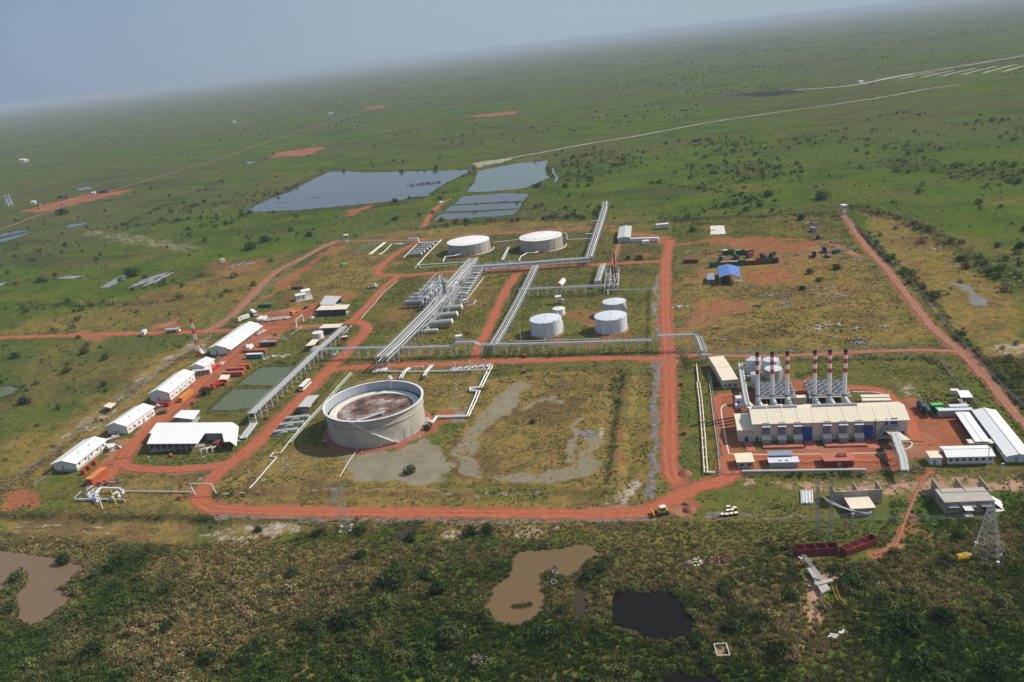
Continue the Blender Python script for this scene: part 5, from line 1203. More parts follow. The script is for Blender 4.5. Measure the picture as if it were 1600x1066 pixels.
pipeline('drain_channel', 'pale concrete channel beside the round road bend', [(538, 521, .15), (550, 509, .15)], .4, 1, matn='concrete', supports=0, cat='channel')
pipeline('yellow_pipe', 'pale yellow pipe on the grass right of the exchangers', [(731, 467, .3), (756, 434, .3)], .35, 1, matn='cream', supports=0, cat='pipe')
pipeline('pump_kerb', 'pale yellow kerb around the pumps by the exchangers', [(727, 477.5, .3), (740, 476, .3), (744, 470, .3), (732, 470, .3)], .3, 1, matn='cream', supports=0, cat='kerb')
T = thing('switch_cabinet', 'white cabin beside the hump of the long grey pipe rack', 'cabin', G(718, 535), R(10)); MB().box(-1.9, 1.9, -1.4, 1.4, .3, 4.2).build('body', M['white'], T); MB().box(-2, 2, -1.5, 1.5, 4.2, 4.35).build('roof', M['white'], T); MB().box(-.5, .5, -1.46, -1.4, .3, 2.5).build('door', M['grey'], T); MB().box(-1.6, 1.6, -1.2, 1.2, 0, .3).build('plinth', M['concrete'], T)
vessel('slop_vessel', 'white horizontal vessel with a rusty end on the green lawn', (874, 452), (881, 443), 1.9, 2.4, 'white', None, endm='orangey')
T = thing('water_treatment_skid', 'white box on posts behind the small white tank', 'elevated box', G(873, 475)); MB().box(-2, 2, -1.8, 1.8, 3.4, 5.4).build('tank_box', M['white'], T)
for sx in (-1.5, 1.5):
    for sy in (-1.3, 1.3): MB().beam((sx, sy, 0), (sx, sy, 3.4), .25).build('leg', M['steel'], T)
for k in range(3): MB().pipe([(2 + k * .8, -1, .3), (2 + k * .8, -1, 2.5), (2 + k * .8, 2, 2.5)], .25, 6).build('pipe', M['clad'], T)
pipeline('fence_line_pipe', 'thin white pipe in front of the pale grey tanks', [(797, 533, .6), (800, 535, .6), (870, 533, .6), (938, 531, .6)], .3, 1, matn='clad', supports=10, cat='pipe')
pipeline('header_pipe', 'white header pipe above the weathered grey tank', [(950, 462, .5), (950, 460, 3), (1022, 459, 3)], .35, 1, matn='clad', supports=9, cat='pipe')
for (i, (x, y)) in enumerate(((814, 533), (944, 533), (851, 537), (867, 538), (953, 537))):
    T = thing('vent_post', ['white lamp post left of the left pale grey tank', 'white post left of the right pale grey tank', 'white vent post in front of the left pale tank', 'second white vent post in front of the left pale tank', 'white vent post in front of the right pale tank'][i], 'post', G(x, y)); MB().tube((0, 0, 0), (0, 0, 7 if i < 2 else 3), .13, 6).build('pole', M['white'], T); MB().box(-.5, .5, -.2, .2, 7 if i < 2 else 3, 7.2 if i < 2 else 3.2).build('head', M['grey'], T)
# ================================================================== camp on the left
gable_house('site_house', 'nearest white-roofed house of the camp, with red porch panels', 'house', (122, 737), (168, 701), (99, 741), wall_h=4.6, rise=1.5, over=1.0, skirt=1.2, W=11.5, gablem='grey', wins=5, doors=2, group='white-roofed camp houses')
gable_house('site_house', 'white-roofed camp house with pickup parked at its shaded gable', 'house', (201, 679), (243, 649), (170, 680), eave_y=665.5, rise=1.9, over=.6, W=11.5, skirt=.4, wins=6, doors=3, panels=5, group='white-roofed camp houses', awning=True)
gable_house('site_house', 'white-roofed camp house with an orange container along its wall', 'house', (267.5, 627), (306, 595.5), (239, 626), eave_y=613, rise=2.0, over=.7, W=11.5, skirt=.4, wins=6, doors=2, panels=6, group='white-roofed camp houses')
gable_house('site_house', 'smallest gabled camp house behind a flat-roofed box', 'house', (322, 583), (336.5, 572.5), (301, 584), eave_y=572, rise=1.6, over=.6, W=9.5, skirt=.3, wins=2, doors=1, group='white-roofed camp houses')
TL, LL, WL, HL = gable_house('long_camp_building', 'longest white-roofed camp building, next to the red and white mast', 'building', (356.5, 555), (405.4, 518), (331, 555.5), eave_y=542.5, rise=1.7, over=.9, W=11.5, skirt=.9, wins=12, doors=4, group='white-roofed camp houses')
MB().slab([(-.5, -3.2, HL - 1.6), (LL + .5, -3.2, HL - 1.6), (LL + .5, 0, HL - .7), (-.5, 0, HL - .7)], .1).build('porch_roof', M['roof'], TL)
for i in range(15): MB().beam((i * LL / 14, -3.0, 0), (i * LL / 14, -3.0, HL - 1.6), .15).build('porch_post', M['white'], TL)
for k in range(2):
    MB().beam((-.3, -WL * 0 + 4 + k * 1.3, 1.2), (-4.2, 4 + k * 1.3, .1), .12).build('stair_rail', M['white'], TL)
T = thing('flat_roof_annex', 'grey flat-roofed box in front of the smallest camp house', 'annex', G(301, 588), frame((301, 588), (328, 585))[1])
MB().box(0, 10.5, 0, 4, 0, 2.8).build('body', M['grey'], T); MB().box(-.2, 10.7, -.2, 4.2, 2.8, 3.0).build('roof', M['pontoon'], T); MB().box(10.2, 10.56, .1, 3.8, .2, 2.7).build('white_end', M['white'], T)
for i in range(4): MB().box(1 + i * 2.5, 2 + i * 2.5, -.05, 0, 1.2, 2.1).build('window', M['glass'], T)
# big white hall: L shaped roof
hz_ = 4.8; hp = [(244.8, 660.7), (363.5, 659.8), (359.5, 690), (350, 690.5), (347, 677), (320, 677), (308.6, 693), (229.4, 693.6), (237, 677), (232.5, 677)]
gp_ = [G(x, y, hz_) for x, y in hp]; c = sum(gp_, Vector()) / len(gp_); T = thing('canteen_hall', 'big white flat-roofed hall with an open columned front', 'hall', (c.x, c.y, 0))
MB().prism([(p.x - c.x, p.y - c.y) for p in gp_][::-1], hz_ - .25, hz_).build('roof', M['roof'], T)
a = gp_[7] - c; b_ = gp_[6] - c; back = (gp_[0] + gp_[9]) / 2 - c
for i in range(9):
    p = a.lerp(b_, (i + .1) / 8.2); MB().beam((p.x, p.y + .8, 0), (p.x, p.y + .8, hz_ - .2), .25).build('column', M['steel'], T)
p0_, p1_ = a.lerp(b_, .03), a.lerp(b_, .97)
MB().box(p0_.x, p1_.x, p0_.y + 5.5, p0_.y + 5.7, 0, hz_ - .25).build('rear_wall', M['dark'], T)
for i in range(8): 
    x = p0_.x + (p1_.x - p0_.x) * (i + .5) / 8; MB().box(x - .9, x + .9, p0_.y + 5.42, p0_.y + 5.5, 1.3, 2.5).build('window', M['glass'], T)
MB().box(p0_.x, p1_.x, p0_.y + .4, p0_.y + .5, .8, 1.0).build('front_rail', M['steel'], T)
MB().box(p0_.x - .5, p1_.x + .5, p0_.y, p0_.y + 12, 0, .25).build('floor_slab', M['concrete'], T)
q0, q1 = gp_[5] - c, gp_[4] - c; MB().box(q0.x + .5, q1.x - .3, q0.y + .4, q0.y + .6, .6, hz_ - .3).build('wing_wall', M['grey'], T)
for i in range(5):
    x = q0.x + 1.5 + (q1.x - q0.x - 2) * i / 5; MB().box(x, x + .08, q0.y + .32, q0.y + .4, .6, hz_ - .4).build('wall_joint', M['dark'], T)
e0, e1 = gp_[1] - c, gp_[2] - c
MB().slab([(e0.x, e0.y, hz_ - .02), (e0.x + 2.4, e0.y, hz_ - 2.6), (e1.x + 2.4, e1.y, hz_ - 2.6), (e1.x, e1.y, hz_ - .02)][::-1], .1).build('end_canopy', M['white'], T)
MB().box(q0.x, e0.x - .5, q0.y + 3, q0.y + 3.2, .6, hz_ - .3).build('inner_wall', M['wallw'], T)
for k in range(3):
    o_ = gp_[6] - c; b2 = MB(); b2.pipe([(o_.x + 1 + k * 2.6, o_.y - 1, 0), (o_.x + 1 + k * 2.6, o_.y - 1, 2.0), (o_.x + 3.5 + k * 2.6, o_.y + .5 + k, 2.0), (o_.x + 3.5 + k * 2.6, o_.y + .5 + k, 0)], .25, 6); b2.build('white_duct', M['white'], T)
RF = 'open shelters'
shed('carport', 'small white carport right behind the big white hall', [(283, 641), (313, 641), (302.6, 655.5), (270, 652)], 3.6, 'roof', walls=None, nposts=(2, 2), postm='white', cat='carport')
shed('guard_shelter', 'tiny white shelter with red posts outside the camp fence', [(161, 634.8), (170, 629), (182, 630), (173, 638)], 3.4, 'cream', nposts=(2, 2), postm='redwall', cat='shelter')
shed('small_canopy', 'little white canopy above the red fire truck', [(346, 585.5), (360, 585.5), (356, 593), (341, 593)], 3.2, 'cream', nposts=(2, 2), cat='canopy')
shed('entrance_canopy', 'white awning among pale junk beside the nearest camp house', [(165, 693.5), (180, 692.5), (178, 698), (169, 700)], 2.6, 'white', nposts=(2, 2), cat='canopy')
T = shed('workshop_shelter', 'cream-roofed open shelter, behind the longer one near the yard road', [(508, 462), (533.5, 463), (522, 476.7), (499, 476)], 5.0, 'roof_grey', nposts=(4, 2), walls=[(2, 3)], cat='shelter')
T = shed('workshop_shelter', 'longer cream-roofed workshop shelter in front by the road fork', [(502.5, 477), (547, 475.7), (541, 483), (493, 485)], 4.6, 'cream', nposts=(6, 2), walls=[(0, 1)], cat='shelter')
T = shed('pump_shelter', 'cream-roofed shelter at the top end of the sloping pipe rack', [(506, 506.7), (536, 506), (529.7, 511.6), (498, 513)], 4.2, 'cream', nposts=(4, 2), walls=[(0, 1)], cat='shelter')
T = shed('pump_shelter', 'slanting cream-roofed shelter left of the small white tank', [(488, 530), (498.8, 530.4), (491, 539), (477, 541)], 3.8, 'cream', nposts=(3, 2), walls=[(2, 3)], cat='shelter')
T = shed('pump_shelter', 'grey-roofed shelter between red road and open tank', [(480.7, 618.5), (499, 617), (483, 635.4), (464.7, 636)], 4.6, 'roof_grey', nposts=(3, 2), cat='shelter')
truck('parked_truck', 'truck parked in the shade under the grey-roofed shelter', 'white', (479, 641), (492, 629), 'flat', 7)
# masts and towers
lattice('radio_mast', 'red and white banded lattice radio mast by the camp entrance', (312, 557), HT(312, 557, 496.5), 2.0, 1.0, bands=['red', 'white'], cat='radio mast', nseg=7, footing=False, mast=.2)
T = thing('satellite_dish', 'white round satellite dish at the foot of the red and white mast', 'satellite dish', G(318.5, 553)); MB().tube((0, 0, 0), (0, 0, 1.6), .25, 8).build('pedestal', M['white'], T)
b = MB(); b.lathe([(2.1, 1.2), (1.7, .6), (1.0, .2), (.02, 0)], 20); dsh = b.build('reflector', M['white'], T, (0, 0, 2.0)); dsh.rotation_euler = (R(55), 0, R(20))
def watchtower(label, p, ytop):
    h = HT(p[0], p[1], ytop); T = thing('watchtower', label, 'watchtower', G(*p), R(12))
    for sx in (-1.3, 1.3):
        for sy in (-1.3, 1.3): MB().beam((sx, sy, 0), (sx, sy, h * .62), .3).build('leg', M['pontoon'], T)
    MB().box(-1.2, 1.2, -1.2, 1.2, 0, h * .35).build('base_room', M['wallw'], T); MB().box(-1.9, 1.9, -1.9, 1.9, h * .55, h * .8).build('cabin', M['wallw'], T)
    MB().box(-1.7, 1.7, -1.94, -1.9, h * .66, h * .78).build('window', M['glass'], T); MB().box(-2.4, 2.4, -2.4, 2.4, h * .93, h * .93 + .2).build('roof', M['white'], T)
    for sx in (-1.8, 1.8):
        for sy in (-1.8, 1.8): MB().beam((sx, sy, h * .8), (sx, sy, h * .93), .15).build('roof_post', M['steel'], T)
watchtower('white watchtower at the upper left corner of the compound', (543, 381.5), 366); watchtower('white watchtower at the far right corner of the compound', (1318, 336), 319)
# sheds and cabins
T = thing('white_house', 'bright white stepped house on a concrete slab near a green container', 'house', G(464, 471), R(18))
MB().box(-1, 12, -2, 13, 0, .12).build('slab', M['concrete'], T); MB().box(0, 7, 0, 6, .12, 4.0).build('front_wall', M['wallw'], T); MB().box(-.3, 7.3, -.3, 6.2, 4.0, 4.2).build('front_roof', M['white'], T)
MB().box(5, 11, 6.2, 12, .12, 5.0).build('rear_wall', M['wallw'], T); MB().slab([(4.6, 5.9, 5.0), (11.4, 5.9, 5.0), (11.4, 9, 5.9), (4.6, 9, 5.9)], .15).build('roof', M['roof'], T); MB().slab([(4.6, 9, 5.9), (11.4, 9, 5.9), (11.4, 12.4, 5.0), (4.6, 12.4, 5.0)], .15).build('roof', M['roof'], T)
for x in (1.2, 4.6): MB().box(x, x + 1.0, -.05, 0, 1.5, 2.6).build('window', M['glass'], T)
T = thing('portable_cabin', 'white cabin by the outer track on the left plain', 'cabin', G(345, 411), R(25)); MB().box(0, 4.2, 0, 3, .3, 3.0).build('body', M['white'], T); MB().box(-.2, 4.4, -.2, 3.2, 3.0, 3.15).build('roof', M['white'], T); MB().box(1, 2, -.05, 0, 1.2, 2.2).build('window', M['glass'], T)
T, _, _, _ = gable_house('metal_shed', 'pale grey metal shed north of the far pipe rack', 'shed', (985, 379), (987, 361), (967, 380), wall_h=4.2, rise=.9, over=.4, W=10, roofm='roof_grey', wallm='steel', doors=1, wins=3, vents=0)
container('white container row attached to the pale grey metal shed', (988, 378), (1027, 377), 23, 3, 3.0, 'white', name='cabin_row', cat='cabin row')
T = thing('portable_cabin', 'small white cabin with a cream roof below the cabin row', 'cabin', G(1005, 383)); MB().box(0, 5, 0, 4, .2, 2.8).build('body', M['wallw'], T); MB().box(-.3, 5.3, -.3, 4.3, 2.8, 3.0).build('roof', M['cream'], T)
T = thing('portable_cabin', 'white cabin on dark legs at the north edge of the compound', 'cabin', G(1027, 359)); MB().box(0, 10, 0, 4, 1.0, 4.0).build('body', M['wallw'], T); MB().box(-.3, 10.3, -.3, 4.3, 4.0, 4.2).build('roof', M['white'], T)
for x in (.5, 3.5, 6.5, 9.3): MB().box(x, x + .3, .1, .4, 0, 1).build('leg', M['dark'], T)
for x in (1.5, 4.5, 7.5): MB().box(x, x + 1, -.05, 0, 2.0, 3.0).build('window', M['glass'], T)
T = thing('concrete_pad', 'pale concrete pad with debris north of the scrap yard', 'concrete pad', G(1111, 367)); P = [G(*q) - G(1111, 367) for q in ((1110, 367), (1134, 366), (1131, 353), (1110, 353.5))]; MB().prism([(p.x, p.y) for p in P], 0, .3).build('slab', M['pontoon'], T)
# far cabins and pond buildings
for i, (x, y, sz, lb) in enumerate(((690, 319, 4, 'white truck-like cabin on the track between the lakes'), (53, 319, 7, 'white hut on the far left red clearing'), (62, 322, 3, 'tiny pale hut just right of the far left white hut'), (147, 304, 6, 'cream hut on the far left clearing, right of a dark rig'), (36, 254, 14, 'tiny white hut far out in the haze at the left'), (42, 253, 9, 'second tiny white hut far out in the haze at the left'), (367, 193, 12, 'tiny white hut on the pale far clearing'), (1345, 131, 9, 'small structure beside the far highway'))):
    T = thing('distant_hut', lb, 'hut', G(x, y), R(15)); MB().box(-sz / 2, sz / 2, -sz / 2.4, sz / 2.4, 0, sz * .6).build('wall', M['white' if i != 3 else 'cream'], T); MB().slab([(-sz * .55, -sz * .5, sz * .6), (sz * .55, -sz * .5, sz * .6), (sz * .55, sz * .5, sz * .72), (-sz * .55, sz * .5, sz * .72)], .3).build('roof', M['white'], T)
T = thing('drilling_gear', 'dark rusty equipment on the far left red clearing', 'machinery', G(100, 309)); MB().box(-12, 10, -4, 4, 0, 1).build('frame', M['maroon'], T); MB().box(-9, -2, -3, 3, 1, 4).build('engine', M['dark'], T); MB().tube((3, 0, 1), (8, 2, 7), .8, 8).build('boom', M['dark'], T); MB().box(0, 3, -2, 2, 1, 3).build('cab', M['maroon'], T)
T = thing('drilling_gear', 'second dark equipment row right of the cream hut, far left', 'machinery', G(160, 302)); MB().box(-12, 12, -3, 3, 0, 1).build('frame', M['dark'], T); MB().box(-6, 6, -2.5, 2.5, 1, 4).build('engine', M['dark'], T); MB().tube((8, 0, 1), (8, 0, 6), 1.2, 8).build('boiler', M['maroon'], T)
# containers in the camp
container('blue-green container with a white roof beside an orange-red one', (386, 560), (412, 559), 10.5, 2.6, 2.8, 'teal', 'white'); container('orange-red container just behind the blue-green one', (388, 553.5), (418, 552.5), 11.5, 2.6, 2.8, 'orange', 'orange')
container('dark red container with a blue-grey roof on the camp lawn', (407, 541), (434, 540), 11.5, 2.6, 2.9, 'maroon', 'lav')
for i, (x0, y0, x1, lb) in enumerate(((375, 577, 391, 'farthest orange container beside the green pond'), (357, 582, 383, 'middle orange container by the green pond with a white end'), (350, 588.5, 380, 'nearest orange container in the group by the green pond'))): container(lb, (x0, y0), (x1, y0 - 1.5), (x1 - x0) * .42, 2.6, 2.7, 'orange', 'orange', 'orange containers by the green pond')
container('yellow-orange container along the wall of a camp house', (284, 628), (298, 616.5), 12.2, 2.5, 2.7, 'orangey'); container('red flat container in front of a shaded camp gable', (242, 634), (267, 634), 9.2, 2.5, 2.0, 'red', 'maroon')
container('dark green container lying north of the parked vehicles', (403, 481), (428, 480), 10.5, 2.5, 2.6, 'green'); container('maroon container on the grass above the white stepped house', (456, 452), (475, 451.5), 9.5, 2.5, 2.2, 'maroon')
container('bright orange-red container at the lower left corner of the camp', (146, 755), (160, 744), 11, 3.4, 3.2, 'orange', 'orangey'); container('small red box container beside the small camp house', (331, 581), (340, 575), 6, 2.4, 2.6, 'red', 'redroof')
container('tiny orange container under the sloping pipe rack', (535, 531.5), (543, 530.5), 4, 2.4, 2.2, 'redwall', 'cream'); container('bright green small skip alone on the grass', (533, 416.5), (540, 411.5), 7, 2.4, 1.6, 'lgreen', name='skip', cat='skip', opened=True)
# vehicles
pk = 'pickups parked in a row'
g0 = pickup_proto('pickup_truck', 'leftmost white pickup of the parked row', 'white', G(417.5, 501.5), R(65), pk)
for i in range(1, 8):
    o = copy_tree(g0); g = G(417.5 + i * 4.6, 501.5 - i * .55 + (.3 if i % 2 else 0)); o.location = g; o.rotation_euler[2] = R(65 + rng.uniform(-8, 8))
    o['label'] = ['', 'second', 'third', 'fourth', 'fifth', 'sixth', 'seventh', 'rightmost'][i] + (' white pickup from the left in the parked row' if i < 7 else ' white pickup of the parked row'); o['group'] = pk
for i, (x, y, hx, hy, lb) in enumerate(((347, 570, 352, 565, 'white pickup on the camp street left of the orange containers'), (386, 542.5, 377, 542, 'white car at the wall of the long camp building'), (405.5, 522.5, 413, 518, 'white pickup at the far end of the long camp building'), (411, 519.5, 418, 515, 'second white pickup beside the far end of the long building'), (247, 637, 241, 638, 'white pickup by the gable of a camp house with red container'), (178, 686, 170, 688.5, 'white pickup in front of a shaded gable with awning'), (488, 498.5, 493, 494.5, 'lone white pickup on the red lane below the workshop'), (414, 536, 424, 535, 'pale car almost hidden on the street near the dark red container'), (474, 605, 485, 597, 'unused'))):
    if lb == 'unused': continue
    d = G(hx, hy) - G(x, y); o = copy_tree(g0); o.location = G(x, y); o.rotation_euler[2] = math.atan2(d.y, d.x); o['label'] = lb
    if 'group' in o: del o['group']
for (x, y, hx, hy, col, lb) in ((478.5, 482, 484, 478, 'dark', 'dark pickup on the track next to a red shelter end'), (253, 647, 246, 648, 'green', 'dark green car in the shade between two camp houses')):
    d = G(hx, hy) - G(x, y); pickup_proto('pickup_truck', lb, col, G(x, y), math.atan2(d.y, d.x))
truck('flatbed_truck', 'white truck standing behind the orange-red container', 'white', (391, 547.5), (397, 541), 'box', 8, 'white'); bus('coach', 'white coach driving down the red road beside the pipe rack', (477.5, 606), (466, 617.5), 11)
bus('parked_bus', 'white bus parked behind the long camp building', (397, 492), (388, 485), 11); truck('box_truck', 'white box truck left of the parked bus', 'white', (381, 501), (372, 504), 'box', 9)
for i, (x, lb) in enumerate(((405.5, 'left'), (412, 'right'))): container(lb + ' white trailer of the pair beside the parked pickups', (x - 2, 503.5), (x + 4, 498), 8, 2.2, 2.2, 'white', name='trailer', cat='trailer')
truck('dump_truck', 'yellow-orange dump truck on the yard road', 'orangey', (460, 491), (450, 498), 'dump', 8.5, 'orangey'); truck('tank_truck', 'silver tank truck arriving on the gate road', 'white', (271, 520), (290, 518.5), 'tanker', 10, 'clad')
truck('delivery_truck', 'white truck by the roadside left of the silver tank truck', 'white', (226, 524), (221, 529), 'box', 6); truck('winch_truck', 'small truck with dark load beside the link road', 'white', (582, 451), (592, 448.5), 'flat', 8, 'maroon')
truck('fire_truck', 'red fire truck by the green pond under the canopy', 'red', (342, 604), (333, 608), 'dump', 9, 'red'); pickup_proto('red_car', 'orange-red pickup behind the red fire truck', 'orange', G(355, 600), R(60))
truck('service_truck', 'small red truck on the apron beside the big white hall', 'redwall', (343, 699), (350, 694), 'box', 5, 'maroon'); truck('water_truck', 'small green truck passing under the long grey rack', 'lgreen', (524, 556), (530, 552), 'flat', 5, 'tankb')
# orange hydrant boxes
HY = [(159, 658, 'outside the camp fence by the guard shelter'), (302, 632, 'beside the camp street opposite the orange container'), (267, 715, 'on the lawn in front of the big white hall'), (281.5, 780, 'left of the lower left road corner'), (417.8, 655, 'next to the foot of the sloping pipe rack'), (479.7, 592.5, 'beside the sloping rack above the white coach'), (431, 524, 'on the camp lawn near the fork'), (532, 539.5, 'inside the round bend of the red road'), (630, 564.5, 'under the long grey rack near the wide one'), (820, 558.5, 'by the middle road, right of the rack hump'), (980, 553.5, 'by the middle road near the main road'), (731.7, 521.5, 'on the grass beside the inner road'), (758, 478.5, 'on the grass right of the exchangers'), (1065, 602, 'right of the main road, farther one'), (1069, 679, 'right of the main road, nearer one'), (561, 811.5, 'on the verge right of the lattice tower'), (819, 583, 'in the dry bund beyond the pipe corner')]
hy0 = None
for i, (x, y, lb) in enumerate(HY):
    if hy0 is None:
        hy0 = thing('hydrant_box', '', 'hydrant box', G(x, y), R(-60), 'orange hydrant boxes'); MB().tube((-.9, 0, .9), (.9, 0, .9), .85, 12).build('drum', M['orange'], hy0); MB().tube((.9, 0, .9), (.94, 0, .9), .6, 12).build('opening', M['maroon'], hy0); MB().box(-.7, .7, -.5, .5, 0, .25).build('stand', M['dark'], hy0); o = hy0
    else: o = copy_tree(hy0); o.location = G(x, y); o.rotation_euler[2] = R(rng.uniform(-90, -20))
    o['label'] = 'orange hydrant box ' + lb
# scrap piles helper
def scrap(label, p, r, n, mats_, hmax=1.4, seed=0, cat='scrap heap', name='scrap_heap', long=1.0, flatn=.4):
    T = thing(name, label, cat, G(*p)); q = random.Random(seed)
    for k, mt in enumerate(mats_):
        b = MB()
        for i in range(max(1, n // len(mats_))):
            a = q.uniform(0, 6.28); d = r * math.sqrt(q.random()); x, y = d * math.cos(a), d * math.sin(a) * flatn * 1.6; z = q.uniform(0, hmax) * (1 - d / r * .6); l = q.uniform(.5, 2.0) * long; t = q.uniform(0, 6.28)
            b.beam((x, y, z + .2), (x + l * math.cos(t), y + l * math.sin(t), max(.15, z + q.uniform(-.3, .4))), q.uniform(.12, .7 if long < 2 else .3), q.uniform(.1, .5))
        b.build('debris', M[mt], T)['kind'] = 'stuff'
    return T
scrap('scrap and pale junk beside the dark red container', (440, 531), 3.2, 26, ('clad', 'navy', 'cladd'), 1.6, 1); scrap('grey scrap beside the orange-red corner container', (170, 756), 5, 40, ('dark', 'cladd', 'maroon'), 1.6, 2)
scrap('row of small pale crates beside the blue-green container', (430, 558), 9, 50, ('white', 'clad', 'cladd'), .7, 3, flatn=.15); scrap('junk in front of the nearest camp house', (178, 700), 4, 30, ('white', 'clad', 'maroon'), 1.2, 4)
scrap('steel frames on the grass left of the corner pipework', (140, 765), 4.5, 14, ('clad', 'cladd'), .5, 5, long=3); scrap('white steel bars heaped on the left plain by the white cabin', (376, 415), 12, 50, ('clad', 'cladd'), 1.0, 6, long=3)
for i, (x, y) in enumerate(((148, 733), (139, 741), (131, 748))):
    T = thing('red_locker', ['farthest', 'middle', 'nearest'][i] + ' red locker on the porch side of the nearest camp house', 'locker', G(x, y - 7)); MB().box(-.9, .9, -.7, .7, 0, 2.1).build('body', M['red'], T); MB().box(-.7, .7, -.75, -.7, .2, 1.9).build('door', M['redwall'], T)

# ================================================================== power station on the right
loc, yaw, Lh = frame((1177, 691), (1417, 685.3)); hh = HT(1177, 691, 661.5)
bk = G(1172, 636, hh) - loc; Wh = -bk.x * math.sin(yaw) + bk.y * math.cos(yaw)
T = thing('power_house', 'long cream-roofed power hall with blue doors and six roof vents', 'power hall', loc, yaw); PH = T; PL = (loc, yaw)
MB().box(0, Lh, 0, Wh, .1, hh).build('wall', M['creamwall'], T)
for x in (0, Lh): MB().add([(x, 0, hh), (x, Wh, hh), (x, Wh * .52, hh + 2.2)], [(0, 2, 1) if x == 0 else (0, 1, 2)]).build('gable', M['creamwall'], T)
MB().slab([(-.5, -.9, hh), (Lh + .6, -.9, hh), (Lh + .6, Wh * .52, hh + 2.4), (-.5, Wh * .52, hh + 2.4)], .15).build('roof', M['cream'], T)
MB().slab([(-.5, Wh * .52, hh + 2.4), (Lh + .6, Wh * .52, hh + 2.4), (Lh + .6, Wh + .6, hh), (-.5, Wh + .6, hh)], .15).build('roof', M['cream'], T)
sm_ = MB().box(-.05, .05, -.1, Wh * .52 + .9, 0, .05).mesh('roof_seam'); sm_.materials.append(M['creamwall'])
for i in range(9):
    o = put('roof_seam', sm_, T, (Lh * (i + 1) / 10, -.8, hh + .05)); o.rotation_euler[0] = math.atan2(2.4, Wh * .52 + .9)
MB().box(-.6, Lh + .7, -1.05, -.9, hh - .25, hh + .02).build('gutter', M['creamwall'], T)
def local(px, py, z=0): g = G(px, py, z) - PL[0]; return (g.x * math.cos(yaw) + g.y * math.sin(yaw), -g.x * math.sin(yaw) + g.y * math.cos(yaw))
def lx(px): g = G(px, 688) - loc; return g.x * math.cos(yaw) + g.y * math.sin(yaw)
for i, px in enumerate((1196, 1220.5, 1245, 1291, 1316, 1341)):
    x = lx(px); MB().box(x - 1.5, x + 1.5, -.55, 0, 2.2, hh - .5).build('intake_duct', M['grey'], T)
    b = MB()
    for k in range(9): b.box(x - 1.4, x + 1.4, -.66, -.56, 2.9 + k * .7, 3.1 + k * .7)
    b.build('louvre', M['dark'], T)
    MB().slab([(x - 1.7, -1.9, hh - 1.0), (x + 1.7, -1.9, hh - 1.0), (x + 1.7, 0, hh - .4), (x - 1.7, 0, hh - .4)], .1).build('intake_hood', M['white'], T)
    MB().box(x - 1.6, x + 1.6, -2.9, -.6, .2, 2.6).build('fan_box', M['grey'], T); MB().slab([(x - 1.8, -3.1, 2.5), (x + 1.8, -3.1, 2.5), (x + 1.8, -.1, 3.3), (x - 1.8, -.1, 3.3)], .1).build('fan_box_roof', M['cream'], T)
for i, px in enumerate((1187, 1211, 1235.5, 1282, 1305.5, 1330)):
    x = local(px, 642.5 - i * .9, hh + 2.4)[0]; rv = MB(); yv = Wh * .60
    rv.tube((x - 2.7, yv, hh + 2.3), (x + 2.7, yv, hh + 2.3), .95, 12); rv.build('roof_ventilator', M['cladd'], T); MB().box(x + 2.7, x + 2.85, yv - .7, yv + .7, hh + 1.8, hh + 2.9).build('ventilator_end', M['white'], T)
for (px, w_, h_, mt) in ((1259.5, 4.4, 6.2, 'blue'), (1355, 4.4, 6.2, 'blue')):
    x = lx(px); b = MB(); b.box(x - w_ / 2, x + w_ / 2, -.12, 0, .2, h_); b.build('roller_door', M['blue'], T)
    for k in range(5): MB().box(x - w_ / 2 + .1, x + w_ / 2 - .1, -.16, -.12, 1.1 + k * 1.0, 1.18 + k * 1.0).build('door_slat', M['navy'], T)
for px, z0, z1, w_ in ((1182, 0.2, 2.4, 1.0), (1229, .2, 2.4, 1.0), (1299, .2, 2.4, 1.0), (1383.5, 1.8, 4.6, 2.6), (1397, 6.2, 9.0, 2.4), (1385, 6.2, 8.8, 1.2), (1408.5, .2, 3.2, 2.8), (1410.5, 7.6, 8.6, 1.4)):
    x = lx(px); MB().box(x - w_ / 2, x + w_ / 2, -.12, 0, z0, z1).build('blue_door' if z1 < 9.1 and w_ != 1.4 else 'window', M['blue'] if w_ != 1.4 else M['glass'], T)
st = MB(); xa, xb, xc = lx(1369), lx(1384), lx(1405)
st.beam((xa, -1.2, .3), (xb, -1.2, 6.0), .25, 1.2); st.box(xb, xc, -1.8, -.1, 5.9, 6.05); st.beam((xb, -1.8, 7.0), (xc, -1.8, 7.0), .08); st.beam((xa, -1.8, 1.4), (xb, -1.8, 7.0), .08)
for k in range(6): x = xb + (xc - xb) * k / 5; st.beam((x, -1.75, 0), (x, -1.75, 7.0), .12)
st.build('outer_stair', M['cladd'], T); MB().tube((lx(1367), -.4, 0), (lx(1367), -.4, 8.8), .2, 6).build('downpipe', M['dark'], T)
for px, xw in ((1168, 3.4), (1262, 4.4), (1358, 4.4)):
    x = lx(px); MB().add([(x - xw / 2, -.3, .5), (x + xw / 2, -.3, .5), (x + xw / 2 + .5, -8, .12), (x - xw / 2 + .5, -8, .12)], [(0, 3, 2, 1)]).build('entrance_ramp', M['redroof'], T)
for a, b in ((1189, 1252), (1285, 1349)): MB().box(lx(a), lx(b), -6.2, -3.6, 0, .7).build('plinth', M['redroof'], T)
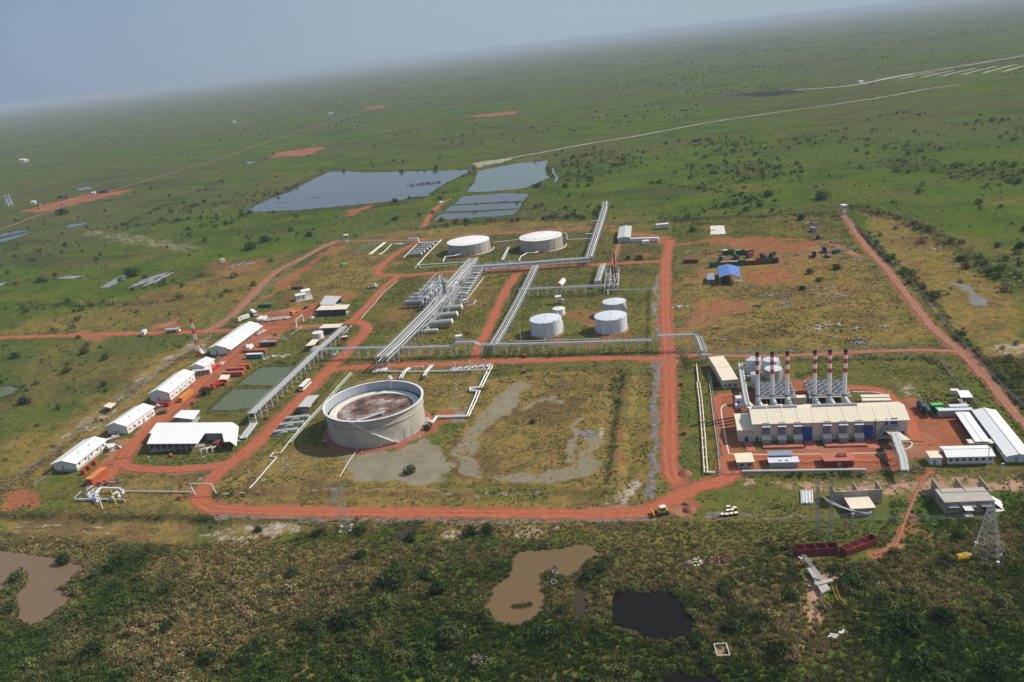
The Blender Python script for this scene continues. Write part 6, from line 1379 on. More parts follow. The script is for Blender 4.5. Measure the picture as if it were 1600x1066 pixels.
# left annex
hl = HT(1153, 691, 672); T = PH; xa = lx(1153)
MB().box(xa, -.05, .4, Wh - .5, .1, hl).build('annex_wall', M['creamwall'], T); MB().slab([(xa - .4, -.3, hl + .1), (0, -.3, hl + .1), (0, Wh * .5, hl + 1.2), (xa - .4, Wh * .5, hl + 1.2)], .12).build('annex_roof', M['cream'], T)
MB().slab([(xa - .4, Wh * .5, hl + 1.2), (0, Wh * .5, hl + 1.2), (0, Wh, hl + .1), (xa - .4, Wh, hl + .1)], .12).build('annex_roof', M['cream'], T); MB().box(lx(1163), lx(1169), .3, .4, .1, 2.4).build('blue_door', M['blue'], T)
# stacks with ducts
def world(x, y, z=0): return Vector((loc.x + x * math.cos(yaw) - y * math.sin(yaw), loc.y + x * math.sin(yaw) + y * math.cos(yaw), z))
SN = ['leftmost', 'second from left', 'third from left', 'fourth from left', 'fifth from left', 'rightmost']
for i, (px, yt) in enumerate(((1184, 552), (1206.8, 551.5), (1229.8, 550.7), (1272, 549), (1295, 548.6), (1318.7, 548))):
    base = G(px, 645); hs = HT(px, 645, yt); T = thing('exhaust_stack', SN[i] + ' of the six red and white banded exhaust stacks', 'chimney', base, yaw, 'banded exhaust stacks'); n = 16
    MB().lathe([(.95, 0), (.95, hs * .30)], n).build('lower_shaft', M['tankb'], T); MB().lathe([(.85, hs * .30), (.80, hs * .66)], n).build('shaft', M['white'], T)
    MB().lathe([(.95, hs * .29), (1.2, hs * .29), (1.2, hs * .305), (.85, hs * .305)], n, smooth=False).build('collar', M['dark'], T)
    zs = [.66, .735, .81, .88, .94, .985]; cs = ['red', 'white', 'red', 'white', 'red']
    for k in range(5): MB().lathe([(.82, hs * zs[k]), (.82, hs * zs[k + 1])], n).build('band', M[cs[k]], T)
    MB().lathe([(.82, hs * .985), (.8, hs * 1.01), (.6, hs * 1.01), (.6, hs * .98), (.02, hs * .98)], n, smooth=False).build('soot_rim', M['rubber'], T)
    wl = local(px, 645); MB().tube((0, -.3, hs * .26), (.6, -(wl[1] - Wh) + .2, hh * .86), .8, 12, .95).build('exhaust_duct', M['clad'], T)
    MB().box(-4.5, -1.6, -1.2, 1.6, 0, 3.4).build('silencer_box', M['cream'], T)
T = thing('service_hut', 'flat cream hut between the third and fourth exhaust stacks', 'hut', G(1240, 632), yaw); MB().box(0, 5.5, 0, 2.5, 0, 3).build('wall', M['creamwall'], T); MB().box(-.2, 5.7, -.2, 2.7, 3, 3.2).build('roof', M['cream'], T)
# radiator banks
for i, (x0, x1, yb, lb) in enumerate(((1187, 1243, 629, 'left radiator bank of round fans behind the power hall'), (1265, 1328, 627.5, 'right radiator bank of round fans behind the power hall'))):
    a, b2 = G(x0, yb + 4), G(x1, yb + 3); L2 = (b2 - a).length; W2 = 15.0; T = thing('radiator_bank', lb, 'radiator bank', a, yaw, 'radiator banks'); z = 4.2
    MB().box(-.2, L2 + .2, -.2, W2 + .2, z - 1.1, z).build('cooler_frame', M['cladd'], T)
    for x in range(6):
        for y in (0, W2): MB().beam((L2 * x / 5, y, 0), (L2 * x / 5, y, z - 1), .3).build('leg', M['steel'], T)
    nx = 6; ny = 4; fm = MB().lathe([(1.3, 0), (1.3, .9), (1.18, .9), (1.18, .15), (.02, .15)], 16, smooth=False).mesh('fan_ring'); fm.materials.append(M['steel']); f2 = MB().box(-1.0, 1.0, -.15, .15, 0, .08).box(-.15, .15, -1, 1, .09, .15).mesh('fan_blade'); f2.materials.append(M['dark'])
    for u in range(nx):
        for v in range(ny):
            o = put('fan_ring', fm, T, (L2 * (u + .5) / nx, W2 * (v + .5) / ny, z)); put('fan_blade', f2, o, (0, 0, .35), rng.uniform(0, 3))
    MB().pipe([(-.5, -.8, z - .8), (L2 + .5, -.8, z - .8)], .35, 8).build('header_pipe', M['clad'], T)
# fuel tanks
FT = 'fuel tanks of the power station'
for (x, y, rp_, yt, lb, mt) in ((1179, 583, 9.2, 560.5, 'tall slim fuel tank at the back left behind the first stack', 'tankb'), (1204.5, 588, 11.5, 562, 'tall fuel tank at the back right of the tank cluster', 'tankb'), (1208, 605, 12.6, 576, 'widest brownish fuel tank in front of the cluster', 'tan'), (1180.5, 605, 7.0, 583.5, 'small fuel tank at the front left of the cluster', 'tankb'), (1171, 586, 5.2, 562, 'slender fuel tank at the far left edge of the cluster', 'tankb')):
    tank('fuel_tank', lb, x, y, rp_, yt, mt, 'tankb', FT, cone=.4, n=32, base=False, stairs=(-60, 20), cat='fuel tank')
T, _, _, _ = gable_house('treatment_building', 'narrow cream-roofed building left of the fuel tanks', 'building', (1130, 608), (1152, 606), (1124, 572), wall_h=4.4, rise=.4, over=.4, W=30, roofm='cream', wallm='creamwall', doors=2, wins=3, vents=0, skirt=.1)
pipe_rack('pipe_bridge', 'pale covered pipe bridge left of the exhaust stacks', [(1157, 580, 3.5), (1161, 607, 3.5), (1167, 640, 3.5), (1171, 652, 3.5)], 2.4, 3, 6, True, .3, None, deckm='clad', railing=False)
for i in range(4): pipeline('fuel_pipe', ['farthest', 'second farthest', 'second nearest', 'nearest'][i] + ' short pale pipe between the pipe bridge and fuel tanks', [(1158 + i * 2, 577 + i * 10, 3), (1176 + i, 577 + i * 10, 3)], .45, 1, matn='clad', supports=4, cat='pipe')
T = thing('transformer_box', 'white equipment box by the pipe bridge behind the annex', 'equipment box', G(1151, 634)); MB().box(0, 3, 0, 3, 0, 3.5).build('body', M['white'], T); MB().box(.4, 1.4, -.05, 0, .3, 2.2).build('door', M['blue'], T); MB().box(-1, 6, -3, -.5, 0, 1.4).build('base_tank', M['white'], T)
for i, (x0, y0, x1) in enumerate(((1349, 627.5, 1385), (1350, 633, 1388))):
    container(['farther', 'nearer'][i] + ' of two long cream-roofed sheds behind the power hall', (x0, y0), (x1, y0 - .5), 11.5, 2.6, 2.6, 'creamwall', 'cream', 'cream sheds', name='store_shed', cat='store shed')
# front row of the station
def flat_hut(name, label, p0, p1, depth, h, wallm, roofm, wins=0, over=.5, cat='hut', tilt=0):
    lo, yw, L_ = frame(p0, p1); T = thing(name, label, cat, lo, yw); MB().box(0, L_, 0, depth, 0, h).build('wall', M[wallm], T)
    MB().slab([(-over, -over, h + .1), (L_ + over, -over, h + .1), (L_ + over, depth + over, h + .1 + tilt), (-over, depth + over, h + .1 + tilt)], .18).build('roof', M[roofm], T)
    for i in range(wins): x = L_ * (i + .5) / wins; MB().box(x - .6, x + .6, -.05, 0, h * .4, h * .75).build('window', M['glass'], T)
    MB().box(L_ * .5 - .5, L_ * .5 + .5, -.06, -.01, .05, h * .72).build('door', M['grey'], T); return T, L_
flat_hut('gate_house', 'cream flat-roofed gate house at the power station entrance', (1153, 733), (1177, 732), 6.5, 3.0, 'tan', 'cream', 2)
T, L_ = flat_hut('parts_store', 'grey store with a mottled grey and white roof in front of the hall', (1203, 732), (1247, 731), 3.5, 2.6, 'grey', 'tankb', 0)
MB().slab([(0, 3.8, 3.4), (L_ - 1, 3.8, 3.4), (L_ - 1, 7.5, 3.5), (0, 7.5, 3.5)], .15).build('rear_roof', M['lav'], T); MB().box(.5, L_ - 2, 4.4, 7.2, 0, 3.2).build('rear_wall', M['cladd'], T)
for k in range(2): MB().tube((L_ * .4 + k * 2.5, 1, 2.8), (L_ * .4 + k * 2.5, 1, 3.3), .45, 10).build('roof_fan', M['white'], T)
T, L_ = flat_hut('rusty_store', 'rusty red-roofed store in front of the power hall', (1289, 730), (1334, 729), 5.5, 2.7, 'maroon', 'redroof', 0)
b = MB(); b.pipe([(L_ * .45, 3, 3.0), (L_ * .5, 3, 3.9), (L_ * .75, 3, 3.9), (L_ * .8, 3, 3.0)], .2, 6); b.box(L_ * .45, L_ * .8, 2.2, 3.8, 2.85, 3.1); b.build('roof_frame', M['maroon'], T)
pipeline('long_concrete_trough', 'long cream concrete trough in the grass before the station', [(1160, 739, .7), (1353, 736.5, .7)], .55, 1, matn='pontoon', supports=6, cat='trough')
pipeline('twin_pipeline', 'twin cream pipelines running down to the station gate road', [(1091, 600), (1095, 630), (1099, 680), (1103, 741), (1118, 741)], .28, 2, 1.2, 'cream', 8, None, 'pipeline', z=.9)
pipeline('upper_twin_pipeline', 'short cream pipeline below the bend of the long grey rack', [(1088, 572), (1090, 588), (1091, 600)], .38, 1, 1.2, 'cream', 8, None, 'pipeline', z=.9)
pipeline('perimeter_pipe', 'thin pale pipe along the station fence', [(1107, 585), (1113, 640), (1121, 700), (1124, 735)], .18, 1, matn='clad', supports=12, cat='pipe', z=.5)
pipeline('rack_outlet_pipe', 'pale pipe from the rack bend to the treatment building', [(1097, 566, 4), (1111, 566, 4)], .5, 2, 1.2, 'clad', 5, None, 'pipe')
pipe_rack('covered_conveyor', 'grey covered cable bridge at the right end of the power hall', [(1396, 697, 5.5), (1403, 716, 5.5), (1410, 736, 5.5), (1413, 752, 4.5)], 2.4, 0, 6, True, .42, None, deckm='roof_grey', railing=True)
b = thing('bridge_canopy', 'small cream canopy at the hall end of the cable bridge', 'canopy', G(1400, 695)); MB().slab([(-1, -3, 3.6), (3.5, -4, 3.6), (1.5, 4, 4.6), (-3, 4, 4.6)], .15).build('roof', M['cream'], b)
for x, y in ((-1, -2.5), (3, -3), (1, 3)): MB().beam((x, y, 0), (x, y, 3.5), .15).build('post', M['steel'], b)
pipeline('dark_trench', 'dark cable trench on the red yard right of the hall', [(1378, 700, .12), (1371, 712, .12), (1388, 728, .12)], .7, 1, matn='dark', supports=0, cat='trench')
ck = thing('kerb_line', 'pale kerb curving around the power hall', 'kerb', G(1140, 715)); o = G(1140, 715)
for path in ([(1134, 632), (1127, 640), (1131, 670), (1138, 705), (1143, 710), (1170, 711), (1300, 710), (1390, 708)], [(1332, 613), (1370, 614), (1383, 620), (1387, 630)], [(1408, 690), (1424, 692), (1421, 700), (1400, 706)]):
    pts = [p for p in smooth_line(G2(path), 5)]; b = MB()
    for p, q in zip(pts[:-1], pts[1:]): b.beam((p.x - o.x, p.y - o.y, .12), (q.x - o.x, q.y - o.y, .12), .45, .28)
    b.build('kerb', M['pontoon'], ck)
# yard right of the station
shed('grey_shelter', 'pale grey gabled shelter beside the right fence', [(1495, 610), (1513, 610), (1521, 620.8), (1501, 621.2)], 4.0, 'roof', nposts=(3, 2), cat='shelter')
container('small beige box left of the pale grey shelter', (1488, 617), (1494, 617), 3.2, 2.4, 2.4, 'creamwall', 'cream', name='equipment_box', cat='box')
truck('tank_truck', 'dark blue tank truck parked on the red yard, farther', 'navy', (1440, 641), (1436, 635), 'tanker', 7.5, 'navy'); truck('tank_truck', 'dark tank truck on the red yard nearest the hall', 'navy', (1447.5, 647), (1443, 641), 'tanker', 7, 'navy')
container('green container on the red yard', (1459, 642), (1467, 641.5), 4.5, 2.4, 3, 'green', 'lgreen'); container('low green box in front of the green container', (1465, 647), (1470, 647), 3.0, 2.4, 2.6, 'green', 'lgreen', name='equipment_box', cat='box')
container('long grey-blue container on the red yard', (1471, 650.5), (1512, 649.5), 13, 2.6, 3.0, 'cladd', 'tankb'); container('shorter grey container behind the long one', (1486, 643.5), (1507, 643), 7, 2.6, 2.8, 'cladd', 'tankb')
T, _, _, _ = gable_house('long_store', 'narrow pinkish-white roofed store beside the red yard', 'store', (1524, 701), (1493, 655), (1541, 700), wall_h=2.9, rise=.1, over=.3, W=-4.6, wallm='dark', roofm='roof', doors=0, wins=0, vents=0)
T, _, _, _ = gable_house('warehouse', 'largest white gabled warehouse at the right edge of the photo', 'warehouse', (1572, 724), (1519, 652), (1600, 723), wall_h=2.9, rise=1.0, over=.4, W=-8.2, wallm='tankb', roofm='roof', doors=2, wins=10, vents=0)
T, _, _, _ = gable_house('office_block', 'white office block with a row of dark windows', 'office', (1480, 727), (1551, 725.5), (1476, 717), wall_h=3.6, rise=.9, over=.6, W=7.5, wallm='tankb', roofm='roof', doors=0, wins=7, vents=0)
T = thing('site_cabin', 'small white site cabin left of the office block', 'cabin', G(1453, 727), yaw); MB().box(0, 4.0, 0, 5, 0, 3).build('wall', M['white'], T); MB().box(-.2, 4.2, -.2, 5.2, 3, 3.15).build('roof', M['cream'], T); MB().box(4.4, 7.5, .5, 6, .02, 2.4).build('red_lean_to', M['redroof'], T); MB().box(1, 2, -.05, 0, .1, 2.1).build('door', M['grey'], T)
for i in range(3):
    T = thing('store_box', ['leftmost', 'middle', 'rightmost'][i] + ' of three cream-roofed boxes behind the office block', 'box', G(1514 + i * 12, 702), yaw, 'cream boxes'); MB().box(0, 3.0, 0, 3, 0, 2.4).build('body', M['tan'], T); MB().box(-.15, 3.15, -.15, 3.15, 2.4, 2.55).build('lid', M['cream'], T)
# blue shed + scrap yard
z = 5.5; P = {k: G(*v, z + (1.3 if k[0] == 'r' else 0)) for k, v in {'lt': (1121, 416), 'rt': (1136.7, 412.5), 'et': (1154.5, 416.5), 'eb': (1157.7, 433), 'rb': (1140.6, 428), 'lb': (1123.6, 434)}.items()}
c = (P['lt'] + P['eb']) / 2; c.z = 0; T = thing('blue_roof_shed', 'open shed with a bright blue gabled roof in the scrap yard', 'shed', c)
MB().slab([P['lb'] - c, P['rb'] - c, P['rt'] - c, P['lt'] - c], .12).build('roof', M['blueroof'], T); MB().slab([P['rb'] - c, P['eb'] - c, P['et'] - c, P['rt'] - c], .12).build('roof', M['blueroof'], T)
for k in ('lt', 'rt', 'et', 'eb', 'rb', 'lb'): p = P[k] - c; MB().beam((p.x * .92, p.y * .92, 0), (p.x * .92, p.y * .92, p.z - .1), .25).build('post', M['white'], T)
p, q = P['lt'] - c, P['lb'] - c; MB().add([(p.x * .9, p.y * .9, 0), (q.x * .9, q.y * .9, 0), (q.x * .9, q.y * .9, 5), (p.x * .9, p.y * .9, 5)], [(0, 1, 2, 3)]).build('side_wall', M['dark'], T)
shed('blue_lean_to', 'low blue canopy left of the blue-roofed shed', [(1105, 428), (1116, 425.5), (1117, 437), (1104.5, 437)], 3.0, 'lav', nposts=(2, 2), cat='canopy')
scrap('pale sacks and junk at the right corner of the blue shed', (1152, 441), 3, 24, ('white', 'pontoon', 'cladd'), 2.0, 8)
container('lone dark red container left of the scrap row', (1067, 411), (1092, 410.5), 10.8, 2.6, 2.6, 'maroon')
sc_lab = ['leftmost', 'second', 'third', 'fourth', 'fifth', 'sixth', 'seventh', 'eighth', 'rightmost']
for i, (x, mt, rf, ln, op) in enumerate(((1113, 'green', 'green', 4.5, True), (1122, 'green', 'maroon', 5, True), (1133, 'maroon', 'redroof', 6, False), (1146, 'green', 'cladd', 6, False), (1160, 'green', 'maroon', 6, True), (1173, 'maroon', 'redroof', 6.5, False), (1187, 'maroon', 'maroon', 6.5, True), (1200, 'green', 'lav', 6, True), (1210, 'dark', 'maroon', 5.5, True))):
    container(sc_lab[i] + (' scrapped container' if 0 < i < 8 else ' scrapped container of the front row') + (' from the left in the front row' if 0 < i < 8 else ' behind the blue shed'), (x - 5, 418 - i * .9), (x + 5, 417.5 - i * .9), ln, 2.8, 3.2, mt, rf, 'front row of scrapped containers', opened=op, name='scrapped_container')
for i, (x, mt, rf, ln) in enumerate(((1133, 'green', 'tankb', 3.5), (1142, 'green', 'clad', 4), (1154, 'green', 'lgreen', 3.5), (1161, 'green', 'orangey', 3.5), (1168, 'green', 'orange', 4), (1174, 'green', 'green', 3))):
    container(['leftmost', 'second', 'third', 'fourth', 'fifth', 'rightmost'][i] + ' small green container of the back scrap row' + ('' if i in (0, 5) else ' from the left'), (x - 3, 398), (x + 3, 397.5), ln, 2.8, 3.4, mt, rf, 'back row of scrapped containers', opened=(i % 2 == 1), name='scrapped_container')
scrap('long line of rusty scrap left of the green containers', (1113, 396), 11, 60, ('maroon', 'wood', 'cladd'), 1.5, 9, flatn=.12); scrap('pile of rusty scrap among the front container row', (1165, 410), 16, 50, ('maroon', 'cladd', 'teal'), 2.2, 10, flatn=.12)
truck('derelict_truck', 'derelict dark truck in the scrap yard, left one', 'navy', (1272, 401), (1271, 392), 'dump', 8, 'navy'); truck('derelict_truck', 'derelict dark truck farther back right in the scrap yard', 'navy', (1288, 394), (1284, 388), 'dump', 7, 'navy'); truck('derelict_truck', 'derelict dark truck nearer right in the scrap yard', 'dark', (1293, 402), (1289, 397), 'flat', 7, 'dark')
for i, (x, y, r_, n_, ms, lb, lg) in enumerate(((1290, 511, 11, 30, ('white', 'clad'), 'heap of white pipes lying in the right-hand grass', 2.0), (1215, 464, 12, 20, ('cladd', 'wood'), 'grey pipes lying crosswise by the wheel tracks', 3.5), (1288, 452, 10, 12, ('dark', 'clad', 'white'), 'dark and white bars lying beyond the red clearing', 2.5), (1272, 352, 8, 26, ('lav', 'maroon'), 'blue-grey wreck near the top of the scrap yard', 2), (1304, 378, 9, 30, ('white', 'dark', 'cladd'), 'white and dark junk left of the right perimeter track', 2), (1318, 391, 10, 36, ('dark', 'teal', 'white'), 'teal and dark junk beside the derelict trucks', 2), (1062, 480, 5, 26, ('pontoon', 'cladd', 'white'), 'pile of pale rubble beside the main road', 1), (1298, 462, 10, 10, ('white', 'concrete'), 'few white planks in the dark grass', 2.5), (1335, 408, 9, 14, ('white', 'cladd'), 'scattered grey junk right of the scrap yard', 2), (1112, 361, 3, 16, ('dark', 'grey'), 'dark rubbish on the concrete pad', 1.2), (1263, 349, 5, 12, ('lav', 'white'), 'small pale wreck left of the blue-grey one', 1.6))):
    scrap(lb, (x, y), r_, n_, ms, 1.0, 20 + i, long=lg, flatn=.3)
for i, (x, y, c_, k_, lb) in enumerate(((1128, 406, 'green', 'flat', 'green wrecked truck at the left end between the two scrap rows'), (1150, 405, 'navy', 'dump', 'dark wrecked dump truck between the scrap rows'), (1172, 402, 'maroon', 'box', 'rust-coloured wrecked box truck between the scrap rows'), (1192, 404, 'navy', 'box', 'dark wrecked box truck near the right end of the scrap rows'), (1207, 401, 'dark', 'dump', 'black wreck at the very right end of the scrap rows'), (1306, 395, 'teal', 'flat', 'teal wreck right of the three derelict trucks'), (1280, 373, 'dark', 'flat', 'small dark wreck above the derelict trucks'), (1270, 362, 'lav', 'box', 'grey-blue wreck below the blue-grey heap'))):
    truck('wrecked_truck', lb, c_, (x, y), (x + (6 if i % 2 else -5), y + 4 - (i % 3)), k_, 6.5, c_)
for i in range(20):
    q = random.Random(500 + i); x, y = q.uniform(1070, 1400), q.uniform(372, 540)
    scrap('small scatter of scrap metal in the grass of the big right-hand yard', (x, y), q.uniform(1.5, 5), q.randint(5, 14), q.choice((('dark', 'cladd'), ('grey', 'cladd'), ('maroon', 'wood'), ('teal', 'dark'), ('concrete',))), .9, 600 + i, long=q.uniform(1, 2.2), cat='scrap')['group'] = 'scrap scattered over the yard'
# substations lower right
def walled_bay(label, fl, fr, bl, h, name='transformer_bay'):
    lo, yw, L_, W_ = rect3(fl, fr, bl); T = thing(name, label, 'transformer bay', lo, yw); W_ = abs(W_)
    MB().box(0, L_, 0, .35, 0, h).build('front_wall', M['tan'], T); MB().box(0, .35, .36, W_, 0, h).build('side_wall', M['tan'], T); MB().box(L_ - .35, L_, .36, W_, 0, h).build('side_wall', M['tan'], T); MB().box(L_ * .5 - .18, L_ * .5 + .18, .36, W_, 0, h).build('middle_wall', M['tan'], T)
    for k, u in enumerate((.14, .30, .62, .80)):
        x = L_ * u
        if k % 2 == 0: MB().tube((x, 2.0, 1.6), (x, 4.6, 1.6), 1.0, 12).build('oil_drum', M['white'], T)
        else: MB().box(x - 1.3, x + 1.3, 1.8, 4.8, .3, 2.8).build('transformer', M['white'], T); MB().box(x - 1.7, x - 1.35, 2, 4.6, .5, 2.2).build('cooling_fins', M['clad'], T)
    return T, lo, yw, L_, W_
walled_bay('tan walled transformer bay behind a small cream-roofed hut', (1304, 790), (1378, 786), (1300, 775), HT(1304, 790, 769))
flat_hut('switch_hut', 'small cream-roofed hut in front of the transformer bay', (1331, 807), (1365, 805), 8.0, HT(1331, 807, 794.5), 'tan', 'cream', 0); T, lo2, yw2, L2_, W2_ = walled_bay('walled yard of pale transformers on the roof side of the substation', (1470, 788), (1548, 786), (1461, 764), HT(1470, 788, 769.5))
lo, yw, L_ = frame((1476, 803), (1551, 800)); hb_ = HT(1476, 803, 786); T = thing('substation_building', 'flat-roofed tan substation with white window hoods, lower right', 'substation', lo, yw)
MB().box(0, L_, 0, 8.6, 0, hb_).build('wall', M['tan'], T); MB().box(-.3, L_ + .3, -.4, 8.6, hb_, hb_ + .25).build('roof', M['concrete'], T); MB().box(-.3, L_ + .3, -.45, -.4, hb_ - .1, hb_ + .5).build('parapet', M['tan'], T)
for u, w_ in ((.16, 3.2), (.56, 2.0), (.84, 3.2)): MB().slab([(L_ * u - w_ / 2, -1.2, hb_ - 1.2), (L_ * u + w_ / 2, -1.2, hb_ - 1.2), (L_ * u + w_ / 2, 0, hb_ - 1.0), (L_ * u - w_ / 2, 0, hb_ - 1.0)], .1).build('window_hood', M['white'], T); MB().box(L_ * u - w_ / 2 + .2, L_ * u + w_ / 2 - .2, -.05, 0, hb_ - 2.6, hb_ - 1.3).build('window', M['glass'], T)
for u in (.0, .33, .7, 1.0): MB().box(L_ * u - .2, L_ * u + .2, -.2, -.02, 0, hb_ - .1).build('pilaster', M['tan'], T)
MB().slab([(L_ * .34, -3.2, 2.9), (L_ * .52, -3.2, 2.9), (L_ * .5, -.3, 3.3), (L_ * .33, -.3, 3.3)], .12).build('door_canopy', M['white'], T); MB().box(L_ * .38, L_ * .48, -.08, 0, 0, 2.3).build('door', M['dark'], T); MB().box(L_ * .36, L_ * .52, -3.4, -.3, 0, .6).build('steps', M['concrete'], T)
T = thing('fallen_sheet', 'bright white metal sheet leaning right of the substation', 'metal sheet', G(1556, 800)); MB().slab([(0, 2, 2.6), (2.6, 0, .5), (5.0, 5, .3), (1.2, 8.5, 2.4)], .08).build('sheet', M['white'], T)
T = thing('red_rubbish', 'reddish rubbish leaning at the right substation wall', 'rubbish', G(1541, 805)); MB().box(0, 3, 0, 1.5, 0, 1.6).build('pile', M['maroon'], T); MB().box(3.5, 6.5, .5, 2.5, 0, .5).build('pile', M['pontoon'], T)
# lattice towers and posts
lattice('lattice_tower', 'tallest lattice tower on a white square footing, lower right', None, HT(1541.5, 865, 790), 7.5, 1.6, arms=((HT(1541.5, 865, 790) * .80, 4.5), (HT(1541.5, 865, 790) * .9, 3.8), (HT(1541.5, 865, 790) * .98, 3.2)), px_feet=((1521.6, 861), (1538, 875), (1562, 870.5), (1544.7, 857)), yaw=R(48), mast=.09, matn='grey')
lattice('lattice_tower', 'lattice tower straddling the bottom red road', None, HT(540, 829, 756), 3.8, 1.0, arms=((HT(540, 829, 756) * .82, 3.6), (HT(540, 829, 756) * .95, 3.0)), px_feet=((532, 832), (546, 832), (550, 825), (536, 825)), mast=.08, matn='grey')
T = thing('line_insulators', 'white insulator rods hanging beside the tower top by the red road', 'insulators', G(540, 829)); h_ = HT(540, 829, 756)
for k in range(3): MB().tube((-3.2 + k * .9, -1, h_ * .62), (-2.2 + k * .9, .2, h_ * .9), .16, 6).build('rod', M['white'], T)
for i, (x, y, yt, lb) in enumerate(((1277, 832, 750, 'left thin lattice gantry leg before the transformer bay'), (1297, 838, 747, 'right thin lattice gantry leg before the transformer bay'))):
    lattice('gantry_tower', lb, (x, y), HT(x, y, yt), 1.1, .6, mast=.08, cat='gantry tower', nseg=10, matn='cladd', footing=False, group='gantry legs')
for i, (x, y, yt, lb) in enumerate(((1332, 826, 803, 'short steel pole before the cream-roofed hut'), (1359, 838, 801, 'taller steel pole before the cream-roofed hut'), (1542, 742, 700, 'lamp pole between office block and substation'), (1164, 725, 722, 'lamp post on the station front road'), (234, 722, 717, 'left white lamp on the verge by the big white hall'), (320, 722, 717, 'right white lamp on the verge by the big white hall'), (661, 713, 684, 'thin pole in the mud before the open tank'), (715, 626, 600, 'thin pole in the grass right of the open tank'), (1565, 745, 725, 'grey pole near the right edge of the station'))):
    T = thing('pole', lb, 'pole', G(x, y)); h_ = max(2.5, HT(x, y, yt)); MB().tube((0, 0, 0), (0, 0, h_), .13, 6).build('shaft', M['steel'], T); MB().box(-.5, .5, -.15, .15, h_, h_ + .2).build('cross_piece', M['white'], T)
o = G(1287, 835); hA = HT(1297, 838, 747); T = thing('power_lines', 'slack overhead wires from the gantry legs to the tall pole', 'wires', o); e = G(1359, 838)
for k in range(5):
    b = MB(); a = Vector((0, k * .9 - 1.8, hA * .62)); d = Vector((e.x - o.x, e.y - o.y, HT(1359, 838, 801) - .2 * k)); pr = a
    for j in range(1, 9): q = a.lerp(d, j / 8) - Vector((0, 0, 4 * (j / 8) * (1 - j / 8) * 1.0)); b.tube(pr, q, .05, 4, cap=False); pr = q
    b.build('wire', M['clad'], T)
T = thing('gas_sphere_tank', 'yellow round-ended tank lying in the grass, lower right', 'tank', G(1493, 877), R(8)); b = MB(); b.tube((.3, 0, 1.1), (4.1, 0, 1.1), 1.15, 16); b.build('shell', M['yellow'], T)
for x in (1.0, 2.2, 3.4): MB().lathe([(1.2, -.06), (1.2, .06)], 16).build('hoop', M['orangey'], T, (x, 0, 1.1)).rotation_euler[1] = R(90)
container('dark open-topped rusty container, left of the pair in the scrub', (1248, 866), (1301, 863), 13.2, 3.2, 2.7, 'maroon', opened=True); container('brighter open-topped red container, right of the pair in the scrub', (1322, 866), (1362, 850), 13.0, 3.0, 2.6, 'oxide', opened=True)
T = thing('pipe_stack', 'stack of white pipes laid on the grass left of the gantry legs', 'pipe stack', G(1261, 788)); o = G(1261, 788)
for k in range(8):
    a = G(1252.5 + k * 2.4, 789 - (k % 3) * .6) - o; b_ = G(1251.5 + k * 2.4, 768 + (k % 3)) - o; MB().tube((a.x, a.y, .35 + .2 * (k % 2)), (b_.x, b_.y, .35 + .2 * (k % 2)), .33, 8).build('pipe', M['clad'], T)
# ruin and crane boom
T = thing('concrete_ruin', 'broken concrete slab over a flooded pit in bare ground', 'ruin', G(1275, 915)); o = G(1275, 915); P = [G(x, y) - o for x, y in ((1261, 894), (1273, 892), (1297, 926), (1284, 933))]
MB().prism([(p.x, p.y) for p in P[::-1]] if (P[1] - P[0]).cross(P[2] - P[0]).z < 0 else [(p.x, p.y) for p in P], .9, 1.4).build('slab', M['concrete'], T)
for p in P: MB().box(p.x * .9 - .4, p.x * .9 + .4, p.y * .9 - .4, p.y * .9 + .4, 0, .9).build('block', M['concrete'], T)
P2 = [G(x, y) - o for x, y in ((1256, 907), (1263, 903), (1285, 935), (1272, 937))]; MB().add([(p.x, p.y, .12) for p in P2], [(0, 1, 2, 3)]).build('pit_water', WM['black'], T)
q = G(1288, 917) - o; MB().beam((q.x - 3, q.y - .5, 1.6), (q.x + 2.5, q.y + .5, 1.6), 1.4, .5).build('broken_beam', M['concrete'], T)
for k in range(3): MB().tube((q.x - .4 + k * .5, q.y, 1.4), (q.x - 3.6 + k * .5, q.y + 9, 5.5), .14, 6).build('reinforcing_pipe', M['cladd'], T)
T = thing('crane_boom', 'yellow lattice boom lying beside the broken concrete slab', 'crane boom', G(1306, 930)); o = G(1306, 930); b = MB(); P = [G(x, y) - o for x, y in ((1303, 920), (1305, 928), (1309, 937), (1316, 946), (1321, 952))]
for a, d in zip(P[:-1], P[1:]):
    for s in (-.5, .5): b.beam((a.x + s, a.y, .4), (d.x + s, d.y, .4), .16); b.beam((a.x + s, a.y, 1.2), (d.x + s, d.y, 1.2), .16)
    b.beam((a.x - .5, a.y, .4), (d.x + .5, d.y, 1.2), .12); b.beam((a.x + .5, a.y, 1.2), (d.x - .5, d.y, .4), .12)
b.build('lattice', M['boomy'], T)
scrap('white lumps scattered in the dark scrub', (1303, 995), 1.8, 10, ('white', 'pontoon'), .4, 41, cat='rubble', name='rubble'); scrap('two white sacks left in the scrub', (1317, 987), 1.2, 5, ('white',), .5, 42, cat='sacks', name='sacks')
scrap('pale rubble left of the brick heap in the scrub', (1087, 880), 3.2, 34, ('concrete', 'tan', 'pontoon'), .6, 43, cat='rubble', name='rubble', long=.6); scrap('reddish brick heap in the foreground scrub', (1125, 878), 3.6, 60, ('maroon', 'wood', 'dark', 'redroof'), .9, 44, cat='brick heap', name='brick_heap', long=.5)
scrap('grey junk at the left end of the dark open container', (1245, 868), 2.5, 18, ('white', 'clad', 'dark'), 1.0, 45); scrap('yellowish planks in the right-hand scrub', (1376, 913), 2.0, 6, ('wood', 'concrete'), .3, 46, long=1.6)
T = thing('box_trough', 'open white rectangular box frame in the foreground scrub', 'frame', G(1121, 1029), R(-4)); b = MB()
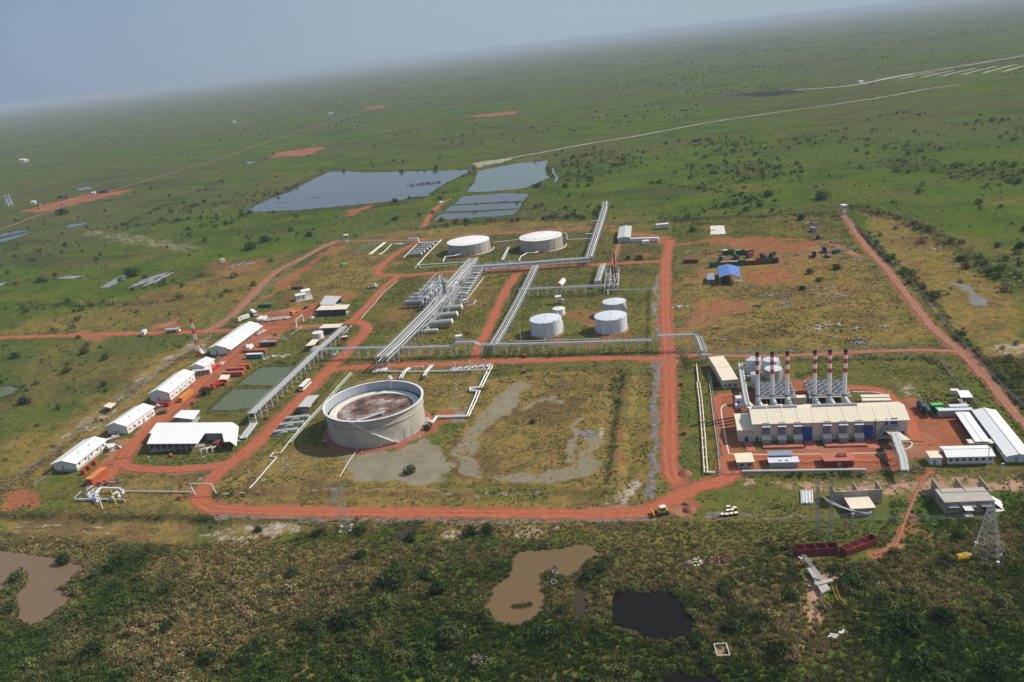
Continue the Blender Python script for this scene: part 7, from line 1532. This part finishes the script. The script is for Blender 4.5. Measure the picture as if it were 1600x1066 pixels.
for k, (a, d) in enumerate((((0, 0), (3.3, 0)), ((3.3, 0), (3.3, 4.6)), ((3.3, 4.6), (0, 4.6)), ((0, 4.6), (0, 0)))): MB().beam((*a, .9), (*d, .9), .2, .25).build('rim', M['pontoon'], T)
for (x, y) in ((0, 0), (3.3, 0), (3.3, 4.6), (0, 4.6)): MB().beam((x, y, 0), (x, y, .8), .25).build('leg', M['pontoon'], T)
MB().box(.3, 3, .3, 4.3, .1, .3).build('bottom', M['wood'], T)
for i, (x, y) in enumerate(((867.6, 897), (865.5, 913))):
    T = thing('culvert_ring', ['farther', 'nearer'][i] + ' concrete culvert ring on the bank of the brown pond', 'culvert ring', G(x, y)); MB().lathe([(1.0, 0), (1.0, 1.0), (.85, 1.0), (.85, .2), (.02, .2)], 20, smooth=False).build('ring', M['cladd'], T)
T = thing('bulldozer', 'yellow bulldozer at the corner of the bottom red road', 'bulldozer', G(1034, 803), R(8)); MB().box(-1.6, 2.2, -1.0, 1.0, .8, 1.9).build('body', M['yellow'], T); MB().box(-.6, 1.4, -.9, .9, 1.9, 2.6).build('cab', M['glass'], T); MB().box(-.7, 1.5, -1, 1, 2.6, 3.0).build('cab_roof', M['pontoon'], T)
for s in (-1.3, 1.3): MB().box(-2.2, 2.2, s - .3, s + .3, .1, 1.0).build('track', M['rubber'], T)
MB().box(-3.4, -3.1, -1.9, 1.9, .1, 1.5).build('blade', M['yellow'], T)
for s in (-1, 1): MB().beam((-3.2, s, .6), (-.5, s, .8), .2).build('push_arm', M['orangey'], T)
T0 = None
for i, (x, y) in enumerate(((1129, 807), (1136, 807), (1137.5, 801), (1143, 806), (1144, 800), (1150, 805), (1148, 797), (1138, 795))):
    if T0 is None: T0 = thing('concrete_block', '', 'concrete block', G(x, y), R(5), 'concrete blocks right of the bulldozer'); MB().box(-.6, .6, -.6, .6, 0, 1.0).build('block', M['dark'], T0); MB().box(-.62, .62, -.62, .62, 1.0, 1.12).build('cap', M['cream'], T0); o = T0
    else: o = copy_tree(T0); o.location = G(x, y); o.rotation_euler[2] = R(rng.uniform(-10, 15))
    o['label'] = ['leftmost', 'second from left, front', 'second column middle', 'front centre', 'middle right', 'rightmost', 'back right', 'rearmost'][i] + ' pale concrete block on the grass'
scrap('orange marker debris beside the dirt heap', (1074, 788), 1.5, 6, ('orange', 'dirt'), 1.2, 47); 
for i, (x, y, r_, lb) in enumerate(((1077, 797, 2.5, 'pale dirt heap right of the bulldozer'), (1070, 740, 3.0, 'dirt heap inside the road bend'))):
    T = thing('dirt_heap', lb, 'dirt heap', G(x, y)); b = MB(); b.lathe([(r_, 0), (r_ * .7, .7), (r_ * .35, 1.3), (.02, 1.6)], 14); b.v = [(a + random.uniform(-.3, .3), c_ + random.uniform(-.3, .3), z_) for a, c_, z_ in b.v]; b.build('heap', M['dirt'], T)
# far pylons
for i, (x, y, yt) in enumerate(((12, 323, 305), (17, 321, 304))): lattice('distant_pylon', ['left', 'right'][i] + ' faint pylon at the far left of the plain', (x, y), HT(x, y, yt), 6, 1.5, arms=((HT(x, y, yt) * .9, 7),), nseg=6, mast=.5, footing=False)
# fences
def fence(label, path, h=2.2, step=4.5, name='fence'):
    pts = smooth_line(G2(path), 3) if len(path) > 2 else [Vector(p) for p in G2(path)]; o = Vector((pts[0].x, pts[0].y, 0)); T = thing(name, label, 'fence', o)
    pm = MB().beam((0, 0, 0), (0, 0, h), .12).beam((0, 0, h), (.35, 0, h + .35), .08).mesh('post'); pm.materials.append(M['steel']); b = MB(); cnt = 0
    for a, d in zip(pts[:-1], pts[1:]):
        L_ = (d - a).length; n = max(1, int(L_ / step))
        for j in range(n):
            if cnt < 290: p = a.lerp(d, j / n); put('post', pm, T, (p.x - o.x, p.y - o.y, 0)); cnt += 1
        for z in (.3, .8, 1.3, 1.8, h): b.beam((a.x - o.x, a.y - o.y, z), (d.x - o.x, d.y - o.y, z), .035)
    b.build('wire', M['cladd'], T); return T
fence('wire fence along the left side of the camp', [(55, 762), (95, 733), (160, 672), (230, 600), (290, 555), (330, 528)]); fence('wire fence along the bottom red road', [(330, 806), (500, 815), (800, 818), (1010, 816)], step=6)
fence('wire fence along the right perimeter track', [(1320, 337), (1370, 390), (1430, 450), (1490, 525), (1560, 600), (1600, 640)], step=6); fence('wire fence between camp and outer track', [(340, 515), (400, 465), (470, 410), (530, 380)], step=6)
fence('wire fence around the left and front of the power station', [(1109, 583), (1118, 650), (1127, 735), (1127, 741), (1200, 741), (1300, 740), (1440, 737)], step=5); fence('wire fence behind the power station lawn', [(1232, 566), (1350, 562), (1453, 560), (1490, 595), (1530, 640), (1600, 708)], step=5)
fence('wire fence around the substations', [(1260, 815), (1330, 812), (1430, 815), (1560, 812)], step=5); fence('wire fence north of the power station', [(1052, 551), (1150, 551), (1300, 546), (1400, 544), (1500, 543)], step=6)
fence('wire fence along the north edge of the compound', [(530, 380), (640, 371), (760, 362), (900, 352), (960, 349), (1100, 345), (1316, 337)], step=8)
# ================================================================== vegetation
def lookup(field, x, y):
    a = np.arctan2(x, y); d = np.hypot(x, y); i = np.clip(np.searchsorted(az, a), 0, nC - 1); j = np.clip(np.searchsorted(rad, d), 0, nR - 1)
    return field[j * nC + i]
keep = np.ones_like(X)
for pts, pad in EXCLUDE:
    keep = np.where(polysd(X, Y, pts) > -1.0, 0, keep)
for (cx, cy, rp_) in [(591, 668, 79), (733.5, 392.5, 37), (846.5, 387, 37), (854.5, 520, 28), (955.5, 515, 28), (961, 491, 21), (874, 491, 12), (498, 529, 11)]:
    c = G(cx, cy); keep = np.where(np.hypot(X - c.x, Y - c.y) < rp_ * SC(cx, cy), 0, keep)
for (cx, cy, rp_) in [(1499, 872, 14), (1273, 860, 24), (1290, 858, 18), (1255, 864, 14), (1340, 858, 28), (1268, 903, 16), (1285, 925, 16), (1123, 1020, 10), (866, 905, 7), (1303, 995, 7), (1317, 987, 5), (1087, 880, 12), (1125, 878, 14), (1312, 938, 14), (1140, 802, 14), (1261, 780, 12)]:
    c = G(cx, cy); keep = np.where(np.hypot(X - c.x, Y - c.y) < rp_ * SC(cx, cy), 0, keep)
for pts, wd, _ in FAR_ROADS.values():
    sel, d = dline(pts, wd + 6); keep[sel] = np.where(d < wd * .55 + 2.5, 0, keep[sel])
keep = keep * (near_road > .35) * (wsd < -.3)
bare = np.clip(dirt * 1.1 + mud * 1.3 + pink * 1.1 + pale * 1.1 + greyd * .6 + rock * .8, 0, 1)
def leaf_mat(name, tones, inst=True, rough=.9):
    m = bpy.data.materials.new(name); m.use_nodes = True; n = m.node_tree; L = n.links.new; b = n.nodes['Principled BSDF']; b.inputs['Roughness'].default_value = rough; b.inputs['Specular IOR Level'].default_value = .1
    if inst:
        a = n.nodes.new('ShaderNodeAttribute'); a.attribute_type = 'INSTANCER'; a.attribute_name = 'tint'; base = a.outputs['Color']
    else:
        oi = n.nodes.new('ShaderNodeObjectInfo'); cr = n.nodes.new('ShaderNodeMix'); cr.data_type = 'RGBA'; cr.inputs[6].default_value = (*tones[0], 1); cr.inputs[7].default_value = (*tones[1], 1); L(oi.outputs['Random'], cr.inputs[0]); base = cr.outputs[2]
    g = n.nodes.new('ShaderNodeNewGeometry'); hs = n.nodes.new('ShaderNodeMapRange'); hs.inputs[3].default_value = .55; hs.inputs[4].default_value = 1.5; L(g.outputs['Random Per Island'], hs.inputs[0])
    mx = n.nodes.new('ShaderNodeMix'); mx.data_type = 'RGBA'; mx.blend_type = 'MULTIPLY'; mx.inputs[0].default_value = 1; L(base, mx.inputs[6]); L(hs.outputs[0], mx.inputs[7]); L(mx.outputs[2], b.inputs['Base Color'])
    tr = n.nodes.new('ShaderNodeBsdfTranslucent'); L(mx.outputs[2], tr.inputs[0]); ms = n.nodes.new('ShaderNodeMixShader'); ms.inputs[0].default_value = .25
    L(b.outputs[0], ms.inputs[1]); L(tr.outputs[0], ms.inputs[2]); L(ms.outputs[0], n.nodes['Material Output'].inputs[0]); return m
tuftm = leaf_mat('grass_and_scrub_leaves', None)
def leaves(n, rx, h, seed, size=(.25, .5), lobes=3, upright=.3, solid=False):
    q = np.random.RandomState(seed); vs = []; fs = []
    lc = [(q.uniform(-.45, .45) * rx, q.uniform(-.45, .45) * rx, q.uniform(.35, .6) * h, q.uniform(.45, .7)) for _ in range(lobes)]
    for k in range(n):
        lx_, ly_, lz_, lr = lc[k % lobes]; d = q.normal(size=3); d /= np.linalg.norm(d); rr = q.uniform(.55, 1) ** .6
        p = np.array([lx_ + d[0] * rx * lr * rr, ly_ + d[1] * rx * lr * rr, max(.05, lz_ + d[2] * h * .5 * rr)])
        s = q.uniform(*size); nrm = d * (1 - upright) + q.normal(size=3) * .5; nrm /= np.linalg.norm(nrm); t = np.cross(nrm, q.normal(size=3)); t /= np.linalg.norm(t); u = np.cross(nrm, t)
        o = len(vs); vs += [tuple(p - t * s), tuple(p - u * s * .6), tuple(p + t * s), tuple(p + u * s * .6)]; fs.append((o, o + 1, o + 2, o + 3))
    return vs, fs
def tuft_mesh(name, seed, n=26, r=.9, h=.9):
    q = np.random.RandomState(seed); vs = []; fs = []
    for k in range(n):
        a = q.uniform(0, 6.28); d = r * math.sqrt(q.uniform()) * .7; x, y = d * math.cos(a), d * math.sin(a); b_ = q.uniform(0, 6.28); wdt = q.uniform(.08, .2); hh_ = h * q.uniform(.5, 1); lean = q.uniform(.1, .7)
        dx, dy = math.cos(b_) * wdt, math.sin(b_) * wdt; o = len(vs)
        vs += [(x - dx, y - dy, 0), (x + dx, y + dy, 0), (x + dx * .6 + lean * math.cos(a) * hh_ * .5, y + dy * .6 + lean * math.sin(a) * hh_ * .5, hh_), (x - dx * .6 + lean * math.cos(a) * hh_ * .5, y - dy * .6 + lean * math.sin(a) * hh_ * .5, hh_)]; fs.append((o, o + 1, o + 2, o + 3))
    m = bpy.data.meshes.new(name); m.from_pydata(vs, [], fs); m.materials.append(tuftm); return m
hidden = bpy.data.collections.new('plant_sources')     # sources of the scattered cover; not linked to the scene
srcs = {'tuft': [], 'bush': []}
for k in range(3):
    o = bpy.data.objects.new('grass_tuft_source', tuft_mesh('grass_tuft', 100 + k)); srcs['tuft'].append(o)
for k in range(3):
    vs, fs = leaves(130, 1.5, 1.7, 200 + k, (.16, .34), 4); m = bpy.data.meshes.new('scrub_bush'); m.from_pydata(vs, [], fs); m.materials.append(tuftm); o = bpy.data.objects.new('scrub_source', m); srcs['bush'].append(o)
def scatter(name, label, P, scale, tint, sources, idx):
    me = bpy.data.meshes.new(name); me.vertices.add(len(P)); me.vertices.foreach_set('co', P.astype(np.float32).ravel())
    for nm, arr, ty in (('scl', scale, 'FLOAT'), ('rot', rng.uniform(0, 6.28, len(P)), 'FLOAT')):
        at = me.attributes.new(nm, ty, 'POINT'); at.data.foreach_set('value', arr.astype(np.float32))
    at = me.attributes.new('pick', 'INT', 'POINT'); at.data.foreach_set('value', idx.astype(np.int32))
    at = me.attributes.new('tint', 'FLOAT_COLOR', 'POINT'); c = np.ones((len(P), 4), np.float32); c[:, :3] = tint; at.data.foreach_set('color', c.ravel())
    cc = bpy.data.collections.new(name + '_sources')
    for s in sources: cc.objects.link(s)
    ng = bpy.data.node_groups.new(name, 'GeometryNodeTree'); ng.interface.new_socket('Geometry', in_out='INPUT', socket_type='NodeSocketGeometry'); ng.interface.new_socket('Geometry', in_out='OUTPUT', socket_type='NodeSocketGeometry')
    N = ng.nodes.new; gi = N('NodeGroupInput'); go = N('NodeGroupOutput'); ip = N('GeometryNodeInstanceOnPoints'); ci = N('GeometryNodeCollectionInfo'); ci.inputs['Collection'].default_value = cc; ci.inputs['Separate Children'].default_value = True; ci.inputs['Reset Children'].default_value = True
    def na(nm, ty):
        a = N('GeometryNodeInputNamedAttribute'); a.data_type = ty; a.inputs['Name'].default_value = nm; return a.outputs['Attribute']
    mp = N('GeometryNodeMeshToPoints'); L = ng.links.new; cx = N('ShaderNodeCombineXYZ'); e2 = N('FunctionNodeEulerToRotation')
    L(gi.outputs[0], mp.inputs[0]); L(mp.outputs[0], ip.inputs['Points']); L(ci.outputs[0], ip.inputs['Instance']); ip.inputs['Pick Instance'].default_value = True
    L(na('pick', 'INT'), ip.inputs['Instance Index']); L(na('scl', 'FLOAT'), ip.inputs['Scale']); L(na('rot', 'FLOAT'), cx.inputs[2]); L(cx.outputs[0], e2.inputs[0]); L(e2.outputs[0], ip.inputs['Rotation']); L(ip.outputs[0], go.inputs[0])
    o = put(name, me); md = o.modifiers.new('scatter', 'NODES'); md.node_group = ng; tag(o, label, None, None, 'stuff'); return o
def field_at(x, y): return {k: lookup(v, x, y) for k, v in dict(keep=keep, bare=bare, dry=dryness, lush=lush, inside=inside, brush=brush, z=Z, dryz=dry).items()}
def cand(n, az0, az1, d0, d1):
    a = np.radians(rng.uniform(az0, az1, n)); d = np.sqrt(rng.uniform(d0 * d0, d1 * d1, n)); return d * np.sin(a), d * np.cos(a)
def tone(x, y, f, extra=0):
    ds = lookup(insd, x, y); extra = extra + .42 * sstep(-70, -8, ds) * (ds < 3) * (np.hypot(x, y) < 430); n1 = fbm(x / 24, y / 24, 81, 4); n2 = fbm(x / 5, y / 5, 91, 2)
    t = np.clip((f['dry'] * .9 + (n1 - .5) * 2.6 + (n2 - .5) * .8 + extra + .02), 0, 1)[:, None]; l = np.clip(f['lush'] * .8 + (n2 - .45) * .9, 0, 1)[:, None]
    gr = np.array([[.038, .058, .016]]) * (1 - l) + np.array([[.070, .115, .020]]) * l; dr = np.where(rng.rand(len(x))[:, None] < .10, np.array([[.16, .095, .055]]), np.where(rng.rand(len(x))[:, None] < .45, np.array([[.20, .155, .075]]), np.array([[.112, .102, .042]])))
    return (gr * (1 - t) + dr * t) * rng.uniform(.7, 1.25, len(x))[:, None] * 1.85
mown = sstep(-2, 3, polysd(wx, wy, G2([(-60, 803), (330, 814), (480, 818), (470, 838), (300, 848), (140, 845), (-60, 838)])))
# foreground scrub
x, y = cand(95000, -44, 44, 155, 420); f = field_at(x, y); dn = fbm(x / 13, y / 13, 33, 3)
ok = (f['keep'] > .5) & (f['inside'] < .4) & (rng.rand(len(x)) < np.clip((dn - .42) * 2.2, .02, 1) * (1 - f['bare'] * .9) * sstep(-8, -60, lookup(insd, x, y)) * (1 - lookup(mown, x, y)) * (1 - sstep(330, 420, np.hypot(x, y)) * .75))
x, y = x[ok], y[ok]; f = field_at(x, y); sc = (rng.uniform(.28, .72, len(x)) + (rng.rand(len(x)) ** 6) * 1.1) * (1 - .4 * f['bare'])
scatter('foreground_scrub', 'mixed green and dry brown scrub of the foreground', np.stack([x, y, f['z'] * .5], 1), sc, tone(x, y, f), srcs['bush'], rng.randint(0, 3, len(x)))
x, y = cand(130000, -44, 44, 155, 420); f = field_at(x, y)
ok = (f['keep'] > .5) & (f['inside'] < .6) & (rng.rand(len(x)) < (1 - f['bare'] * .85) * (1 - .8 * lookup(mown, x, y))); x, y = x[ok], y[ok]; f = field_at(x, y)
scatter('foreground_grass', 'long grass between the scrub in the foreground', np.stack([x, y, f['z'] * .9], 1), rng.uniform(.5, 1.25, len(x)) * (1 - .6 * lookup(mown, x, y)) * (1 - .45 * sstep(-35, -5, lookup(insd, x, y))), tone(x, y, f, .12) * 1.15, srcs['tuft'], rng.randint(0, 3, len(x)))
# grass of the compound
x, y = cand(300000, -42, 42, 240, 760); f = field_at(x, y); dn = fbm(x / 9, y / 9, 37, 4)
ok = (f['keep'] > .5) & (f['inside'] > .3) & (rng.rand(len(x)) < (1 - f['bare']) ** 1.5 * np.clip((dn - .33) * 3.0, .1, 1)); x, y = x[ok], y[ok]; f = field_at(x, y)
scatter('compound_grass', 'patchy dry and green grass inside the compound', np.stack([x, y, f['z'] - .05], 1), rng.uniform(.25, .62, len(x)) + f['brush'] * .5, tone(x, y, f, .12) * 1.25, srcs['tuft'], rng.randint(0, 3, len(x)))
x, y = cand(60000, -42, 42, 240, 900); f = field_at(x, y); dn = fbm(x / 30, y / 30, 39, 4)
ok = (f['keep'] > .5) & (rng.rand(len(x)) < (f['brush'] * .55 + .05 * sstep(.55, .72, dn)) * (1 - f['bare'])); x, y = x[ok], y[ok]; f = field_at(x, y)
scatter('low_brush', 'low dark brush along fences and bunds', np.stack([x, y, f['z'] * .6], 1), rng.uniform(.22, .62, len(x)) + f['brush'] * .25, tone(x, y, f, .05) * .8, srcs['bush'], rng.randint(0, 3, len(x)))
# plain outside
x, y = cand(230000, -44, 44, 380, 1300); f = field_at(x, y); dn = fbm(x / 80, y / 80, 41, 5); d = np.hypot(x, y)
ok = (f['keep'] > .5) & (f['inside'] < .3) & (rng.rand(len(x)) < (sstep(.50, .68, dn) * .13 * np.clip((np.degrees(np.arctan2(x, y)) + 30) / 35, .25, 1) + .012 + f['brush'] * .35) * (1 - f['bare'])); x, y = x[ok], y[ok]; f = field_at(x, y)
scatter('plain_brush', 'low tufts and brush of the green plain around the compound', np.stack([x, y, f['z'] * .5], 1), rng.uniform(.3, .8, len(x)) + (rng.rand(len(x)) ** 10) * 2.4, tone(x, y, f, -.1) * .95, srcs['bush'], rng.randint(0, 3, len(x)))
x, y = cand(90000, -40, 44, 1100, 7000); f = field_at(x, y); d = np.hypot(x, y); dn = fbm(x / 300, y / 420, 43, 5); azd = np.degrees(np.arctan2(x, y))
w_ = np.clip((azd + 25) / 40, .12, 1); ok = (f['keep'] > .5) & (rng.rand(len(x)) < sstep(.50, .64, dn) * .22 * w_ + .006); x, y = x[ok], y[ok]
scatter('far_brush', 'dark brush patches scattered over the far plain', np.stack([x, y, x * 0], 1), rng.uniform(.8, 2.0, len(x)) + np.hypot(x, y) / 5000, np.tile(np.array([[.050, .065, .030]]), (len(x), 1)) * rng.uniform(.7, 1.6, len(x))[:, None], srcs['bush'], rng.randint(0, 3, len(x)))
# shrubs one can tell apart
crown_m = leaf_mat('dark_shrub_leaves', ((.022, .048, .016), (.045, .080, .022)), inst=False); crown_l = leaf_mat('light_shrub_leaves', ((.075, .10, .035), (.10, .12, .05)), inst=False); bare_m = leaf_mat('dead_grey_twigs', ((.22, .19, .16), (.26, .22, .18)), inst=False)
def shrub_variant(seed, cm, n=420):
    vs, fs = leaves(n, 1.0, 1.25, seed, (.07, .15), 6, .2); c = bpy.data.meshes.new('crown'); c.from_pydata(vs, [], fs); c.materials.append(cm)
    t = MB(); t.tube((0, 0, 0), (0, 0, .5), .07, 6, .05)
    for k in range(4): a = seed + k * 1.6; t.tube((0, 0, .25 + .06 * k), (.5 * math.cos(a), .5 * math.sin(a), .8), .035, 5, .015)
    tm = t.mesh('trunk'); tm.materials.append(M['wood']); return c, tm
VAR = [shrub_variant(300 + k, crown_m) for k in range(3)] + [shrub_variant(310, crown_l)] + [shrub_variant(320, bare_m, 150)]
SHRUBS = [(617, 912, 30, 0, 'largest dark green shrub left of the brown pond'), (541, 975, 24, 1, 'dark round shrub at the lower left centre'), (687, 926, 20, 2, 'dark shrub right of the largest one'), (664, 905, 16, 0, 'smaller shrub directly right of the largest one'), (714, 1003, 32, 3, 'wide pale green shrub below the brown pond left side'), (745, 1040, 20, 4, 'bare grey twiggy shrub near the bottom edge'), (565, 833, 15, 1, 'shrub right of the lattice tower by the red road'), (643, 845, 14, 2, 'shrub beside the small grey pool'), (735, 836, 16, 0, 'left shrub of the pair under the bottom road'), (764, 832, 13, 1, 'right shrub of the pair under the bottom road'), (565, 872, 14, 2, 'shrub between the tower and the ditch pool'), (853, 995, 24, 1, 'shrub just below the brown pond'), (920, 905, 18, 2, 'shrub between the brown pond and the dark pond'), (940, 892, 15, 0, 'shrub at the upper left of the dark pond'), (1085, 1005, 18, 1, 'shrub right of the dark pond'), (1105, 1040, 16, 2, 'shrub beside the open white frame'), (495, 838, 10, 0, 'small shrub left of the lattice tower base'), (478, 982, 14, 0, 'green shrub at the centre left of the scrub'), (320, 617, 13, 1, 'shrub by the corner of the near green pond'), (30, 905, 16, 3, 'yellow-green shrub on the spit in the left pond'), (14, 955, 18, 3, 'yellow-green shrub left of the muddy left pond'), (100, 880, 16, 2, 'shrub at the right tip of the left muddy pond'), (185, 885, 18, 0, 'dark shrub on the bank right of the left pond'), (208, 432, 15, 0, 'round shrub between the pale borrow pits'), (97, 336, 10, 1, 'round tree beside the far left dirt road'), (190, 440, 0, 0, ''), (38, 632, 13, 2, 'dark shrub on the left plain below the green pond'), (133, 553, 10, 0, 'dark shrub left of the white rock by the gate road'), (25, 560, 10, 1, 'dark shrub on the left plain near the edge'), (1418, 985, 32, 0, 'dark tall shrub in the lower right scrub'), (1475, 968, 22, 2, 'blue-green shrub in the right-hand scrub'), (1440, 1040, 26, 1, 'shrub near the bottom right of the scrub'), (1145, 985, 20, 2, 'shrub left of the bare ground with the ruin'), (1215, 1020, 22, 0, 'shrub below the white lumps'), (1235, 935, 15, 1, 'shrub at the left edge of the bare ground'), (1560, 1055, 24, 1, 'shrub in the bottom right corner'), (878, 958, 14, 2, 'shrub in front of the narrow brown pond'), (735, 415, 7, 0, 'dark shrub beside the far pipe rack'), (1307, 421, 9, 0, 'round shrub right of the scrap yard'), (1264, 428, 8, 1, 'shrub right of the red clearing tracks'), (1280, 440, 7, 1, 'shrub on the red clearing edge'), (1254, 453, 7, 2, 'shrub at the corner of the red clearing'), (1201, 308, 10, 0, 'round tree on the plain beyond the north edge'), (1283, 312, 14, 1, 'wide tree beyond the north edge left of the watchtower'), (1252, 344, 9, 2, 'shrub inside the north fence near the watchtower'), (1083, 362, 8, 0, 'shrub north of the first red yard loop'), (1000, 405, 7, 1, 'shrub in the yard below the cabin row'), (982, 405, 6, 2, 'small shrub left of the yard below the cabin row'), (617, 345, 6, 0, 'shrub on the bank below the large lake'), (414, 378, 10, 1, 'shrub left of the outer track by the plain'), (484, 370, 8, 2, 'dark shrub above the outer track end'), (392, 390, 12, 0, 'wide shrub by the marsh left of the outer track'), (832, 661, 6, 0, 'lone shrub in the middle of the dry bund'), (640, 738, 14, 3, 'yellow-green clump in the mud before the open tank'), (668, 672, 9, 0, 'dark clump at the right foot of the open tank'), (1497, 842, 12, 2, 'shrub by the gas tank path'), (1130, 925, 16, 1, 'shrub under the brick heap'), (455, 900, 16, 3, 'pale shrub in the brown scrub at left'), (260, 985, 16, 2, 'shrub in the lower left scrub'), (330, 1035, 20, 1, 'shrub at the bottom left'), (150, 1020, 22, 2, 'shrub in the lower left corner scrub'), (405, 830, 9, 0, 'shrub on the pale strip left of the tower')]
for (px, py, rp_, v, lb) in SHRUBS:
    if not lb: continue
    c = G(px, py); s = rp_ * SC(px, py); T = thing('shrub', lb, 'shrub', c, rng.uniform(0, 6.28)); cm, tm = VAR[v]
    hgt = s * (.75 if rp_ > 12 else .8); o = put('crown', cm, T); o.scale = (s, s, hgt); o = put('trunk', tm, T); o.scale = (s, s, hgt)
q = 0
for k in range(400):
    if q >= 48: break
    px = rng.uniform(20, 1580); py = rng.uniform(150, 470)
    hor = 75 + (800 - px) * .1135
    if py < hor + 45: continue
    c = G(px, py); f = field_at(np.array([c.x]), np.array([c.y]))
    if f['keep'][0] < .5 or f['inside'][0] > .1 or f['bare'][0] > .3: continue
    s = rng.uniform(2.0, 3.6) * SC(px, py) * (1 if px > 700 else .8); T = thing('plain_shrub', 'one of the small dark shrubs dotted over the open green plain', 'shrub', c, rng.uniform(0, 6.28), 'small dark shrubs of the plain'); cm, tm = VAR[q % 3]
    o = put('crown', cm, T); o.scale = (s, s, s * .55); o = put('trunk', tm, T); o.scale = (s, s, s * .55); q += 1
# reeds in the ponds
for (px, py, n_, r_, lb) in ((815, 948, 150, 2.2, 'reeds standing in the brown pond'), (662, 288, 120, 15, 'reed island in the large lake'), (492, 309, 60, 5, 'left reed islet in the large lake'), (440, 317, 50, 6, 'farthest left reed islet in the large lake')):
    c = G(px, py); a = rng.uniform(0, 6.28, n_); d = r_ * np.sqrt(rng.rand(n_)); b = MB()
    for i in range(n_): x_, y_ = d[i] * math.cos(a[i]) * 1.6, d[i] * math.sin(a[i]) * .5; h_ = rng.uniform(.5, 1.4) * max(1, r_ / 6); ww = .05 * max(1, r_ / 3); b.add([(x_ - ww, y_, 0), (x_ + ww, y_, 0), (x_ + ww + .2, y_ + .2, h_ * .7), (x_ + .15, y_ + .2, h_ * .7)], [(0, 1, 2, 3)]); b.add([(x_, y_ - ww, 0), (x_, y_ + ww, 0), (x_ - .3, y_, h_ * .7)], [(0, 1, 2)])
    T = b.build('reeds', crown_l, None, (c.x, c.y, .08)); tag(T, lb, 'reeds', None, 'stuff')
